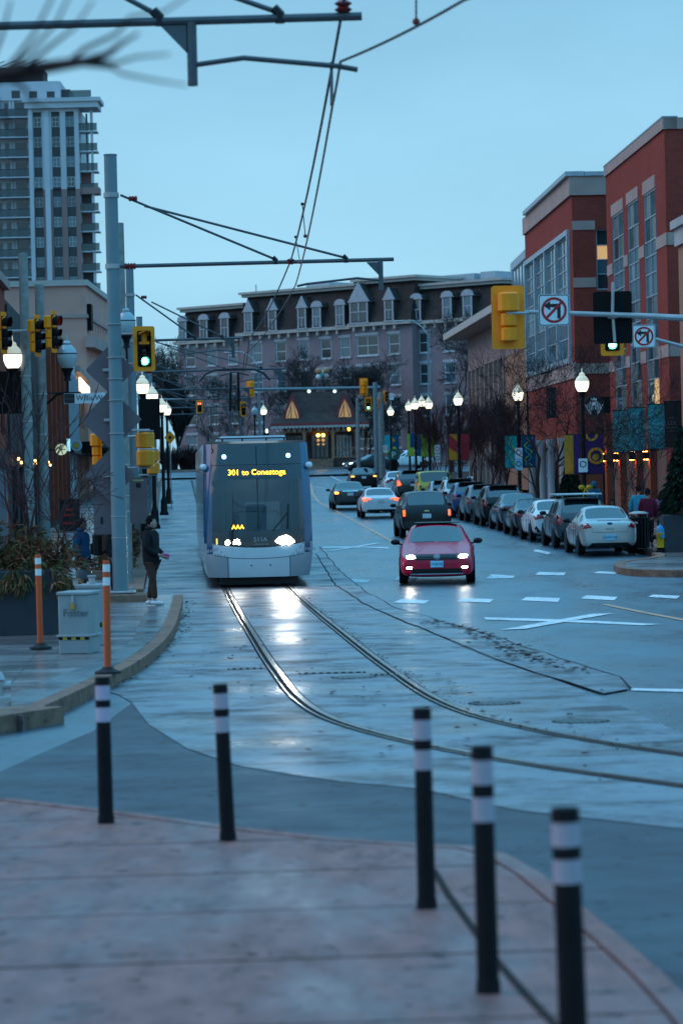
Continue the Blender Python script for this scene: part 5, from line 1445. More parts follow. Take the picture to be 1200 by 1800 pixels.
class Face:
    """a wall plane in its building's frame: u along, z up, d inward"""
    def __init__(self, t, fn): self.t, self.fn = t, fn
    def wall(self, u0, u1, z0, z1, holes, m, depth=.2, name='wall', d0=0.0, parent=None):
        us = sorted({u0, u1, *[h[k] for h in holes for k in (0, 1) if u0 < h[k] < u1]}); zs = sorted({z0, z1, *[h[k] for h in holes for k in (2, 3) if z0 < h[k] < z1]})
        mb = MB()
        def inside(a, b):
            return any(h[0] < a < h[1] and h[2] < b < h[3] for h in holes)
        for a, b in zip(us, us[1:]):
            run = None
            for c, d in zip(zs, zs[1:]):
                if inside((a + b) / 2, (c + d) / 2): continue
                mb.add([self.fn(a, d0, c), self.fn(b, d0, c), self.fn(b, d0, d), self.fn(a, d0, d)], [(0, 1, 2, 3)])
        for h in holes:
            a, b, c, d = h
            for p, q in (((a, c), (b, c)), ((b, c), (b, d)), ((b, d), (a, d)), ((a, d), (a, c))):
                mb.add([self.fn(p[0], d0, p[1]), self.fn(q[0], d0, q[1]), self.fn(q[0], d0 + depth, q[1]), self.fn(p[0], d0 + depth, p[1])], [(0, 1, 2, 3)])
        return mb.build(name, m, parent or self.t)
    def bx(self, mb, u0, u1, d0, d1, z0, z1):
        P = [self.fn(u, d, z) for u in (u0, u1) for d in (d0, d1) for z in (z0, z1)]
        return mb.add(P, [(0, 1, 3, 2), (4, 6, 7, 5), (0, 4, 5, 1), (2, 3, 7, 6), (0, 2, 6, 4), (1, 5, 7, 3)])
    def block(self, name, m, u0, u1, d0, d1, z0, z1, parent=None): return self.bx(MB(), u0, u1, d0, d1, z0, z1).build(name, m, parent or self.t)
    def window(self, u0, u1, z0, z1, cols=1, rows=2, frame=None, pane=None, d=.13, fw=.06, bars=.035, single=True, name='window', rowz=None, colu=None, pick=None):
        frame = frame or M_winframe; pane = pane or M_pane
        mb = MB()
        for a, b, c, e in ((u0, u0 + fw, z0, z1), (u1 - fw, u1, z0, z1), (u0 + fw, u1 - fw, z0, z0 + fw), (u0 + fw, u1 - fw, z1 - fw, z1)): self.bx(mb, a, b, d - .03, d + .05, c, e)
        cu = colu or [u0 + fw + (u1 - u0 - 2 * fw) * k / cols for k in range(cols + 1)]
        rz_ = rowz or [z0 + fw + (z1 - z0 - 2 * fw) * k / rows for k in range(rows + 1)]
        for u in cu[1:-1]: self.bx(mb, u - bars / 2, u + bars / 2, d - .02, d + .04, z0 + fw, z1 - fw)
        for z in rz_[1:-1]:
            for a, b in zip(cu, cu[1:]): self.bx(mb, a + bars / 2, b - bars / 2, d - .02, d + .04, z - bars / 2, z + bars / 2)
        w = mb.build(name, frame, self.t)
        if single:
            self.bx(MB(), u0 + fw, u1 - fw, d + .02, d + .03, z0 + fw, z1 - fw).build('pane', pane, w)
        else:
            for i, (a, b) in enumerate(zip(cu, cu[1:])):
                for j, (c, e) in enumerate(zip(rz_, rz_[1:])):
                    m_ = pick(i, j) if pick else pane
                    tl = random.uniform(-.006, .006)
                    P = [self.fn(a, d + .018 + tl, c), self.fn(b, d + .018 - tl, c), self.fn(b, d + .018 - tl, e), self.fn(a, d + .018 + tl, e)]
                    MB().add(P, [(0, 1, 2, 3)]).build('pane', m_, w)
        return w
def building(name, label, O, along, group=None):
    """O: left end of the facade on the ground; along: direction of u; outward is to the right of u's left... facade looks to local -y"""
    a = math.atan2(along[1], along[0])
    t = thing(name, label, 'building', (O[0], O[1], 0), a, group)
    inv = (Matrix.Translation((O[0], O[1], 0)) @ Matrix.Rotation(a, 4, 'Z')).inverted()
    def uz(px, py, v=0.0):     # photograph point on the facade plane y = v
        o = inv @ Vector((0, 0, CAMZ)); d = inv.to_3x3() @ ray(px, py)
        k = (v - o.y) / d.y; p = o + d * k; return p.x, p.z
    def xz(px, py, u):         # photograph point on the end plane x = u
        o = inv @ Vector((0, 0, CAMZ)); d = inv.to_3x3() @ ray(px, py)
        k = (u - o.x) / d.x; p = o + d * k; return p.y, p.z
    return t, uz, xz
def front(t, d0=0.0): return Face(t, lambda u, d, z: (u, d + d0, z))
def right_end(t, L): return Face(t, lambda u, d, z: (L - d, u, z))

# ---------------- right: tall red brick block with three window columns
far, nr = Vector((at(1063, 290, 130).x, 130)), Vector((at(1166, 207, 112).x, 112))
t, uz, xz = building('brick_building', 'tall red brick block with three columns of windows at far right', far, nr - far)
L = (nr - far).length; f = front(t); e = right_end(t, L)
zt = uz(1166, 207)[1]; zb = gz(112) + .1
b_hi = (uz(1166, 411)[1], uz(1166, 433)[1]); b_lo = (uz(1170, 606)[1], uz(1170, 628)[1])
cols = []
for (p0, p1, yt, lt) in ((1077, 1097, 373, 352), (1104, 1123.5, 352, 331), (1133, 1154, 334, 311)):
    u0, u1 = uz(p0, 500)[0], uz(p1, 500)[0]
    cols.append((u0, u1, zb + 4.6, uz((p0 + p1) / 2, yt)[1], uz((p0 + p1) / 2, lt)[1]))
f.wall(0, L, zb, zt - .45, [(a, b, c, d) for a, b, c, d, _ in cols], M_redbrick, .12)
e.wall(0, 14, zb, zt - .45, [], M_redbrick)
for F_, u1 in ((f, L), (e, 14)):
    F_.block('parapet', M_stone, -.02, u1 + (.08 if F_ is f else 0), -.08, .5, zt - .45, zt)
MB().b2((0, .5, zt - .5), (L - .5, 14, zt - .2)).build('roof', M_flat, t)
MB().b2((-.03, -.1, zt + .002), (L + .1, .52, zt + .06)).build('coping', M_winframe, t)
spans = [(0, cols[0][0])] + [(cols[i][1], cols[i + 1][0]) for i in range(2)] + [(cols[2][1], L)]
for hi, lo in (b_hi, b_lo):
    for a, b in spans: f.block('stone_band', M_stone, a + .01, b - .01 if b < L else b + .03, -.03, .05, lo, hi)
    e.block('stone_band', M_stone, 0, 14, -.03, .05, lo, hi)
for k, (a, b, c, d, l) in enumerate(cols):
    f.block('lintel', M_stone, a - .12, b + .05, -.03, .05, d, l)
    rows = []; z = d
    hs = [1.05, .95, .62, .72, .92, .9, .9, .8, .8]
    rz_ = [d - .06]
    for h in hs:
        z -= h
        if z > c + .4: rz_.append(z)
    rz_.append(c + .06); rz_ = sorted(rz_)
    n = len(rz_) - 1
    f.window(a, b, c, d, 2, n, M_winframe, None, .05, .07, .05, False, rowz=rz_, pick=lambda i, j, n=n: (M_pane2 if j in (n - 3, n - 4, n - 5) else (M_warmwin if (i + j + k) % 7 == 3 and j < 1 else (M_pane3 if (i * 3 + j) % 2 else M_pane))))
# street level: stone piers, shop windows, wall lamps
for i, (a, b) in enumerate(((.6, 4.2), (5.2, 9.4), (10.4, 13.6), (14.4, 17.0))):
    if b < L: f.block('shop_pier', M_redbrick2, a - .75, a - .05, -.30, .05, zb, zb + 4.3); f.block('infill_panel', mat('brown_stone', (.17, .105, .085), .8, var=.12), a, b, -.03, .05, zb + .3, zb + 4.2)
for u in (.2, 4.8, 10.0, 14.0):
    z = uz(1140, 802)[1]
    s = f.bx(MB(), u - .13, u + .13, -.56, -.32, z - .12, z + .18).build('wall_lamp', M_sigblack, t)
    f.bx(MB(), u - .10, u + .10, -.53, -.34, z - .15, z - .122).build('bulb', M_sconce, s); f.bx(MB(), u - .10, u + .10, -.53, -.34, z + .182, z + .21).build('bulb', M_sconce, s)

# banners hung on this building
TEALB = mat('teal_banner', (.05, .27, .30), .6, var=.08)
M_bprint = mat('banner_print', (.20, .42, .46), .6)
def hang_banner(label, px0, px1, py0, py1, Y, m, cat='banner', tilt=0):
    a = at(px0, py1, Y); b = at(px1, py0, Y); w = b.x - a.x; h = b.z - a.z
    t = thing('banner', label, cat, (a.x + w / 2, Y, a.z), 0, 'banners hung on the brick buildings')
    V, F = [], []
    for i in range(7):
        for j in range(5): V.append((-w / 2 + w * j / 4, .025 * math.sin(j * 1.4 + i * .3), h * i / 6))
    for i in range(6):
        for j in range(4): F.append((i * 5 + j, i * 5 + j + 1, (i + 1) * 5 + j + 1, (i + 1) * 5 + j))
    mb = MB().add(V, F); mb.add([(x, y + .012, z) for x, y, z in V], F); mb.build('cloth', m, t, True)
    MB().tube([(-w / 2 - .05, 0, h + .02), (w / 2 + .6, .2, h + .02)], .025, 6).build('rod', M_dark, t); MB().tube([(-w / 2 - .05, 0, -.02), (w / 2 + .6, .2, -.02)], .025, 6).build('rod', M_dark, t)
    return t, w, h
def glasses(t, x, z, r):
    for s in (-1, 1):
        N = 16; V = [(x + s * r * 1.15 + q * math.cos(2 * math.pi * k / N), -.05, z + q * math.sin(2 * math.pi * k / N)) for q in (r, r * .82) for k in range(N)]
        MB().add(V, [(k, (k + 1) % N, N + (k + 1) % N, N + k) for k in range(N)]).build('banner_print', M_bprint, t)
    MB().box((x, -.05, z + r * .3), (r * .5, .006, r * .18)).build('banner_print', M_bprint, t)
t1, w, h = hang_banner('teal banner with faint spectacle print, leftmost of three', 1078, 1103, 722, 795, 117, TEALB); glasses(t1, 0, h * .8, w * .16)
t1, w, h = hang_banner('teal banner with spectacles and a framed symbol, middle of three', 1105, 1131, 717, 792, 115, TEALB); glasses(t1, 0, h * .82, w * .18)
N = rrect(-.16, .16, h * .35, h * .58, .02); MB().add([(x, -.05, z) for x, z in N] + [(x * .86, -.05, h * .465 + (z - h * .465) * .86) for x, z in N], [(k, (k + 1) % 8, 8 + (k + 1) % 8, 8 + k) for k in range(8)]).build('banner_print', M_bprint, t1); lettering('3', .16, M_bprint, t1, (0, -.052, h * .46))
t1, w, h = hang_banner('teal banner with two pairs of spectacles, rightmost of three', 1138, 1166, 711, 789, 112.5, TEALB); glasses(t1, 0, h * .51, w * .2); glasses(t1, 0, h * .22, w * .2); glasses(t1, 0, h * .8, w * .2)
t1, w, h = hang_banner('dark shop banner lettered LUXE beside the teal banners', 1168, 1192, 706, 785, 104, mat('dark_banner', (.030, .022, .024), .6)); lettering('LUXE', .24, M_signback, t1, (0, -.04, h * .52)); lettering('BOUTIQUE', .09, M_signback, t1, (0, -.04, h * .42))
for zz in (.62, .33):
    MB().add([(-.22, -.04, h * zz), (0, -.04, h * zz + .05), (.22, -.04, h * zz), (0, -.04, h * zz + .03)], [(0, 1, 2, 3)]).build('banner_print', M_signback, t1)
t1, w, h = hang_banner('second dark shop banner cut by the right edge', 1190, 1225, 705, 770, 102, MATS['dark_banner'])

# ---------------- far right: tan brick shop building at the edge
far, nr = Vector((at(1190, 390, 101).x, 101)), Vector((at(1290, 390, 90).x, 90))
t, uz, xz = building('brick_building', 'tan brick building with grey cornice at the right edge', far, nr - far)
L = (nr - far).length; f = front(t); zt = uz(1192, 388)[1]; zb = gz(95) + .1
Lf = Face(t, lambda u, d, z: (d, u, z))
f.wall(0, L, zb, zt - .3, [(L * .4, L * .7, zt - 4.2, zt - 2.2), (L * .4, L * .7, zb + 3.6, zb + 6.0)], M_tanbrick, .25); f.window(L * .4, L * .7, zt - 4.2, zt - 2.2, 2, 2); f.window(L * .4, L * .7, zb + 3.6, zb + 6.0, 2, 2)
right_end(t, L).wall(0, 10, zb, zt - .3, [], M_tanbrick); Lf.wall(0, 10, zb, zt - .3, [], M_tanbrick)
f.block('cornice', M_stonelt, -.2, L + .2, -.25, .4, zt - .3, zt); f.block('cornice', M_stonelt, -.1, L + .1, -.12, .4, zt - .9, zt - .3)
MB().b2((0, .4, zt - .4), (L, 10, zt - .1)).build('roof', M_flat, t)
f.window(.5, L - .5, zb + .4, zb + 3.0, 4, 1, M_dark, M_pane, -.04, .08, .05, False)
for u in (.2, L * .5):
    s = f.bx(MB(), u - .13, u + .13, -.26, -.02, zb + 3.15, zb + 3.45).build('wall_lamp', M_sigblack, t); f.bx(MB(), u - .09, u + .09, -.22, -.05, zb + 3.13, zb + 3.148).build('bulb', M_warm, s)

# ---------------- right: brick block with big bay of windows
far, nr = Vector((at(921, 383, 157).x, 157)), Vector((at(1003, 310, 134.6).x, 134.6))
t, uz, xz = building('brick_building', 'red brick block with a large grey-framed window bay above the street corner', far, nr - far)
L = (nr - far).length; f = front(t); e = right_end(t, L)
zt = uz(1003, 310)[1]; zb = gz(140) + .1
u0, u1 = uz(926, 560)[0], uz(1003, 520)[0] - .15
z1, z0 = uz(1000, 403)[1], uz(1000, 640)[1]
f.wall(0, L, zb + 3.6, zt - .9, [(u0, u1, z0, z1)], M_redbrick, .3)
f.block('stone_band', M_stone, u0 - .2, L + .05, -.06, .05, z0 - .75, z0)
e.wall(0, 14, zb + 3.6, zt - .9, [(xz(1048, 500, L)[0], 14, xz(1055, 450, L)[1] - 1.6, xz(1055, 402, L)[1])], M_redbrick, .3)
e.window(xz(1048, 500, L)[0], 6.5, xz(1055, 450, L)[1] - 1.6, xz(1055, 402, L)[1], 2, 4, M_winframe, None, .2, .08, .05, False, pick=lambda i, j: (M_pane, M_pane2, M_warmwin, M_pane)[j % 4] if not (j == 2 and i) else M_pane)
for a, b in ((388, 404), (488, 505), (639, 657)):
    e.block('stone_band', M_stone, 0, xz(1047, 500, L)[0] if a < 600 else 14, -.04, .05, xz(1030, b, L)[1], xz(1030, a, L)[1])
f.block('parapet', M_stone, -.02, L + .12, -.12, .5, zt - .9, zt); e.block('parapet', M_stone, -.02, 14, -.11, .5, zt - .9, zt)
f.block('coping', M_winframe, 2.0, L + .2, -.3, .6, zt + .002, zt + .22); e.block('coping', M_winframe, .62, 14, -.2, .6, zt + .002, zt + .2)
MB().b2((0, .5, zt - 1), (L - .5, 14, zt - .6)).build('roof', M_flat, t)
# bay: heavy posts and four glazed columns
nb = 4; gap = .34; cw = (u1 - u0 - gap * (nb + 1)) / nb
f.block('bay_head', M_winframe, u0, u1, -.14, .2, z1 - .25, z1); f.block('bay_sill', M_winframe, u0, u1, -.14, .2, z0, z0 + .25)
for k in range(nb + 1): f.block('bay_post', M_winframe, u0 + k * (cw + gap), u0 + k * (cw + gap) + gap, -.14, .2, z0 + .25, z1 - .25)
hh = z1 - z0 - .5
for k in range(nb):
    a = u0 + gap + k * (cw + gap)
    rz_ = [z0 + .31] + [z0 + .25 + hh * q for q in (.17, .33, .47, .60, .73, .86)] + [z1 - .31]
    f.window(a, a + cw, z0 + .25, z1 - .25, 2, 7, M_winframe, None, .02, .06, .06, False, rowz=rz_, pick=lambda i, j: M_spandrel if j in (2, 3) else (M_pane3 if (i + j) % 2 else M_pane2))
# street level below the bay
f.wall(0, L, zb, zb + 3.6, [(1.2, 4.6, zb + .1, zb + 3.0), (6.4, 9.4, zb + .3, zb + 3.0), (11.2, 14.2, zb + .3, zb + 3.0), (15.8, 19.0, zb + .3, zb + 3.0)], M_redbrick2, .35, 'street_wall')
for a, b in ((1.2, 4.6), (6.4, 9.4), (11.2, 14.2), (15.8, 19.0)): f.window(a, b, zb + .1, zb + 3.0, 3, 2, M_winwhite, M_pane, .25, .09, .05, False)
for u in (5.4, 10.3, 15.0, 20.2): MB().lathe([(.28, zb), (.28, zb + .3), (.22, zb + .4), (.20, zb + 3.0), (.28, zb + 3.2), (.28, zb + 3.4)], 14, (u, -.4, 0)).build('column', M_stonelt, t, True)
e.wall(0, 14, zb, zb + 3.6, [(1.2, 5.2, zb + .2, zb + 2.9)], M_redbrick2, .35, 'street_wall'); e.window(1.2, 5.2, zb + .2, zb + 2.9, 3, 1, M_dark, M_pane, .25, .08, .05, False)
for u in (L - .4,):
    s = f.bx(MB(), u - .1, u + .1, -.2, -.02, zb + 2.6, zb + 2.9).build('wall_lamp', M_sigblack, t); f.bx(MB(), u - .08, u + .08, -.18, -.04, zb + 2.585, zb + 2.598).build('bulb', M_warm, s)
s = f.bx(MB(), 1.0, 1.2, -.24, -.02, zb + 2.3, zb + 2.7).build('wall_lamp', M_sigblack, t); f.bx(MB(), 1.02, 1.18, -.22, -.04, zb + 2.285, zb + 2.298).build('bulb', M_warm, s)
# its signs
a = at(960, 735, 143); b = at(988, 680, 143)
t1 = thing('shop_sign', 'dark sign board with pinkish strokes on the brick block behind bare twigs', 'shop sign', ((a.x + b.x) / 2, 143, a.z)); w, h = b.x - a.x, b.z - a.z
MB().cbox((0, .06, h / 2), (w, .12, h), .02).build('panel', M_signblack, t1)
for k in range(6): MB().box((-w * .4 + w * .16 * k, -.012, h * .5), (.04, .02, h * (.75 if k % 2 else .55))).build('stroke', mat('dull_pink', (.25, .10, .13), .5), t1)
MB().tube([(0, .1, h * .3), (.9, .5, h * .3)], .03, 6).build('bracket', M_dark, t1)
c = at(1043, 713, 131.5); r = 18.5 * 131.5 / 5000
t1 = thing('round_shop_sign', 'round black and white emblem sign hanging from the brick corner', 'shop sign', c)
MB().lathe([(r, -.05), (r, .05)], 32, axis='y').build('disc', M_signblack, t1)
def ringz(t_, r0, r1, y, m, nm='emblem', cx=0, cz=0, N=32):
    V = [(cx + q * math.cos(2 * math.pi * k / N), y, cz + q * math.sin(2 * math.pi * k / N)) for q in (r1, r0) for k in range(N)]
    MB().add(V, [(k, (k + 1) % N, N + (k + 1) % N, N + k) for k in range(N)]).build(nm, m, t_)
ringz(t1, r * .93, r * .97, -.055, M_signback)
for s in (-1, 1):
    for k in range(4):   # flowing locks
        pts = [(s * r * (.16 + .15 * k + .05 * math.sin(i * 1.1 + k)), -.06, r * (.55 - .14 * k - i * .19)) for i in range(6)]
        pts = [p for p in pts if math.hypot(p[0], p[2]) < r * .88]
        if len(pts) > 1: MB().tube(pts, r * .035, 5).build('emblem', M_signwhite, t1)
    MB().tube([(s * r * .82, -.06, r * .1), (s * r * .66, -.06, -r * .3), (s * r * .3, -.06, -r * .78)], r * .05, 5).build('emblem', M_signwhite, t1)
MB().ball((0, -.05, r * .18), (r * .16, .02, r * .2), 10, 6).build('emblem', M_signwhite, t1)
MB().add([(-r * .22, -.06, r * .5), (r * .22, -.06, r * .5), (r * .30, -.06, r * .74), (r * .1, -.06, r * .62), (0, -.06, r * .82), (-r * .1, -.06, r * .62), (-r * .3, -.06, r * .74)], [(0, 1, 2, 3, 4, 5, 6)]).build('emblem', M_signwhite, t1)
MB().b2((r * .6, .1, -.35), (r + .55, .16, .4)).build('bracket', M_sigblack, t1)

# ---------------- upper storeys between the bay block and the low hall
far, nr = Vector((at(876, 480, 182).x, 182)), Vector((at(925, 445, 160).x, 160))
nr.x += .9; far.x += .9
t, uz, xz = building('brick_building', 'set-back red block with a pale glazed top and red sign behind the bay', far, nr - far)
L = (nr - far).length; f = front(t); zt = uz(918, 446)[1]; zb = gz(170)
f.wall(0, L, zb, zt - 2.6, [], M_redbrick); Face(t, lambda u, d, z: (d, u, z)).wall(0, 12, zb, zt, [], M_redbrick)
f.block('glazed_storey', M_pane2, 0, L, 0, 3, zt - 2.6, zt - .5); f.block('fascia', M_winframe, -.1, L, -.15, 4, zt - .5, zt)
for k in range(9): f.block('mullion', M_winframe, L * k / 9, L * k / 9 + .1, -.05, .02, zt - 2.6, zt - .5)
for k, h in enumerate((1.2, .9, 1.3, 1.0)): f.block('sign_letter', mat('red_sign', (.45, .01, .02), .4, emit=(.9, .03, .04), estr=.25), L * .55 + k * 1.1, L * .55 + k * 1.1 + .8, -.12, -.06, zt - 3.6, zt - 3.6 + h)

# ---------------- low hall with upright piers
far, nr = Vector((at(821, 600, 198).x, 198)), Vector((at(921, 540, 161).x, 161))
t, uz, xz = building('hall_building', 'low pinkish hall with pale upright piers and an overhanging eave', far, nr - far)
L = (nr - far).length; f = front(t); zt = uz(920, 540)[1]; zb = gz(180) + .1
Lf = Face(t, lambda u, d, z: (d, u, z))
split = uz(884, 700)[0]
zp = uz(850, 642)[1]
f.wall(0, L, zp, zt, [], mat('mauve_panel', (.30, .20, .19), .8, var=.1)); f.wall(0, L, zb, zp, [], M_tanbrick, d0=.35, name='recessed_wall'); Lf.wall(0, 16, zb, zt, [], M_tanbrick)
np_ = 9
for k in range(np_):
    u = .4 + (split + 1.0 - .4) * k / (np_ - 1)
    f.block('pier', M_stone, u - .18, u + .18, -.10, .34, zb, zp)
    if k < np_ - 1:
        u2 = .4 + (split + .6) * (k + 1) / (np_ - 1)
        f.block('clerestory_panel', mat('clerestory', (.16, .17, .18), .4), u + .2, u2 - .2, .30, .34, zp - .9, zp)
        f.block('shop_window', M_pane, u + .2, u2 - .2, .28, .33, zb + .2, zb + 2.4)
        f.block('shop_light', M_warmwin, u + .5, u2 - .5, .26, .275, zb + 2.5, zb + 2.62) if k % 3 == 1 else None
f.wall(split + 1.3, L, zb, zp, [], M_tanbrick, d0=.0, name='brick_wall')
MB().prism([(-1.6, zt - .1), (-1.6, zt + .35), (10, zt + 2.0), (10, zt - .1)], -1.0, L + .6, 'yz').build('roof', M_eave, t)

# ---------------- the hotel with its mansard roof
hl, hr = Vector((at(312, 548, 318).x, 318)), Vector((at(900, 500, 286).x, 286))
t, uz, xz = building('hotel', 'long lilac hotel with dark shingled mansard roof and white dormers', hl, hr - hl)
Lh = (hr - hl).length; zb = 3.2
def pxu(px, v=0.0): return uz(px, 590, v)[0]
secs = [(312, 421, 0.0, 545, 603), (421, 618, -.9, 515, 585), (618, 724, -2.0, 496, 572), (724, 876, -.9, 503, 566)]
rows_z = [15.9, 12.7, 9.4, 6.2]
wins = {0: [334, 372, 408], 1: [451, 493, 533, 572, 606], 2: [645, 692], 3: [745, 789, 832]}
dorm = {0: [(327, 'a'), (364, 'a'), (401, 'a')], 1: [(443, 'p'), (485, 'p'), (537, 'p'), (563, 'a'), (604, 'a')], 2: [(637, 'w'), (690, 'p')], 3: [(738, 'a'), (792, 'a'), (828, 'a')]}
M_dormer = mat('dormer_white', (.40, .38, .41), .7)
for i, (a, b, v, ytop, yeave) in enumerate(secs):
    mid = (a + b) / 2
    u0, u1 = pxu(a, v), pxu(b, v); zt = uz(mid, ytop, v)[1]; ze = uz(mid, yeave, v)[1]
    f = Face(t, lambda u, d, z, v=v: (u, d + v, z))
    holes = []
    for px in wins[i]:
        u = pxu(px, v); w = 1.5 if px == 645 else .75
        for z in rows_z: holes.append((u - w, u + w, z - 1.05, z + 1.05))
    f.wall(u0, u1, zb, ze, holes, M_lilac, .25)
    for s, u in ((0, u0), (1, u1)):
        Face(t, lambda q, d, z, u=u: (u, q, z)).wall(v, 12, zb, ze, [], M_lilac)
    for (p, q, c, d) in holes:
        w_ = f.window(p, q, c, d, 2 if q - p > 2 else 1, 2, M_winwhite, M_pane if random.random() < .6 else M_pane2, .1, .11, .07, True)
        f.bx(MB(), p - .15, q + .15, -.06, .03, d, d + .28).build('lintel', M_dormer, w_); f.bx(MB(), p - .12, q + .12, -.1, .03, c - .12, c).build('sill', M_dormer, w_)
    # eave band with brackets
    f.block('eave', M_eave, u0 - .2, u1 + .2, -.5, .3, ze, ze + .35)
    n = int((u1 - u0) / 1.4)
    for k in range(n): f.block('bracket', M_eave, u0 + .5 + k * 1.4, u0 + .75 + k * 1.4, -.42, -.02, ze - .45, ze)
    # mansard slope
    MB().add([(u0, v - .25, ze + .35), (u1, v - .25, ze + .35), (u1 - .3, v + 1.1, zt), (u0 + .3, v + 1.1, zt), (u0, 12, ze + .35), (u1, 12, ze + .35), (u1 - .3, 11, zt), (u0 + .3, 11, zt)],
             [(0, 1, 2, 3), (1, 5, 6, 2), (5, 4, 7, 6), (4, 0, 3, 7), (3, 2, 6, 7)]).build('roof', M_shingle, t)
    f.block('top_cornice', M_eave, u0 - .1, u1 + .1, .55, 11.2, zt, zt + .3); f.block('top_cornice', M_eave, u0 - .35, u1 + .35, .3, 11.4, zt + .3, zt + .55)
    for px, kd in dorm[i]:
        u = pxu(px, v); hw = 1.15 if kd == 'w' else .50; z0_ = ze + .55; z1_ = z0_ + 1.95
        d_ = Face(t, lambda q, d, z, v=v: (q, d + v - .5, z))
        o = d_.bx(MB(), u - hw - .14, u + hw + .14, .05, 1.8, z0_ - .15, z1_ + .1).build('dormer', M_shingle, t)
        mb = MB(); d_.bx(mb, u - hw, u + hw, -.0, .04, z0_, z1_); mb.build('pane', M_pane2 if random.random() < .5 else M_pane, o)
        mb = MB()
        for q0, q1, c0, c1 in ((u - hw - .12, u - hw + .06, z0_ - .1, z1_), (u + hw - .06, u + hw + .12, z0_ - .1, z1_), (u - hw + .06, u + hw - .06, (z0_ + z1_) / 2 - .05, (z0_ + z1_) / 2 + .05), (u - .05, u + .05, z0_, (z0_ + z1_) / 2 - .05), (u - hw - .25, u + hw + .25, z0_ - .25, z0_ - .1)): d_.bx(mb, q0, q1, -.06, -.005, c0, c1)
        if kd == 'w': d_.bx(mb, u - .1, u + .1, -.07, -.005, (z0_ + z1_) / 2 + .05, z1_)
        mb.build('frame', M_dormer, o)
        if kd == 'a':
            pts = [(u - hw - .35, z1_ + .05)] + [(u - (hw + .25) * math.cos(math.pi * k / 8), z1_ + .2 + .5 * math.sin(math.pi * k / 8)) for k in range(9)] + [(u + hw + .35, z1_ + .05)]
        else:
            pk = 1.35 if kd == 'p' else 2.1
            pts = [(u - hw - .35, z1_ + .05), (u - hw - .2, z1_ + .25), (u, z1_ + pk), (u + hw + .2, z1_ + .25), (u + hw + .35, z1_ + .05)]
        MB().prism(pts, v - .60, v - .46, 'xz').build('pediment', M_dormer, o); MB().prism([(a_, b_ - .06) for a_, b_ in pts], v - .455, v + .9, 'xz').build('dormer_roof', M_shingle, o)
f = front(t)
for a, b, y0, y1 in ((540, 580, 508, 520), (735, 835, 498, 512), (846, 872, 488, 500)):
    MB().b2((pxu(a, 6), 6, uz(a, y1, 6)[1]), (pxu(b, 6), 10, uz(a, y0, 6)[1] + .6)).build('rooftop_unit', M_winframe, t)
MB().tube([(pxu(452, 5), 5, 19), (pxu(452, 5), 5, uz(452, 500, 5)[1])], .07, 6).build('flue', M_galv, t)

# ---------------- timber pavilion
Yp = 277.0
pc = gx(566, Yp); zb = gz(Yp) + .33
t = thing('pavilion', 'timber pavilion with steep dark roof, two gables and warm lights inside', 'building', (pc, Yp, zb))
s_ = Yp / FPX
def lx(px): return (px - 566) * s_
def lz(py): return at(566, py, Yp).z - zb
M_timber = mat('timber_tan', (.30, .15, .10), .7, var=.2, scale=2); M_timberred = mat('timber_red', (.24, .045, .05), .6)
ev = lz(744)
MB().add([(lx(480), -2.6, ev), (lx(652), -2.6, ev), (lx(652), 6, ev), (lx(480), 6, ev), (lx(502), -.9, ev + 1.0), (lx(630), -.9, ev + 1.0), (lx(630), 4.4, ev + 1.0), (lx(502), 4.4, ev + 1.0)],
         [(0, 1, 5, 4), (1, 2, 6, 5), (2, 3, 7, 6), (3, 0, 4, 7), (0, 3, 2, 1)]).build('skirt_roof', M_shingle, t)
rdg = lz(688)
MB().add([(lx(502), -.85, ev + .99), (lx(630), -.85, ev + .99), (lx(630), 4.4, ev + .99), (lx(502), 4.4, ev + .99), (lx(518), .9, rdg), (lx(614), .9, rdg), (lx(614), 2.6, rdg), (lx(518), 2.6, rdg)],
         [(0, 1, 5, 4), (1, 2, 6, 5), (2, 3, 7, 6), (3, 0, 4, 7), (4, 5, 6, 7)]).build('main_roof', M_shingle, t)
MB().b2((lx(480), -2.68, ev - .22), (lx(652), -2.6, ev + .02)).build('fascia', M_timberred, t)
n = 28
for k in range(n):
    a = lx(480) + (lx(652) - lx(480)) * k / n; b = a + (lx(652) - lx(480)) / n
    MB().prism([(a, ev - .22), (b, ev - .22), (b - .02, ev - .40), ((a + b) / 2, ev - .52), (a + .02, ev - .40)], -2.66, -2.62, 'xz').build('valance_board', M_eave, t)
for px in (518, 610):
    x = lx(px); z0_ = ev + .45; z1_ = lz(691)
    g = MB().prism([(x - .92, z0_), (x + .92, z0_), (x + .75, z0_ + .8), (x, z1_), (x - .75, z0_ + .8)], -1.7, .6, 'xz').build('gable', M_timberred, t)
    MB().prism([(x - .62, z0_ + .08), (x + .62, z0_ + .08), (x + .48, z0_ + .75), (x, z1_ - .65), (x - .48, z0_ + .75)], -1.72, -1.705, 'xz').build('gable_panel', mat('gable_lit', (.5, .32, .16), .6, emit=(1, .5, .15), estr=.30), g)  # solid panel made to glow in place of a warm-lit interior
    MB().tube([(x - .45, -1.76, z0_ + .15), (x, -1.76, z1_ - .7), (x + .45, -1.76, z0_ + .15)], .07, 5).build('gable_fret', M_timber, g)
    MB().box((x - .1, -1.76, z0_ + .7), (.1, .06, 1.2)).build('gable_fret', M_timber, g)
for px in (502, 538, 588, 629):
    x = lx(px); MB().cbox((x, -2.2, (ev - .2) / 2), (.3, .3, ev - .2), .03).build('post', M_timber, t)
    for s in (-1, 1): MB().tube([(x, -2.2, ev - 1.3), (x + s * .55, -2.2, ev - .3)], .07, 5).build('brace', M_timber, t)
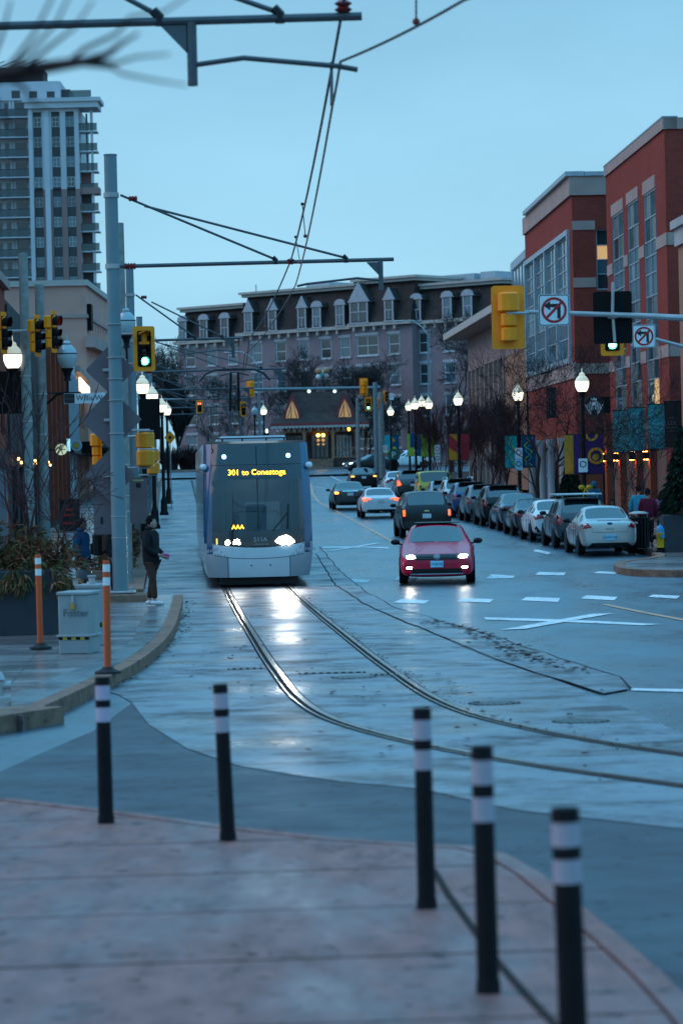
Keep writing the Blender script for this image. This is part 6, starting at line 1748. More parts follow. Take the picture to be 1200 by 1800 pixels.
MB().b2((lx(500), .2, .0), (lx(632), .4, ev)).build('back_wall', mat('pavilion_wall', (.10, .055, .045), .7), t)
for px in (511, 521, 531, 549, 563, 577, 597, 607, 617):
    x = lx(px); o = MB().prism(rrect(x - .22, x + .22, lz(760), lz(750), .03), -2.24, -2.18, 'xz').build('fretwork_panel', M_timber, t); MB().ball((x, -2.25, lz(755)), (.12, .02, .14), 8, 6).build('fret', M_eave, o)
for px, w in ((520, 26), (565, 30), (607, 24)):
    x = lx(px); hw = w * s_ / 2; o = MB().b2((x - hw, .12, .9), (x + hw, .19, lz(765))).build('window', M_pane, t)
    for k in range(5): MB().b2((x - hw + 2 * hw * k / 4 - .04, .08, .9), (x - hw + 2 * hw * k / 4 + .04, .115, lz(765))).build('glazing_bar', M_winwhite if px == 607 else M_dark, o)
for px in (562, 571):
    for py, r, m_ in ((765, .17, glow('pavilion_lamp', (1.0, .62, .10), 8.0)), (774, .15, M_warmwin), (781, .12, M_warmwin)): MB().ball((lx(px), -.2, lz(py)), r, 10, 7).build('lantern', m_, t)
for k in range(6): MB().b2((lx(540), -3.2 - .32 * k, .78 - .14 * k - .9), (lx(588), -2.9 - .32 * k + .3, .80 - .14 * k)).build('step', M_kerb, t)
MB().b2((lx(498), -2.9, -.4), (lx(634), .4, .75)).build('deck', mat('deck_dark', (.07, .045, .04), .8), t)
for a, b in ((592, 626), (632, 648)):
    xa, xb = lx(a), lx(b)
    for z in (.85, 1.75): MB().b2((xa, -2.3, z), (xb, -2.2, z + .1)).build('rail', M_timber, t)
    n = max(1, int((xb - xa) / .9))
    for k in range(n):
        p, q = xa + (xb - xa) * k / n, xa + (xb - xa) * (k + 1) / n
        MB().tube([(p, -2.25, .9), (q, -2.25, 1.75)], .04, 4).build('lattice', M_timber, t); MB().tube([(q, -2.27, .9), (p, -2.27, 1.75)], .04, 4).build('lattice', M_timber, t)
# festive cluster above the mast arm
c = at(567, 656, 196); t = thing('hanging_ornament', 'small cluster of coloured festive shapes above the long mast arm', 'ornament', c)
for dx, dz, r, cc in ((-.25, .15, .24, (.4, .2, .1)), (.25, .2, .22, (.42, .08, .10)), (0, -.12, .22, (.05, .25, .22)), (-.28, -.25, .2, (.6, .6, .6)), (.22, -.2, .2, (.55, .3, .32)), (0, .1, .16, (.6, .5, .45))):
    MB().ball((dx, 0, dz), r, 10, 7).build('bauble', mat('bauble_%d' % int(cc[0] * 100 + cc[1] * 10), cc, .4), t, True)
MB().tube([(0, .05, -.4), (0, .05, at(567, 683, 196).z - c.z)], .05, 6).build('stem', M_dark, t)

# ---------------- left side of the street
def lwall(y): return -9.9 - .06 * (y - 70)
def left_building(label, y0, y1, ztop, m, deep=14, name='shop_building', front_y=None):
    # u runs away from the camera so that the facade looks to the street
    O = (lwall(y0), y0); t, uz, xz = building(name, label, O, (-.06, 1)); L = math.hypot(.06, 1) * (y1 - y0)
    # local +y points to the left/inward
    f = front(t); e = Face(t, lambda u, d, z: (d, u, z)); zb = gz(y0) + .1
    return t, f, e, L, zb, ztop
t, f, e, L, zb, zt = left_building('orange brick shop at the far left edge behind the planter', 74, 101, 9.5, M_redbrick2)
f.wall(0, L, zb, zt, [(a, a + 2.4, c, c + 2.2) for a in (1.5, 6, 10.5, 15, 19.5, 23) for c in (zb + .5, zb + 4.2)], M_redbrick2, .25); e.wall(0, 12, zb, zt, [], M_redbrick2)
for a in (1.5, 6, 10.5, 15, 19.5, 23):
    f.window(a, a + 2.4, zb + .5, zb + 2.7, 2, 1, M_dark, M_warmwin if a in (15, 23) else M_pane, .15); f.window(a, a + 2.4, zb + 4.2, zb + 6.4, 2, 2, M_dark)
f.block('fascia', M_dark, 0, L, -.15, .0, zb + 3.0, zb + 3.7); f.block('cornice', M_stone, -.1, L + .1, -.2, .4, zt, zt + .3)
f.block('sign_light', M_warm, 14, 18, -.2, -.155, zb + 3.1, zb + 3.2)
t, f, e, L, zb, zt = left_building('dark timber-clad shop front with warm string of lights on the left', 101, 132, 9.2, None)
M_clad = mat('dark_cladding', (.035, .038, .04), .6, var=.2, scale=1, stretch=(8, 8, .3))
f.wall(0, L, zb, zt, [(2 + k * 5, 5.6 + k * 5, zb + .4, zb + 2.9) for k in range(5)], M_clad, .25); e.wall(0, 12, zb, zt, [], M_clad)
for k in range(5): f.window(2 + k * 5, 5.6 + k * 5, zb + .4, zb + 2.9, 3, 1, M_dark, M_warmwin if k == 2 else M_pane, .15)
for k in range(11): f.block('cladding_board', M_clad, k * 2.7, k * 2.7 + 2.6, -.08, -.005, zb + 3.4, zt - .2)
for k in range(14): MB().ball((1 + k * 2.1, -.3, zb + 3.15 - .12 * (k % 2)), .06, 6, 5).build('string_bulb', M_warm, t)
t, f, e, L, zb, zt = left_building('red brick shop with tall piers on the left', 132, 156, 9.6, None)
f.wall(0, L, zb, zt, [(1.5 + k * 5.6, 5 + k * 5.6, zb + .4, zb + 3) for k in range(4)], M_redbrick, .25); e.wall(0, 12, zb, zt, [], M_redbrick)
for k in range(4): f.window(1.5 + k * 5.6, 5 + k * 5.6, zb + .4, zb + 3, 3, 1, M_dark, M_pane, .15); f.window(1.8 + k * 5.6, 4.6 + k * 5.6, zb + 5, zb + 7.4, 2, 2, M_winwhite, M_pane, -.02)
for k in range(5): f.block('pier', M_redbrick2, k * 5.6, k * 5.6 + .8, -.3, .0, zb, zt)
f.block('cornice', M_dark, -.1, L + .1, -.35, .3, zt, zt + .4)
t, f, e, L, zb, zt = left_building('narrow white rendered building on the left', 156, 176, 10.0, None)
M_rend = mat('white_render', (.55, .58, .60), .7, var=.08)
f.wall(0, L, zb, zt, [(2 + k * 6, 5 + k * 6, zb + .5, zb + 3) for k in range(3)], M_rend, .25); e.wall(0, 12, zb, zt, [], M_rend)
for k in range(3): f.window(2 + k * 6, 5 + k * 6, zb + .5, zb + 3, 2, 1, M_dark, M_pane, .15)
for k in range(10): f.block('fin', M_winframe, 1 + k * 1.9, 1.25 + k * 1.9, -.25, .0, zb + 3.6, zt - 1.2)
f.block('fascia', M_dark, 0, L, -.5, .0, zb + 3.1, zb + 3.5)
t, f, e, L, zb, zt = left_building('tan brick hall with a lit sign strip and dark canopy on the left', 176, 205, 9.4, None)
f.wall(0, L, zb, zt, [(2 + k * 4.5, 5 + k * 4.5, zb + 4.6, zb + 6.4) for k in range(6)], M_tanbrick, .3); e.wall(0, 14, zb, zt, [], M_tanbrick)
for k in range(6): f.window(2 + k * 4.5, 5 + k * 4.5, zb + 4.6, zb + 6.4, 2, 1, M_dark, M_pane, .15)
f.block('canopy', M_sigblack, -6, L, -1.6, .0, zb + 2.8, zb + 3.5); f.block('lit_strip', glow('lit_strip', (1, .9, .6), 2.2), 1, L * .8, -.3, -.2, zb + 6.8, zb + 7.6)
f.block('cornice', M_stone, -.1, L + .1, -.3, .4, zt, zt + .35)
# pink building rising behind
Yk = 196.0
O = (at(-140, 700, Yk).x, Yk); t, uz, xz = building('stucco_building', 'large pink stucco building with a pale cornice above the left shops', O, (1, 0))
L = at(152, 600, Yk).x - O[0]; f = front(t); e = right_end(t, L); zt = uz(100, 503)[1]; zm = uz(100, 553)[1]
f.wall(0, L, 1.5, zt, [], M_pinkwall); e.wall(0, 26, 1.5, zt, [(3 + k * 2.2, 3.8 + k * 2.2, zm - 3.2, zm - .4) for k in range(10)], M_pinkwall, .3)
f.block('coping', M_eave, -.2, L + .2, -.2, .5, zt, zt + .4); e.block('coping', M_eave, .51, 26, -.2, .5, zt, zt + .4)
f.block('string_course', M_stone, 0, L + .12, -.12, .02, zm - .25, zm); e.block('string_course', M_stone, 0, 26, -.12, .02, zm - .25, zm)
e.block('cornice', M_stone, -.6, 26, -.6, .02, uz(100, 612)[1], uz(100, 604)[1] + .5); e.block('vent_box', M_sigblack, 1, 2.4, -.3, -.02, zt - 3.0, zt - 1.2)
# small things on the left fronts: projecting round signs, cabinet boards
for (px, py, r, Y, lab, m1, m2) in ((108, 790, 10, 128, 'round pale green lit sign projecting over the left pavement', glow('pale_green_sign', (.55, .62, .42), .8), None), (135, 783, 9.5, 150, 'round sign with a yellow centre and blue rim on the left', mat('blue_rim', (.25, .40, .55), .4), mat('sun_yellow', (.6, .38, .05), .5))):
    c = at(px, py, Y); r = r * Y / FPX; t = thing('round_shop_sign', lab, 'shop sign', c, 0, 'round signs on the left')
    MB().lathe([(r, -.06), (r, .06)], 24, axis='y').build('disc', m1, t)
    if m2: MB().lathe([(r * .55, -.02), (r * .55, 0)], 18, (0, -.062, 0), 'y').build('centre', m2, t); ringz(t, r * .86, r, -.065, M_signwhite, 'rim')
    else:
        for k in range(5): MB().tube([(math.cos(k * 1.26) * r * .8, -.066, math.sin(k * 1.26) * r * .8), (0, -.066, 0)], .02, 4).build('emblem', M_signback, t)
    MB().tube([(-r, 0, 0), (lwall(Y) - c.x, 0, 0)], .04, 6).build('bracket', M_dark, t)
t = thing('blade_sign', 'slim pale blue lit blade sign on the left fronts', 'shop sign', at(121, 782, 139)); MB().cbox((0, 0, 0), (.12, .5, .6), .02).build('panel', glow('pale_blue_sign', (.35, .75, .85), .9), t); MB().tube([(-.06, 0, .2), (lwall(139) - t.location.x, 0, .2)], .03, 6).build('bracket', M_dark, t)

# ---------------- the apartment tower far behind
Yt = 430.0; st_ = Yt / FPX
O = (at(-70, 400, Yt).x, Yt); t, uz, xz = building('apartment_tower', 'tall pale apartment tower with dark window columns and balconies at far left', O, (1, 0))
f = front(t); M_tw1 = mat('tower_pale', (.52, .50, .53), .7, var=.1, scale=.2); M_tw2 = mat('tower_brown', (.29, .175, .165), .75, var=.1, scale=.2); M_twdk = mat('tower_dark', (.05, .05, .055), .4)
def U(px): return uz(px, 280)[0]
def Z(py): return uz(120, py)[1]
xl, xa, xb, xr = U(-70), U(53), U(140), U(170)
zr = Z(190); zsplit = Z(332); storey = 3.02
n = 16; tops = [zr - 1.0 - storey * k for k in range(n)]
colpx = [(60, 75), (92, 107), (117, 132)]
holes = []
for a, b in colpx: holes.append((U(a), U(b), 10, zr - .5))
holes_up = [(a, b, max(c, zsplit), d) for a, b, c, d in holes]; holes_lo = [(a, b, c, zsplit) for a, b, c, d in holes]
f.wall(xa, xb, zsplit, zr, holes_up, M_tw1, .5); f.wall(xa, xb, 4, zsplit, holes_lo, M_tw2, .5)
f.block('pilaster', M_tw1, xa - .1, U(60) - .1, -.35, .02, zsplit - 26, zr); f.block('pilaster', M_tw1, U(79), U(88), -.3, .0, zsplit - 18, zr - .3)
for a, b in colpx:
    f.block('window_back', M_twdk, U(a), U(b), .42, .5, 10, zr - .5)
    for k, z in enumerate(tops):
        w_ = f.window(U(a) + .08, U(b) - .08, z - 1.75, z - .25, 2, 2, M_winwhite if random.random() < .5 else M_winframe, M_pane2 if random.random() < .55 else M_pane, .3, .08, .06, True)
        f.block('spandrel', M_twdk, U(a) + .02, U(b) - .02, .34, .41, z - storey - .2, z - 1.8)
# left balcony bay
f.wall(xl, xa, 4, zr + 2, [], M_tw1, d0=1.6, name='balcony_wall')
M_rail = mat_pane('balcony_glass', (.05, .08, .09), .35, .1)
for k, z in enumerate([zr + 1.9 - storey * j for j in range(1, n + 1)]):
    bl = f.block('balcony', M_tw1, xl, xa + .2, -.3, 1.6, z - .18, z)
    f.block('railing', M_rail, xl, xa + .15, -.28, -.24, z + .05, z + 1.1, bl); f.block('handrail', M_dark, xl, xa + .18, -.31, -.2, z + 1.1, z + 1.16, bl)
    for a, b in ((8, 15), (27, 45), (-14, 0)): f.block('balcony_door', M_pane, U(a), U(b), 1.5, 1.58, z + .05, z + 2.3)
    for a in (17, 22, 48): f.block('wall_strip', M_tw1, U(a), U(a) + .3, 1.3, 1.58, z + .02, z + storey - .2)
# right balconies, open corner
for k, z in enumerate([zr - .4 - storey * j for j in range(1, n)]):
    bl = f.block('balcony', M_tw1, xb - .1, xr + .15, .4, 3.4, z - .18, z)
    f.block('railing', M_rail, xb, xr + .12, .42, .46, z + .05, z + 1.1, bl); f.block('handrail', M_dark, xb, xr + .15, .4, .5, z + 1.1, z + 1.16, bl)
    if z < zsplit: f.block('balcony_wall', M_tw2 if k % 2 else M_twdk, xb, xr - .8, 2.4, 3.2, z, z + storey - .18)
    else: f.block('balcony_column', M_twdk, U(150), U(153), 2.4, 2.9, z, z + storey - .18)
f.block('corner_column', M_tw1, xr - .9, xr - .5, .6, 1.1, 4, zr - .4); f.block('cap_band', M_tw2, xb, xr + .3, .3, 3.5, zsplit - .8, zsplit + .2)
f.block('side_wall', M_tw1, xa, xb, .5, 18, 4, zr)
f.block('cornice', M_tw1, xa - .6, xr + .4, -.7, 6, zr, zr + .9); f.block('cornice', M_tw1, xa - .9, xr + .8, -1.0, 6.4, zr + .9, zr + 1.5)
f.block('terrace_rail', M_rail, U(124), xr - .6, .2, .25, zr + 1.5, zr + 2.7)
ph = Face(t, lambda u, d, z: (u, d + 1.2, z)); zp1 = Z(140)
ph.wall(U(0) - 4, U(108), zr + 1.5, zp1, [(U(53), U(67), zr + 1.8, Z(157)), (U(84), U(98), zr + 1.8, Z(158)), (U(22), U(37), zr + 1.8, Z(155))], M_tw1, .4, 'penthouse_wall')
for a, b in ((53, 67), (84, 98), (22, 37)): ph.window(U(a), U(b), zr + 1.8, Z(157), 2, 3, M_dark, M_pane, .25)
MB().b2((U(0) - 4, 1.7, zr + 1.5), (U(108), 12, zp1)).build('penthouse', M_tw1, t); MB().b2((U(108), 2.5, zr + 1.5), (U(124), 8, Z(153))).build('penthouse_glazing', M_twdk, t)
MB().b2((U(-70), 3, zp1), (U(76), 10, Z(112))).build('plant_room', mat('plant_room', (.045, .03, .03), .7), t)
for k in range(6): MB().tube([(U(-20) + k * 1.6, 2.8, Z(112)), (U(-20) + k * 1.6 + 2.5, 2.8, Z(100))], .1, 5).build('roof_bar', M_galv, t) if U(-20) + k * 1.6 < U(60) else None

# ================================================================== BOLLARDS, DELINEATORS, BOXES
M_bol = mat('bollard_black', (.010, .008, .010), .6, var=.3, spec=.15)
M_refl = mat('reflective_band', (.40, .33, .38), .35, var=.06, scale=6)
M_refl2 = mat('reflective_lilac', (.46, .38, .48), .35, var=.1, scale=6)
def lean_post(t, base, top, prof, name, m, r, n=16):
    """section of a leaning round post between fractions"""
    d = top - base
    V = MB(); a, b = prof
    V.tube([base + d * a, base + d * b], [r[0], r[1]], n)
    return V.build(name, m, t, True)
for (bx_, by_, tx_, ty_, wpx, lab) in ((187, 1447, 180, 1190, 27, 'black bollard with two lilac bands, leftmost'), (401, 1477, 387, 1203, 27, 'black bollard with two pale bands, second from left'),
                                  (750, 1597, 741, 1245, 33, 'black bollard with two pale bands, middle of the five'), (858, 1745, 846, 1311, 40, 'black bollard with two pale bands, second nearest'), (1008, 1850, 992, 1420, 52, 'nearest black bollard with two pale bands, cut by the frame')):
    b = G(bx_, by_, .03); base = on(b.x, b.y, .03); top = at(tx_, ty_, b.y) - base
    t = thing('bollard', lab, 'bollard', base, 0, 'flexible bollards along the pavement edge')
    r = wpx / 2 * b.y / FPX; z0 = Vector((0, 0, 0))
    lean_post(t, z0, top, (0, .69), 'post', M_bol, (r * 1.0, r * .94)); lean_post(t, z0, top, (.0, .05), 'collar', M_bol, (r * 1.12, r * 1.08))
    for a, c in ((.695, .795), (.845, .945)): lean_post(t, z0, top, (a, c), 'band', M_refl2 if bx_ == 187 else M_refl, (r * .96, r * .95))
    lean_post(t, z0, top, (.69, 1.0), 'core', M_bol, (r * .93, r * .92)); lean_post(t, z0, top, (.795, .845), 'ring', M_bol, (r * .985, r * .985)); lean_post(t, z0, top, (.945, 1.0), 'cap', M_bol, (r * 1.0, r * .96))
M_orange = mat('delineator_orange', (.62, .085, .02), .45, var=.1); M_rubber = mat('rubber_base', (.025, .024, .026), .6)
for (bx_, by_, tx_, ty_, lab) in ((72, 1142, 67, 975, 'orange delineator post before the dark planter'), (190, 1186, 187, 985, 'orange delineator post at the kerb before the thick pole')):
    b = G(bx_, by_, KH); base = on(b.x, b.y, KH + .012); top = at(tx_, ty_, b.y) - base; z0 = Vector((0, 0, 0))
    t = thing('delineator_post', lab, 'delineator', base, 0, 'orange delineator posts')
    MB().lathe([(.17, 0), (.165, .03), (.09, .06), (.06, .09)], 8).build('base', M_rubber, t)
    r = .045
    lean_post(t, z0, top, (.05, 1.0), 'post', M_orange, (r, r * .97))
    for a, c in ((.78, .85), (.90, .965)): lean_post(t, z0, top, (a, c), 'band', M_signwhite, (r * 1.04, r * 1.03))
# grey locked box
b = G(131, 1150, KH); base = on(b.x, b.y, KH + .012); s = b.y / FPX
t = thing('utility_box', 'grey padlocked utility box with black and yellow tape, lettered Foster', 'utility box', base, R(-12))
M_box = mat('box_grey', (.27, .285, .29), .5, var=.14, scale=3, bump=.05); W_, H_ = 56 * s, 104 * s
MB().cbox((0, .28, H_ * .5), (W_, .56, H_), .02).build('body', M_box, t); MB().cbox((0, .28, H_ + .015), (W_ + .03, .6, .04), .01).build('lid', M_box, t)
MB().cbox((0, .27, H_ * .30), (W_ + .05, .6, .03), .01).build('rim', M_box, t)
for k in range(7): MB().box((-W_ / 2 + W_ * (k + .5) / 7, -.006, H_ * .27), (W_ / 7 * .98, .008, .065), Matrix.Rotation(0, 3, 'Y')).build('tape', M_sigblack if k % 2 == 0 else mat('tape_yellow', (.55, .36, .03), .5), t)
lettering('Foster', .15, mat('box_lettering', (.10, .11, .13), .5), t, (.04, -.006, H_ * .68))
MB().tube([(0, -.02, H_ * .98), (0, -.03, H_ * .86)], .022, 6).build('hasp', M_galv, t)
lk = MB().cbox((0, -.03, H_ * .80), (.075, .04, .085), .01).build('padlock', mat('brass', (.45, .27, .08), .35, .8), t); N = 8
MB().tube([(.028 * math.cos(math.pi * k / N), -.03, H_ * .80 + .04 + .05 * math.sin(math.pi * k / N)) for k in range(N + 1)], .008, 5).build('shackle', M_galv, lk)
for sx in (-1, 1): MB().cbox((sx * W_ * .42, .1, -.0), (.06, .1, .03), .01).build('foot', M_galv, t)
b2_ = G(152, 1138, KH)
t = thing('utility_box', 'second grey utility box tucked behind the lettered one', 'utility box', on(b2_.x, b2_.y + .35, KH + .012), R(-12))
MB().cbox((0, .25, H_ * .52), (W_ * .8, .5, H_ * 1.04), .02).build('body', M_box, t); MB().cbox((0, .25, H_ * 1.05), (W_ * .84, .53, .05), .01).build('lid', M_box, t)
MB().lathe([(.05, 0), (.05, .12), (.07, .13), (.07, .15)], 10, (.02, .2, H_ * 1.06)).build('pipe', M_galv, t); MB().lathe([(.04, 0), (.04, .08), (.06, .09)], 10, (-.24, .2, H_ * 1.06)).build('pipe', M_galv, t)
for k in range(3): MB().box((W_ * .4 + .004, .05 + .14 * k, H_ * .36), (.006, .13, .07)).build('tape', M_sigblack if k % 2 == 0 else MATS['tape_yellow'], t)
# hydrant nub at the left edge, kerb stones beside it
b = G(-4, 1232, KH); t = thing('hydrant', 'grey hydrant just cut by the left edge', 'hydrant', on(b.x, b.y, KH), 0)
MB().lathe([(.13, 0), (.13, .04), (.08, .06), (.08, .22), (.10, .24), (.06, .32), (.02, .34)], 12).build('barrel', M_galv, t, True); MB().lathe([(.045, 0), (.045, .13), (.055, .13), (.055, .16)], 10, (0, 0, .17), 'x').build('outlet', M_galv, t)
b = at(-6, 920, 50); t = thing('street_totem', 'grey upright panel at the left edge beside the planter', 'panel', (b.x, 50, gz(50) + KH)); MB().prism(rrect(-.25, .20, 1.0, at(6, 826, 50).z - gz(50) - KH, .03), 0, .08, 'xz').build('panel', mat('panel_grey', (.16, .155, .17), .6), t); MB().cbox((-.05, .04, .5), (.12, .08, 1.0), .01).build('post', M_galv, t)

# ================================================================== PLANTS
M_bark = mat('bark_dark', (.040, .026, .026), .9, var=.3, scale=6, bump=.4); M_twig = mat('twig_red', (.085, .032, .034), .85, var=.25, scale=4); M_twig2 = mat('twig_grey', (.055, .042, .042), .85, var=.25)
def skeleton(rng, p, d, ln, r, lvl, maxl, spread, up, out, kids=(2, 3), shrink=.72):
    segs = 3; pts = [p.copy()]; rad = [r]
    for i in range(segs):
        d = (d + Vector((rng.gauss(0, .12), rng.gauss(0, .12), rng.gauss(0, .08) + up * .10))).normalized()
        p = p + d * (ln / segs); pts.append(p.copy()); rad.append(r * (1 - .42 * (i + 1) / segs))
    out.append((lvl, pts, rad))
    if lvl >= maxl: return
    n = rng.randint(*kids)
    for k in range(n + (1 if lvl else 1)):
        f = 1.0 if k < n else rng.uniform(.35, .8)
        i = min(segs, max(1, round(f * segs))); q = pts[i]
        ax = d.cross(Vector((rng.gauss(0, 1), rng.gauss(0, 1), rng.gauss(0, 1))))
        if ax.length < 1e-3: continue
        nd = Matrix.Rotation(rng.uniform(.5, 1.15) * spread, 3, ax.normalized()) @ d
        nd = (nd + Vector((0, 0, up * .35))).normalized()
        skeleton(rng, q, nd, ln * shrink * rng.uniform(.75, 1.15), rad[i] * (.72 if k < n else .6), lvl + 1, maxl, spread, up, out, kids, shrink)
def bare_tree(label, loc, h, seed, spread=.75, up=.5, maxl=5, trunk=.30, r=.13, m=None, name='bare_tree', group=None, kids=(2, 3), shrink=.74, minr=.006, stems=1, cat='tree', twig=None):
    rng = random.Random(seed)
    t = thing(name, label, cat, loc, 0, group); out = []
    for k in range(stems):
        d = Vector((rng.gauss(0, .06 if stems == 1 else .22), rng.gauss(0, .06 if stems == 1 else .22), 1)).normalized()
        skeleton(rng, Vector((rng.uniform(-.12, .12) * (stems > 1), rng.uniform(-.12, .12) * (stems > 1), 0)), d, h * trunk, r, 0, maxl, spread, up, out, kids, shrink)
    top = max(p.z for _, pts, _ in out for p in pts); k = h / top
    a, b = MB(), MB()
    for lvl, pts, rad in out:
        (a if lvl <= 1 else b).tube([p * k for p in pts], [max(minr, q) for q in rad], 6 if lvl < 2 else 3, cap=lvl < 2)
    a.build('trunk', m or M_bark, t, True); c = b.build('crown', twig or m or M_bark, t)
    return t
TG2 = 'bare trees along the right pavement'
bare_tree('bare spreading street tree before the brick bay, left one', on(gx(946, 118), 118, .16), 8.0, 3, .85, .35, 6, .30, .11, group=TG2)
bare_tree('bare spreading street tree before the brick bay, right one', on(gx(990, 109), 109, .16), 7.8, 11, .85, .35, 6, .32, .11, group=TG2)
bare_tree('small bare tree under the leftmost teal banner', on(gx(1078, 97), 97, .16), 4.6, 21, .8, .4, 5, .34, .06, group=TG2, minr=.005)
bare_tree('small bare tree behind the litter bin', on(gx(1118, 92.5), 92.5, .16), 4.2, 25, .8, .4, 5, .36, .06, group=TG2, minr=.005)
for k, (px, Y, h) in enumerate(((770, 171, 5.6), (786, 166, 6.0), (812, 158, 5.8), (832, 152, 6.0), (850, 147, 5.7), (868, 141, 5.9), (884, 136, 5.6), (901, 131, 5.2), (757, 184, 5.6))):
    bare_tree('upright reddish bare tree, %s counted from the nearest of the thicket' % ['sixth', 'fifth', 'fourth', 'third', 'second', 'seventh', 'eighth', 'first', 'ninth'][(k + 4) % 9] if False else 'upright reddish bare tree of the thicket before the low hall, ' + ('second from its left end', 'third from its left end', 'fourth from its left end', 'in its middle', 'fourth from its right end', 'third from its right end', 'second from its right end', 'rightmost and nearest', 'leftmost and furthest')[k],
              on(gx(px, Y), Y, .16), h, 40 + k, .45, .8, 6, .26, .06, M_twig, 'bare_tree', 'upright bare trees of the thicket', (2, 2), .78, .007, 2)
bare_tree('large dark bare tree between hotel and low hall', on(gx(795, 236), 236, .16), 13.6, 5, .80, .30, 7, .28, .26, M_twig2, minr=.014, group='bare trees before the hotel')
for px, Y, h, sd, lab in ((372, 262, 9.5, 7, 'bare tree before the hotel behind the tram at left'), (525, 288, 12.5, 8, 'bare tree rising behind the pavilion roof, left'), (642, 287, 12.0, 9, 'bare tree rising behind the pavilion roof, right'), (430, 284, 9.0, 13, 'bare tree left of the pavilion'), (590, 292, 11.0, 14, 'bare tree behind the middle of the pavilion'), (700, 262, 7.5, 15, 'bare tree right of the pavilion behind the lamps'), (290, 300, 14.5, 16, 'pale bare tree at the hotel left corner'), (262, 330, 15.5, 17, 'pale bare tree further left of the hotel')):
    bare_tree(lab, on(gx(px, Y), Y, .30), h, sd, .75, .4, 7 if h > 11 else 6, .26, .17, M_twig2, minr=.013, group='bare trees before the hotel')
bare_tree('bare tree standing by the right end of the pavilion', on(gx(648, 281), 281, .32), 6.5, 31, .75, .4, 6, .3, .14, M_bark, minr=.012, group='bare trees before the hotel')

def tuft(name, label, loc, n, h, spread, mats, seed, cat='shrub', group=None, wide=.02, droop=.5):
    """dry ornamental grass: many bent blades"""
    rng = random.Random(seed); t = thing(name, label, cat, loc, 0, group)
    for mi, m in enumerate(mats):
        V, F = [], []
        for k in range(n // len(mats)):
            a = rng.uniform(0, 6.283); sp = rng.uniform(.1, 1) * (spread[0] if isinstance(spread, tuple) else spread); sp2 = sp * ((spread[1] / spread[0]) if isinstance(spread, tuple) else 1)
            hh = h * rng.uniform(.45, 1.0); bx0, by0 = math.cos(a) * sp * .35, math.sin(a) * sp2 * .35
            w = wide * rng.uniform(.5, 1.2); wx, wy = -math.sin(a) * w, math.cos(a) * w
            wx, wy = rng.choice(((wx, wy), (w, 0)))
            prev = None
            for i in range(4):
                f = i / 3; x = bx0 + math.cos(a) * sp * .75 * f ** 1.5; y = by0 + math.sin(a) * sp2 * .75 * f ** 1.5; z = hh * (f - droop * f ** 3 * rng.uniform(.3, 1))
                o = len(V); ww = 1 - .75 * f; V += [(x - wx * ww, y - wy * ww, z), (x + wx * ww, y + wy * ww, z)]
                if prev is not None: F.append((prev, prev + 1, o + 1, o))
                prev = o
        MB().add(V, F).build('foliage', m, t)
    return t
def bush(name, label, loc, n, dims, mats, seed, cat='shrub', group=None, blade=(.10, .24), wide=.012, per=7, lift=.6):
    """dried shrub: clusters of short leaves spread through a low dome"""
    rng = random.Random(seed); t = thing(name, label, cat, loc, 0, group); rx, ry, rz_ = dims
    for m in mats:
        V, F = [], []
        for k in range(n // len(mats)):
            a = rng.uniform(0, 6.283); q = math.sqrt(rng.random()); f = rng.random() ** .7
            lump = 1 + .22 * math.sin(a * 3 + seed) + .15 * math.sin(a * 7 + seed * 2)
            c = Vector((math.cos(a) * rx * q * lump, math.sin(a) * ry * q * lump, rz_ * f * math.sqrt(max(.02, 1 - q * q)) * lump))
            ax = (Vector((c.x / rx, c.y / ry, lift)) + Vector((rng.gauss(0, .35), rng.gauss(0, .35), rng.gauss(0, .3)))).normalized()
            for j in range(per):
                d = (ax + Vector((rng.gauss(0, .5), rng.gauss(0, .5), rng.gauss(0, .45)))).normalized(); ln = rng.uniform(*blade)
                sd = d.cross(Vector((rng.gauss(0, 1), rng.gauss(0, 1), rng.gauss(0, 1)))).normalized() * wide * rng.uniform(.6, 1.5)
                o = len(V); p0 = c; p1 = c + d * ln * .55; p2 = c + d * ln + Vector((0, 0, -ln * .25))
                V += [p0, p1 + sd, p2, p1 - sd]; F.append((o, o + 1, o + 2, o + 3))
        MB().add(V, F).build('foliage', m, t)
    return t
M_straw = mat('dry_straw', (.26, .11, .055), .85, var=.35, scale=5); M_straw2 = mat('dry_olive', (.10, .085, .035), .85, var=.3, scale=5); M_rust = mat('dry_rust', (.20, .065, .04), .85, var=.3, scale=5)
M_fir_brown = mat('dry_dark', (.05, .035, .02), .9, var=.3)
M_planter = mat('planter_dark', (.045, .045, .052), .55, var=.12)
b = G(45, 1118, KH); bY = b.y + .9
pl = thing('planter', 'large dark grey planter box at left behind the orange post', 'planter', on(gx(20, bY), bY, KH + .012), 0)
hz_ = at(50, 1003, bY - .7).z - gz(bY) - KH; wp = 86 * bY / FPX
MB().cbox((0, 0, hz_ / 2), (wp * 2, 1.5, hz_), .04).build('box', M_planter, pl); MB().b2((-wp + .05, -.7, hz_ - .06), (wp - .05, .7, hz_ + .012)).build('soil', mat('soil', (.03, .02, .015), .95), pl)
base = Vector((gx(20, bY), bY, gz(bY) + KH + hz_ + .02))
bush('dry_shrub', 'rusty dry shrub filling the left of the dark planter', base + Vector((-.35, .0, -.05)), 420, (.85, .6, .75), [M_straw2, M_rust, M_fir_brown], 1, group='dry shrubs in the dark planter')
bush('dry_shrub', 'tan feathery dry shrub on the right of the dark planter', base + Vector((.40, .0, -.05)), 380, (.62, .6, .55), [M_straw, M_rust, M_straw2], 2, group='dry shrubs in the dark planter', blade=(.12, .30))
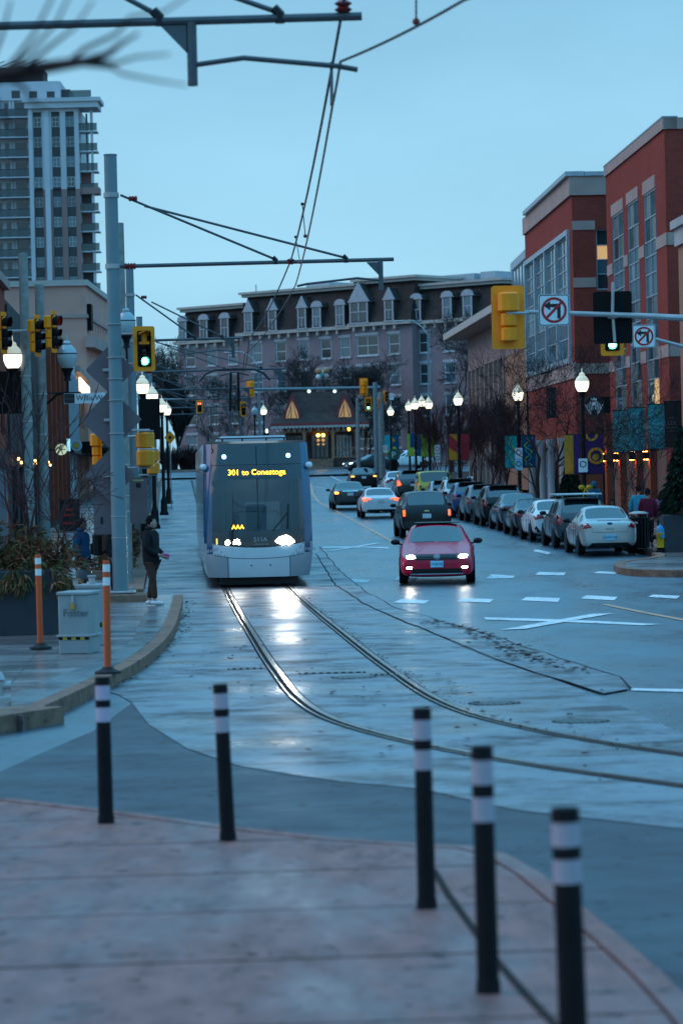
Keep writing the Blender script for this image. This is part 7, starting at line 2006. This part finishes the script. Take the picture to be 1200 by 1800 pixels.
bush('dry_shrub', 'olive tan foliage hanging over the front of the planter', base + Vector((.25, -.62, -.30)), 300, (.95, .22, .40), [M_straw2, M_straw], 4, group='dry shrubs in the dark planter', lift=-.5, blade=(.12, .28))
bare_tree('bare reddish shrub rising from the dark planter', base + Vector((.2, .2, -.05)), 3.4, 77, .55, .6, 3, .46, .030, M_twig, 'bare_shrub', None, (2, 2), .78, .007, 4, 'shrub')
bare_tree('thin bare shrub leaning right out of the planter', base + Vector((.75, .1, -.05)), 2.2, 78, .8, .25, 4, .45, .022, M_twig, 'bare_shrub', None, (2, 2), .8, .005, 3, 'shrub')

M_fir = mat('fir_needles', (.020, .030, .022), .8, var=.35, scale=5); M_fir2 = mat('fir_needles_lit', (.034, .046, .030), .8, var=.3, scale=5)
def conifer(label, loc, h, w, seed, group='small conifers on the right pavement'):
    rng = random.Random(seed); t = thing('conifer', label, 'tree', loc, 0, group)
    MB().lathe([(.06, 0), (.05, h * .3), (.01, h)], 7).build('trunk', M_bark, t)
    for m in (M_fir, M_fir2):
        V, F = [], []
        for k in range(900):
            f = rng.random() ** 1.4; z = h * (.05 + .93 * f); rr = w * (1 - f) ** .85 * rng.uniform(.45, 1.0) + .02
            a = rng.uniform(0, 6.283); c, s = math.cos(a), math.sin(a)
            p0 = Vector((c * rr * .35, s * rr * .35, z + .04)); p1 = Vector((c * rr, s * rr, z - rr * .25 + rng.uniform(-.05, .08)))
            side = Vector((-s, c, 0)) * rng.uniform(.03, .07)
            o = len(V); mid = p0.lerp(p1, .55) + Vector((0, 0, .03)); V += [p0, mid + side, p1, mid - side]; F.append((o, o + 1, o + 2, o + 3))
            o = len(V); V += [p0, mid + Vector((0, 0, .05)), p1, mid - Vector((0, 0, .05))]; F.append((o, o + 1, o + 2, o + 3))
        MB().add(V, F).build('crown', m, t)
    return t
conifer('dark little fir between lamp posts, beside the bannered lamp', on(gx(1003, 105), 105, .16), 2.9, .95, 1)
def planter(label, loc, sx, sy, sz, m=None, group='planters'):
    t = thing('planter', label, 'planter', loc, 0, group); MB().cbox((0, 0, sz / 2), (sx, sy, sz), .03).build('box', m or M_planter, t); MB().b2((-sx / 2 + .04, -sy / 2 + .04, sz - .04), (sx / 2 - .04, sy / 2 - .04, sz + .012)).build('soil', MATS['soil'], t); return t
Yq = 83.0; q = at(1196, 940, Yq)
planter('dark square planter holding a fir at the right edge', (q.x, Yq, gz(Yq) + .16), 1.15, 1.15, at(1180, 904, Yq).z - gz(Yq) - .16)
conifer('bushy dark fir in the square planter at the right edge', (q.x + .05, Yq, at(1180, 904, Yq).z), 2.6, .85, 6)
for k, (px, Y, h) in enumerate(((955, 112, .8), (975, 106, .9), (1060, 99, .8), (930, 120, .8), (1092, 95, .9), (905, 128, .9), (868, 140, .9))):
    bush('dry_shrub', 'low brown dry shrub on the right pavement, %s' % ['below the left street tree', 'left of the little fir', 'right of the bannered lamp', 'behind the slate blue sedan', 'left of the litter bin', 'behind the grey crossover', 'furthest, before the low hall'][k], on(gx(px, Y), Y, .16), 200, (.75, .7, h), [M_straw2, M_rust, M_fir_brown], 90 + k, group='dry shrubs on the right pavement', wide=.02)
# shrubs and small planters along the tram side of the left pavement
for k, Y in enumerate((74, 82, 90, 99, 109, 121)):
    x = lw(Y) - .85
    planter('low kerbside planter on the left pavement, %s from the pole' % ['first', 'second', 'third', 'fourth', 'fifth', 'sixth'][k], on(x, Y, .165), .9, 2.2, .22, M_kerb, 'kerbside planters')
    bush('dry_shrub', 'tan dry shrub in the %s kerbside planter from the pole' % ['first', 'second', 'third', 'fourth', 'fifth', 'sixth'][k], on(x, Y, .165 + .20), 260, (.45, .9, 1.15), [M_straw, M_straw2, M_rust], 120 + k, group='shrubs in kerbside planters', wide=.016)
    if k % 2 == 0: bare_tree('thin bare sapling in the %s kerbside planter from the pole' % ['first', '', 'third', '', 'fifth'][k], on(x - .1, Y + .5, .38), 2.4, 140 + k, .5, .6, 4, .4, .02, M_twig2, 'bare_shrub', 'saplings in kerbside planters', (2, 2), .78, .006, 3, 'shrub')
# conifer hedge row at hotel left
for k, (px, Y, h) in enumerate(((312, 290, 9.5), (330, 286, 3.2), (350, 285, 2.6), (300, 284, 3.0))):
    if k == 0:
        t = bare_tree('dense dark columnar tree at the hotel left corner', on(gx(px, Y), Y, .3), h, 200, .35, .9, 6, .2, .16, mat('yew_dark', (.022, .022, .022), .9), 'columnar_tree', None, (3, 4), .74, .05)
    else: tuft('dry_shrub', 'dark hedge shrub before the hotel, %s' % ['', 'left of the tram roof', 'behind the tram roof', 'leftmost'][k], on(gx(px, Y), Y, .32), 600, h, 1.6, [M_bark, M_twig2], 210 + k, group='hedge shrubs before the hotel', wide=.07, droop=.5)
# overhanging branch of a near tree, left of and above the camera: trunk stands outside the frame
rng = random.Random(5)
nt = thing('overhanging_tree', 'blurred dark branches reaching in at the top left corner', 'tree', on(-2.6, 8.6, .03), 0)
lo_ = nt.location
tk = MB(); tk.tube([(0, 0, 0), (.05, .1, 1.6), (-.05, .2, 3.0), (.1, .3, 3.9)], [.14, .12, .10, .07], 10); tk.build('trunk', M_bark, nt, True)
cw_ = MB()
def bpts(l): return [at(x, y, Y) - lo_ for x, y, Y in l]
cw_.tube([Vector((.1, .3, 3.9))] + bpts([(-160, 150, 8.8), (0, 132, 8.7), (80, 118, 8.6), (150, 108, 8.5), (190, 95, 8.5), (215, 75, 8.4), (245, 58, 8.4)]), [.05, .04, .027, .021, .015, .011, .007, .004], 6)
for l in ([(80, 118, 8.6), (130, 112, 8.5), (195, 118, 8.5), (215, 130, 8.4), (280, 142, 8.3), (330, 150, 8.3)], [(0, 132, 8.7), (30, 100, 8.7), (60, 60, 8.6), (90, 0, 8.6), (100, -40, 8.6)], [(20, 125, 8.7), (60, 85, 8.6), (100, 40, 8.6), (128, -20, 8.5)],
          [(40, 122, 8.6), (90, 80, 8.6), (130, 50, 8.5), (165, 0, 8.5)], [(120, 110, 8.6), (150, 85, 8.5), (205, 60, 8.5), (230, 30, 8.4), (290, 20, 8.4), (350, -20, 8.3)], [(0, 132, 8.7), (40, 150, 8.7), (60, 180, 8.7), (90, 200, 8.6)], [(150, 108, 8.5), (200, 112, 8.5), (240, 100, 8.4), (300, 95, 8.4)],
          [(-20, 120, 8.8), (5, 60, 8.8), (20, 0, 8.7)], [(-60, 140, 8.8), (-10, 170, 8.8), (20, 225, 8.8), (55, 240, 8.7)]):
    cw_.tube(bpts(l), [.0085 - .0055 * i / (len(l) - 1) for i in range(len(l))], 5)
cw_.build('crown', M_bark, nt, True)

# ================================================================== HYDRANT, BIN, BENCH
b = at(1160, 948, 82.5); t = thing('fire_hydrant', 'yellow fire hydrant with a blue top beside the square planter', 'fire hydrant', on(b.x, 82.5, .16), 0)
M_hy = mat('hydrant_yellow', (.55, .33, .015), .45); M_hb = mat('hydrant_blue', (.03, .22, .40), .45)
MB().lathe([(.15, 0), (.15, .06), (.11, .08), (.11, .12), (.14, .14)], 14).build('base', M_sigblack, t); MB().lathe([(.115, .14), (.12, .5), (.135, .52), (.135, .58)], 16).build('barrel', M_hy, t, True)
MB().lathe([(.135, .58), (.13, .68), (.09, .76), (.03, .79), (.03, .83), (.0, .84)], 16).build('bonnet', M_hb, t, True); MB().lathe([(.06, 0), (.06, .1), (.07, .1), (.07, .13)], 12, (-.27, 0, .45), 'x').build('outlet', M_sigblack, t); MB().lathe([(.065, -.14), (.065, 0)], 12, (.05, -.05, .48), 'y').build('outlet', M_hb, t)
b = at(1122, 940, 85.5); t = thing('litter_bin', 'black slatted litter bin with a grey lid beside the hydrant', 'litter bin', on(b.x, 85.5, .16), 0)
MB().lathe([(.27, .03), (.30, .9)], 18).build('liner', M_sigblack, t)
for k in range(18):
    a = 2 * math.pi * k / 18; MB().box((math.cos(a) * .305, math.sin(a) * .305, .48), (.03, .07, .86), Matrix.Rotation(a, 3, 'Z')).build('slat', M_lampblack, t)
MB().lathe([(.33, .90), (.34, .93), (.33, .96)], 18).build('rim', M_lampblack, t); MB().lathe([(.30, 1.06), (.29, 1.09), (.15, 1.13), (.0, 1.14)], 18).build('lid', M_galv, t, True)
for s in (-1, 1): MB().tube([(s * .26, 0, .9), (s * .26, 0, 1.08)], .015, 6).build('lid_support', M_galv, t)
# sandwich board on the left pavement
q = at(123, 905, 118); t = thing('sandwich_board', 'dark sandwich board with red writing on the left pavement', 'sandwich board', on(q.x, 118, .165), R(8)); hb_ = at(123, 876, 118).z - gz(118) - .165; 
for s in (-1, 1):
    o = MB().add([(-.42, s * .3, 0), (.42, s * .3, 0), (.42, s * .03, hb_), (-.42, s * .03, hb_)], [(0, 1, 2, 3)]); o = MB().prism([(-.42, 0), (.42, 0), (.42, hb_), (-.42, hb_)], -.015, .015, 'xz').build('board', mat('chalkboard', (.02, .02, .022), .6), t); o.location = (0, s * .16, 0); o.rotation_euler = (R(8) * s, 0, 0)
    if s < 0:
        for z, w in ((.2, .6), (.45, .5), (.62, .35)): MB().b2((-w / 2, -.022, hb_ * z), (w / 2, -.018, hb_ * z + .10)).build('writing', mat('red_chalk', (.28, .035, .03), .7), o)
MB().b2((.9, -.4, 0), (1.2, .1, 1.0)).build('litter_stand', M_sigblack, t) if False else None

# ================================================================== PEOPLE
def skin_shape(verts, edges, radii, lv=2, root=0):
    me = bpy.data.meshes.new('figure'); me.from_pydata(verts, edges, [])
    o = bpy.data.objects.new('figure', me); col.objects.link(o)
    o.modifiers.new('skin', 'SKIN')
    sv = me.skin_vertices[0].data
    for i, r in enumerate(radii): sv[i].radius = r if isinstance(r, tuple) else (r, r); sv[i].use_root = (i == root)
    md = o.modifiers.new('s', 'SUBSURF'); md.levels = lv; md.render_levels = lv
    dg = bpy.context.evaluated_depsgraph_get(); out = bpy.data.meshes.new_from_object(o.evaluated_get(dg))
    bpy.data.objects.remove(o); bpy.data.meshes.remove(me)
    return out
def join_meshes(ms):
    V, F = [], []
    for m in ms:
        o = len(V); V += [tuple(v.co) for v in m.vertices]; F += [[i + o for i in p.vertices] for p in m.polygons]
    r = bpy.data.meshes.new('body'); r.from_pydata(V, [], F); return r
M_skin1 = mat('skin_tan', (.30, .15, .10), .6, var=.06); M_skin2 = mat('skin_fair', (.42, .25, .20), .6, var=.06); M_skin3 = mat('skin_brown', (.13, .065, .045), .6, var=.06)
M_hairdk = mat('hair_dark', (.010, .006, .006), .7, var=.4, scale=30, bump=.5, bscale=80, spec=.1); M_hairbr = mat('hair_brown', (.025, .012, .010), .7, var=.4, scale=30, bump=.5, bscale=80, spec=.1)
def person(label, loc, rz, H=1.74, jacket=(.02, .02, .02), trousers=(.02, .02, .02), shoes=(.02, .02, .02), hair=M_hairdk, skin=M_skin1, arms='down', bulk=1.0, step=.12, coat=.0, hairstyle='short', head_turn=0.0, sit=False, hood=False, group=None):
    """figure faces local -y; one body mesh, clothes and hair as children"""
    t = thing('person', label, 'person', loc, rz, group)
    k = H / 1.74
    S = lambda *p: Vector(p) * k
    hipz = .92 if not sit else .50
    dz = hipz - .92
    J = {'pel': S(0, 0, hipz), 'chest': S(0, .01, 1.28 + dz), 'neck': S(0, .01, 1.48 + dz), 'head': S(0, -.015, 1.58 + dz)}
    for s, n in ((-1, 'l'), (1, 'r')):
        J['sh' + n] = S(s * .18, .01, 1.42 + dz); J['hip' + n] = S(s * .09, 0, hipz - .04)
        fy = (-step if s < 0 else step)
        if sit: J['kn' + n] = S(s * .12, -.42, .50); J['an' + n] = S(s * .12, -.40, .08); J['toe' + n] = S(s * .12, -.58, .04)
        else: J['kn' + n] = S(s * .10, fy * .45 - .02, .49); J['an' + n] = S(s * .10, fy, .09); J['toe' + n] = S(s * .12, fy - .17, .04)
        if arms == 'down': e, w = (s * .25, .03, 1.13 + dz), (s * .25, -.06, .88 + dz)
        elif arms == 'front': e, w = (s * .25, .02, 1.13 + dz), (s * .10, -.22, 1.00 + dz)
        elif arms == 'phone': e, w = (s * .24, -.02, 1.12 + dz), (s * .10, -.28, 1.24 + dz)
        else: e, w = (s * .26, .08 * s, 1.13 + dz), (s * .27, .05 * s - .10, .89 + dz)
        J['el' + n] = S(*e); J['wr' + n] = S(*w)
    # body: torso, limbs, hands with five fingers
    V, E, Rr, idx = [], [], [], {}
    def add(n, p, r, par=None):
        idx[n] = len(V); V.append(tuple(p)); Rr.append(r if isinstance(r, tuple) else r * k)
        if par is not None: E.append((idx[par], idx[n]))
    add('pel', J['pel'], .13); add('waist', J['pel'].lerp(J['chest'], .5), .115, 'pel'); add('chest', J['chest'], .14, 'waist'); add('neck', J['neck'], .055, 'chest'); add('skull', J['head'], .06, 'neck')
    for n in 'lr':
        add('sh' + n, J['sh' + n], .06, 'chest'); add('el' + n, J['el' + n], .042, 'sh' + n); add('wr' + n, J['wr' + n], .028, 'el' + n)
        d = (J['wr' + n] - J['el' + n]).normalized(); sd = Vector((0, 1, 0)) - d * d.y; sd.normalize(); cr = d.cross(sd)
        palm = J['wr' + n] + d * .055 * k; add('pm' + n, palm, .030, 'wr' + n)
        for fi, (o, ln) in enumerate(((-.030, .066), (-.010, .078), (.010, .074), (.030, .058))):
            a = palm + (d * .045 + sd * o) * k; b = a + (d * ln * .5 + cr * .008) * k; c_ = b + (d * ln * .42 + cr * .024) * k
            add('k%d%s' % (fi, n), a, .010, 'pm' + n); add('m%d%s' % (fi, n), b, .009, 'k%d%s' % (fi, n)); add('t%d%s' % (fi, n), c_, .0075, 'm%d%s' % (fi, n))
        a = J['wr' + n] + (d * .03 - sd * .035) * k; add('th' + n, a, .011, 'wr' + n); add('tt' + n, a + (d * .05 - sd * .025) * k, .009, 'th' + n)
        add('hip' + n, J['hip' + n], .095, 'pel'); add('kn' + n, J['kn' + n], .06, 'hip' + n); add('an' + n, J['an' + n], .04, 'kn' + n); add('toe' + n, J['toe' + n], .035, 'an' + n)
    body = skin_shape(V, E, Rr, 2, 0)
    # head with face
    hc = J['head'] + S(0, -.01, .065); R_ = Matrix.Rotation(head_turn, 3, 'Z')
    hm = MB().ball((0, 0, 0), (.075 * k, .095 * k, .118 * k), 16, 12)
    hm.ball((0, -.03 * k, -.055 * k), (.055 * k, .065 * k, .06 * k), 12, 8)                     # jaw
    hm.add([S(-.014, -.088, -.02), S(.014, -.088, -.02), S(0, -.118, -.025), S(0, -.094, .022)], [(0, 2, 3), (1, 3, 2), (0, 1, 2), (0, 3, 1)])   # nose
    for s in (-1, 1): hm.ball(S(s * .076, .008, -.012), (.012 * k, .02 * k, .03 * k), 8, 6)     # ears
    hm.ball(S(0, -.086, -.062), (.026 * k, .012 * k, .010 * k), 8, 6)                           # lips
    hm.v = [tuple(hc + R_ @ Vector(p)) for p in hm.v]
    b = link('body', join_meshes([body, hm.mesh('head')]), skin, t, True)
    eye = MB()
    for s in (-1, 1): eye.ball(S(s * .030, -.088, .008), (.011 * k, .006 * k, .007 * k), 6, 5); eye.box(S(s * .032, -.092, .028), (.03 * k, .008 * k, .006 * k))
    eye.v = [tuple(hc + R_ @ Vector(p)) for p in eye.v]; eye.build('eyes', M_hairdk, t)
    # hair
    hr = MB()
    N = 16
    prof = []
    for i in range(8):
        th = math.pi * .5 * i / 7
        prof.append((math.cos(th), math.sin(th)))
    for (a, c_) in (((.084, .104, .128), (0, .012, .012)),):
        Vh, Fh = [], []
        for i in range(9):
            ph = math.pi * (i / 8) * .62
            for j in range(N):
                an = 2 * math.pi * j / N; q = math.sin(ph)
                y = math.sin(an) * q; cut = 1.0 if y > -.35 else .0
                zz = math.cos(ph)
                if y < -.3 and zz < .55: zz = .55
                Vh.append(S(c_[0] + a[0] * math.cos(an) * q, c_[1] + a[1] * y, c_[2] + a[2] * zz))
        for i in range(8):
            for j in range(N): Fh.append((i * N + j, i * N + (j + 1) % N, (i + 1) * N + (j + 1) % N, (i + 1) * N + j))
        hr.add(Vh, Fh)
    if hairstyle == 'bun': hr.ball(S(0, .115, .075), .045 * k, 10, 7)
    if hairstyle == 'long':
        for a in range(7):
            x = -.075 + .025 * a; hr.tube([S(x, .05, .03), S(x * 1.2, .085, -.08), S(x * 1.35, .085, -.22), S(x * 1.2, .07, -.32)], [.03 * k, .035 * k, .03 * k, .012 * k], 6)
    hr.v = [tuple(hc + R_ @ Vector(p)) for p in hr.v]
    for _ in range(26):      # loose locks break the outline
        an = random.uniform(0, 6.283); ph = random.uniform(.1, 1.25); q_ = Vector((math.cos(an) * math.sin(ph) * .082, .012 + math.sin(an) * math.sin(ph) * .10, .012 + math.cos(ph) * .125)) * k
        if q_.y < -.04 * k and q_.z < .07 * k: continue
        lk_ = MB().ball(q_, (.026 * k, .026 * k, .022 * k), 6, 5); lk_.v = [tuple(hc + R_ @ Vector(p)) for p in lk_.v]; hr.add(lk_.v, lk_.f)
    if hood is not True: hr.build('hair', hair, t, True)
    # jacket: same skeleton, fuller
    mj = mat('jacket_%.3f_%.3f_%.3f' % tuple(jacket), jacket, .85, var=.18, scale=7, bump=.25, bscale=14, spec=.1)
    V, E, Rr, idx = [], [], [], {}
    add('pel', J['pel'] - S(0, 0, coat), (.18 * bulk * k, .15 * bulk * k)); add('waist', J['pel'].lerp(J['chest'], .45), (.165 * bulk * k, .135 * bulk * k), 'pel'); add('chest', J['chest'], (.175 * bulk * k, .145 * bulk * k), 'waist'); add('collar', J['neck'] - S(0, -.005, .0), .085, 'chest')
    for n in 'lr':
        add('sh' + n, J['sh' + n], .082 * bulk, 'chest'); add('el' + n, J['el' + n], .066 * bulk, 'sh' + n); add('cuff' + n, J['el' + n].lerp(J['wr' + n], .94), .05 * bulk, 'el' + n)
    link('jacket', skin_shape(V, E, Rr, 2, 0), mj, t, True)
    if hood is not False or hairstyle == 'bun':
        hd = MB().ball(hc + S(0, .05, -.11 if hood is not True else .0), ((.10 if hood is not True else .115) * k, .085 * k if hood is not True else .125 * k, .06 * k if hood is not True else .15 * k), 12, 8); hd.build('hood', mj, t, True)
    MB().b2(J['pel'] + S(-.006, -.158 * bulk, -coat), J['neck'] + S(.006, -.16 * bulk + .05, -.08)).build('zip', M_dark, t) if False else None
    # trousers and shoes
    mt = mat('trousers_%.3f_%.3f_%.3f' % tuple(trousers), trousers, .85, var=.15, scale=9, spec=.1)
    V, E, Rr, idx = [], [], [], {}
    add('pel', J['pel'], .145)
    for n in 'lr': add('hip' + n, J['hip' + n] - S(0, 0, .06), .105, 'pel'); add('kn' + n, J['kn' + n], .078, 'hip' + n); add('an' + n, J['an' + n] + S(0, 0, .03), .062, 'kn' + n)
    link('trousers', skin_shape(V, E, Rr, 2, 0), mt, t, True)
    ms = mat('shoes_%.3f_%.3f_%.3f' % tuple(shoes), shoes, .5)
    for n in 'lr':
        a, c_ = J['an' + n], J['toe' + n]; d = (c_ - a); d.z = 0
        sh = MB().tube([Vector((a.x, a.y + .07 * k, .045 * k)), Vector((a.x, a.y, .06 * k)), Vector((a.x, a.y, .05 * k)) + d * .6, Vector((a.x, a.y, .035 * k)) + d * 1.15], [.03 * k, .052 * k, .05 * k, .03 * k], 10)
        sh.v = [(x, y, max(z, .0)) for x, y, z in sh.v]; sh.build('shoe', ms, t, True)
    return t
LP = 'people waiting at the left crossing'
def stand(px, py, dz): b = G(px, py, dz); return on(b.x, b.y, dz)
p = stand(268, 1064, KH + .012); pY = p.y
person('person in a black coat and brown trousers with white shoes waiting by the kerb', p, R(72), 1.76, (.016, .016, .018), (.065, .034, .026), (.52, .54, .58), M_hairdk, M_skin2, 'front', 1.28, .10, .20, 'short', R(22), hood='back', group=LP)
t = thing('phone_case', 'bright pink object held at the waist by the black-coated person', 'phone', (p.x + .30, p.y - .07, p.z + 1.0), R(70)); MB().cbox((0, 0, 0), (.16, .10, .08), .02).build('case', mat('hot_pink', (.5, .02, .16), .45), t)
p = on(gx(197, 61.3), 61.3, KH + .012)
person('person with a black backpack standing behind the thick pole', p, R(75), 1.70, (.02, .02, .022), (.03, .025, .028), (.03, .03, .03), M_hairdk, M_skin1, 'down', 1.05, .10, .05, group=LP)
bp = thing('backpack', 'bulky black backpack worn by the person behind the thick pole', 'backpack', p + Vector((-.30, .02, 1.20)), R(75))
MB().cbox((0, .0, -.02), (.34, .22, .50), .08).build('bag', mat('backpack_black', (.015, .014, .015), .7, bump=.2), bp); MB().cbox((0, .12, -.12), (.26, .08, .24), .04).build('pocket', MATS['backpack_black'], bp)
for s in (-1, 1): MB().tube([(s * .11, -.10, .2), (s * .12, -.30, .22), (s * .12, -.34, -.05), (s * .11, -.12, -.22)], .022, 6).build('strap', MATS['backpack_black'], bp)
pw = on(gx(143, 60.3), 60.3, KH + .012)
person('person in a blue hooded jacket with tied-up hair beside the planter', pw, R(68), 1.70, (.008, .045, .10), (.018, .018, .022), (.03, .03, .03), M_hairdk, M_skin3, 'down', 1.22, .08, .08, 'bun', R(10), 'down' and False, False, LP)
bg = thing('carrier_bag', 'dark glossy carrier bag held by the person in blue', 'bag', pw + Vector((.05, -.27, .42)), R(20))
MB().lathe([(.10, 0), (.17, .05), (.18, .2), (.12, .34), (.05, .40), (.03, .42)], 12).build('bag', mat('bag_dark', (.05, .06, .065), .25), bg, True); MB().tube([(.0, -.04, .40), (0, 0, .50), (0, .04, .40)], .012, 6).build('handle', MATS['bag_dark'], bg)

RP = 'people on the right pavement'
def rstand(px, Y): return on(gx(px, Y), Y, .165)
person('person in a maroon puffer jacket walking away on the right pavement', rstand(1138, 86.5), R(176), 1.74, (.11, .012, .028), (.02, .022, .03), (.03, .03, .03), M_hairdk, M_skin1, 'down', 1.25, .16, .06, group=RP)
person('person in a bright teal jacket left of the maroon one', rstand(1122, 90.0), R(165), 1.78, (.03, .22, .30), (.02, .02, .025), (.03, .03, .03), M_hairdk, M_skin1, 'down', 1.1, .12, .04, group=RP)
person('person in a purple patterned top with long dark hair beside the fir', rstand(1163, 87.8), R(150), 1.66, (.16, .08, .14), (.02, .02, .03), (.03, .03, .03), M_hairdk, M_skin3, 'down', 1.0, .12, .0, 'long', group=RP)
sp_ = rstand(1076, 94.5)
person('person with long dark curly hair seated, looking at a phone', sp_, R(8), 1.68, (.035, .02, .022), (.02, .02, .025), (.03, .03, .03), M_hairbr, M_skin3, 'phone', 1.05, .0, .0, 'long', 0, True, group=RP)
t = thing('bench', 'low bench under the seated person with long dark hair', 'bench', sp_ + Vector((0, .05, 0)), 0)
for k in range(4): MB().box((0, -.18 + .12 * k, .36), (1.5, .10, .05)).build('slat', M_timber, t)
for s in (-1, 1): MB().box((s * .6, 0, .165), (.06, .4, .33)).build('leg', M_lampblack, t)
person('person in a hooded blue coat behind the bannered lamp', rstand(1044, 104.0), R(185), 1.74, (.02, .10, .17), (.02, .02, .03), (.03, .03, .03), M_hairdk, M_skin1, 'down', 1.2, .08, .25, hood=True, group=RP)
rb = at(1028, 858, 99.8); t = thing('ribbon_bow', 'yellow ribbon bow tied round the bannered lamp post', 'bow', rb)
for s in (-1, 1): MB().ball((s * .13, -.05, .03), (.12, .06, .09), 10, 7).build('loop', M_hy, t, True); MB().tube([(0, -.08, 0), (s * .08, -.09, -.2), (s * .10, -.07, -.38)], [.03, .03, .012], 5).build('tail', M_hy, t)
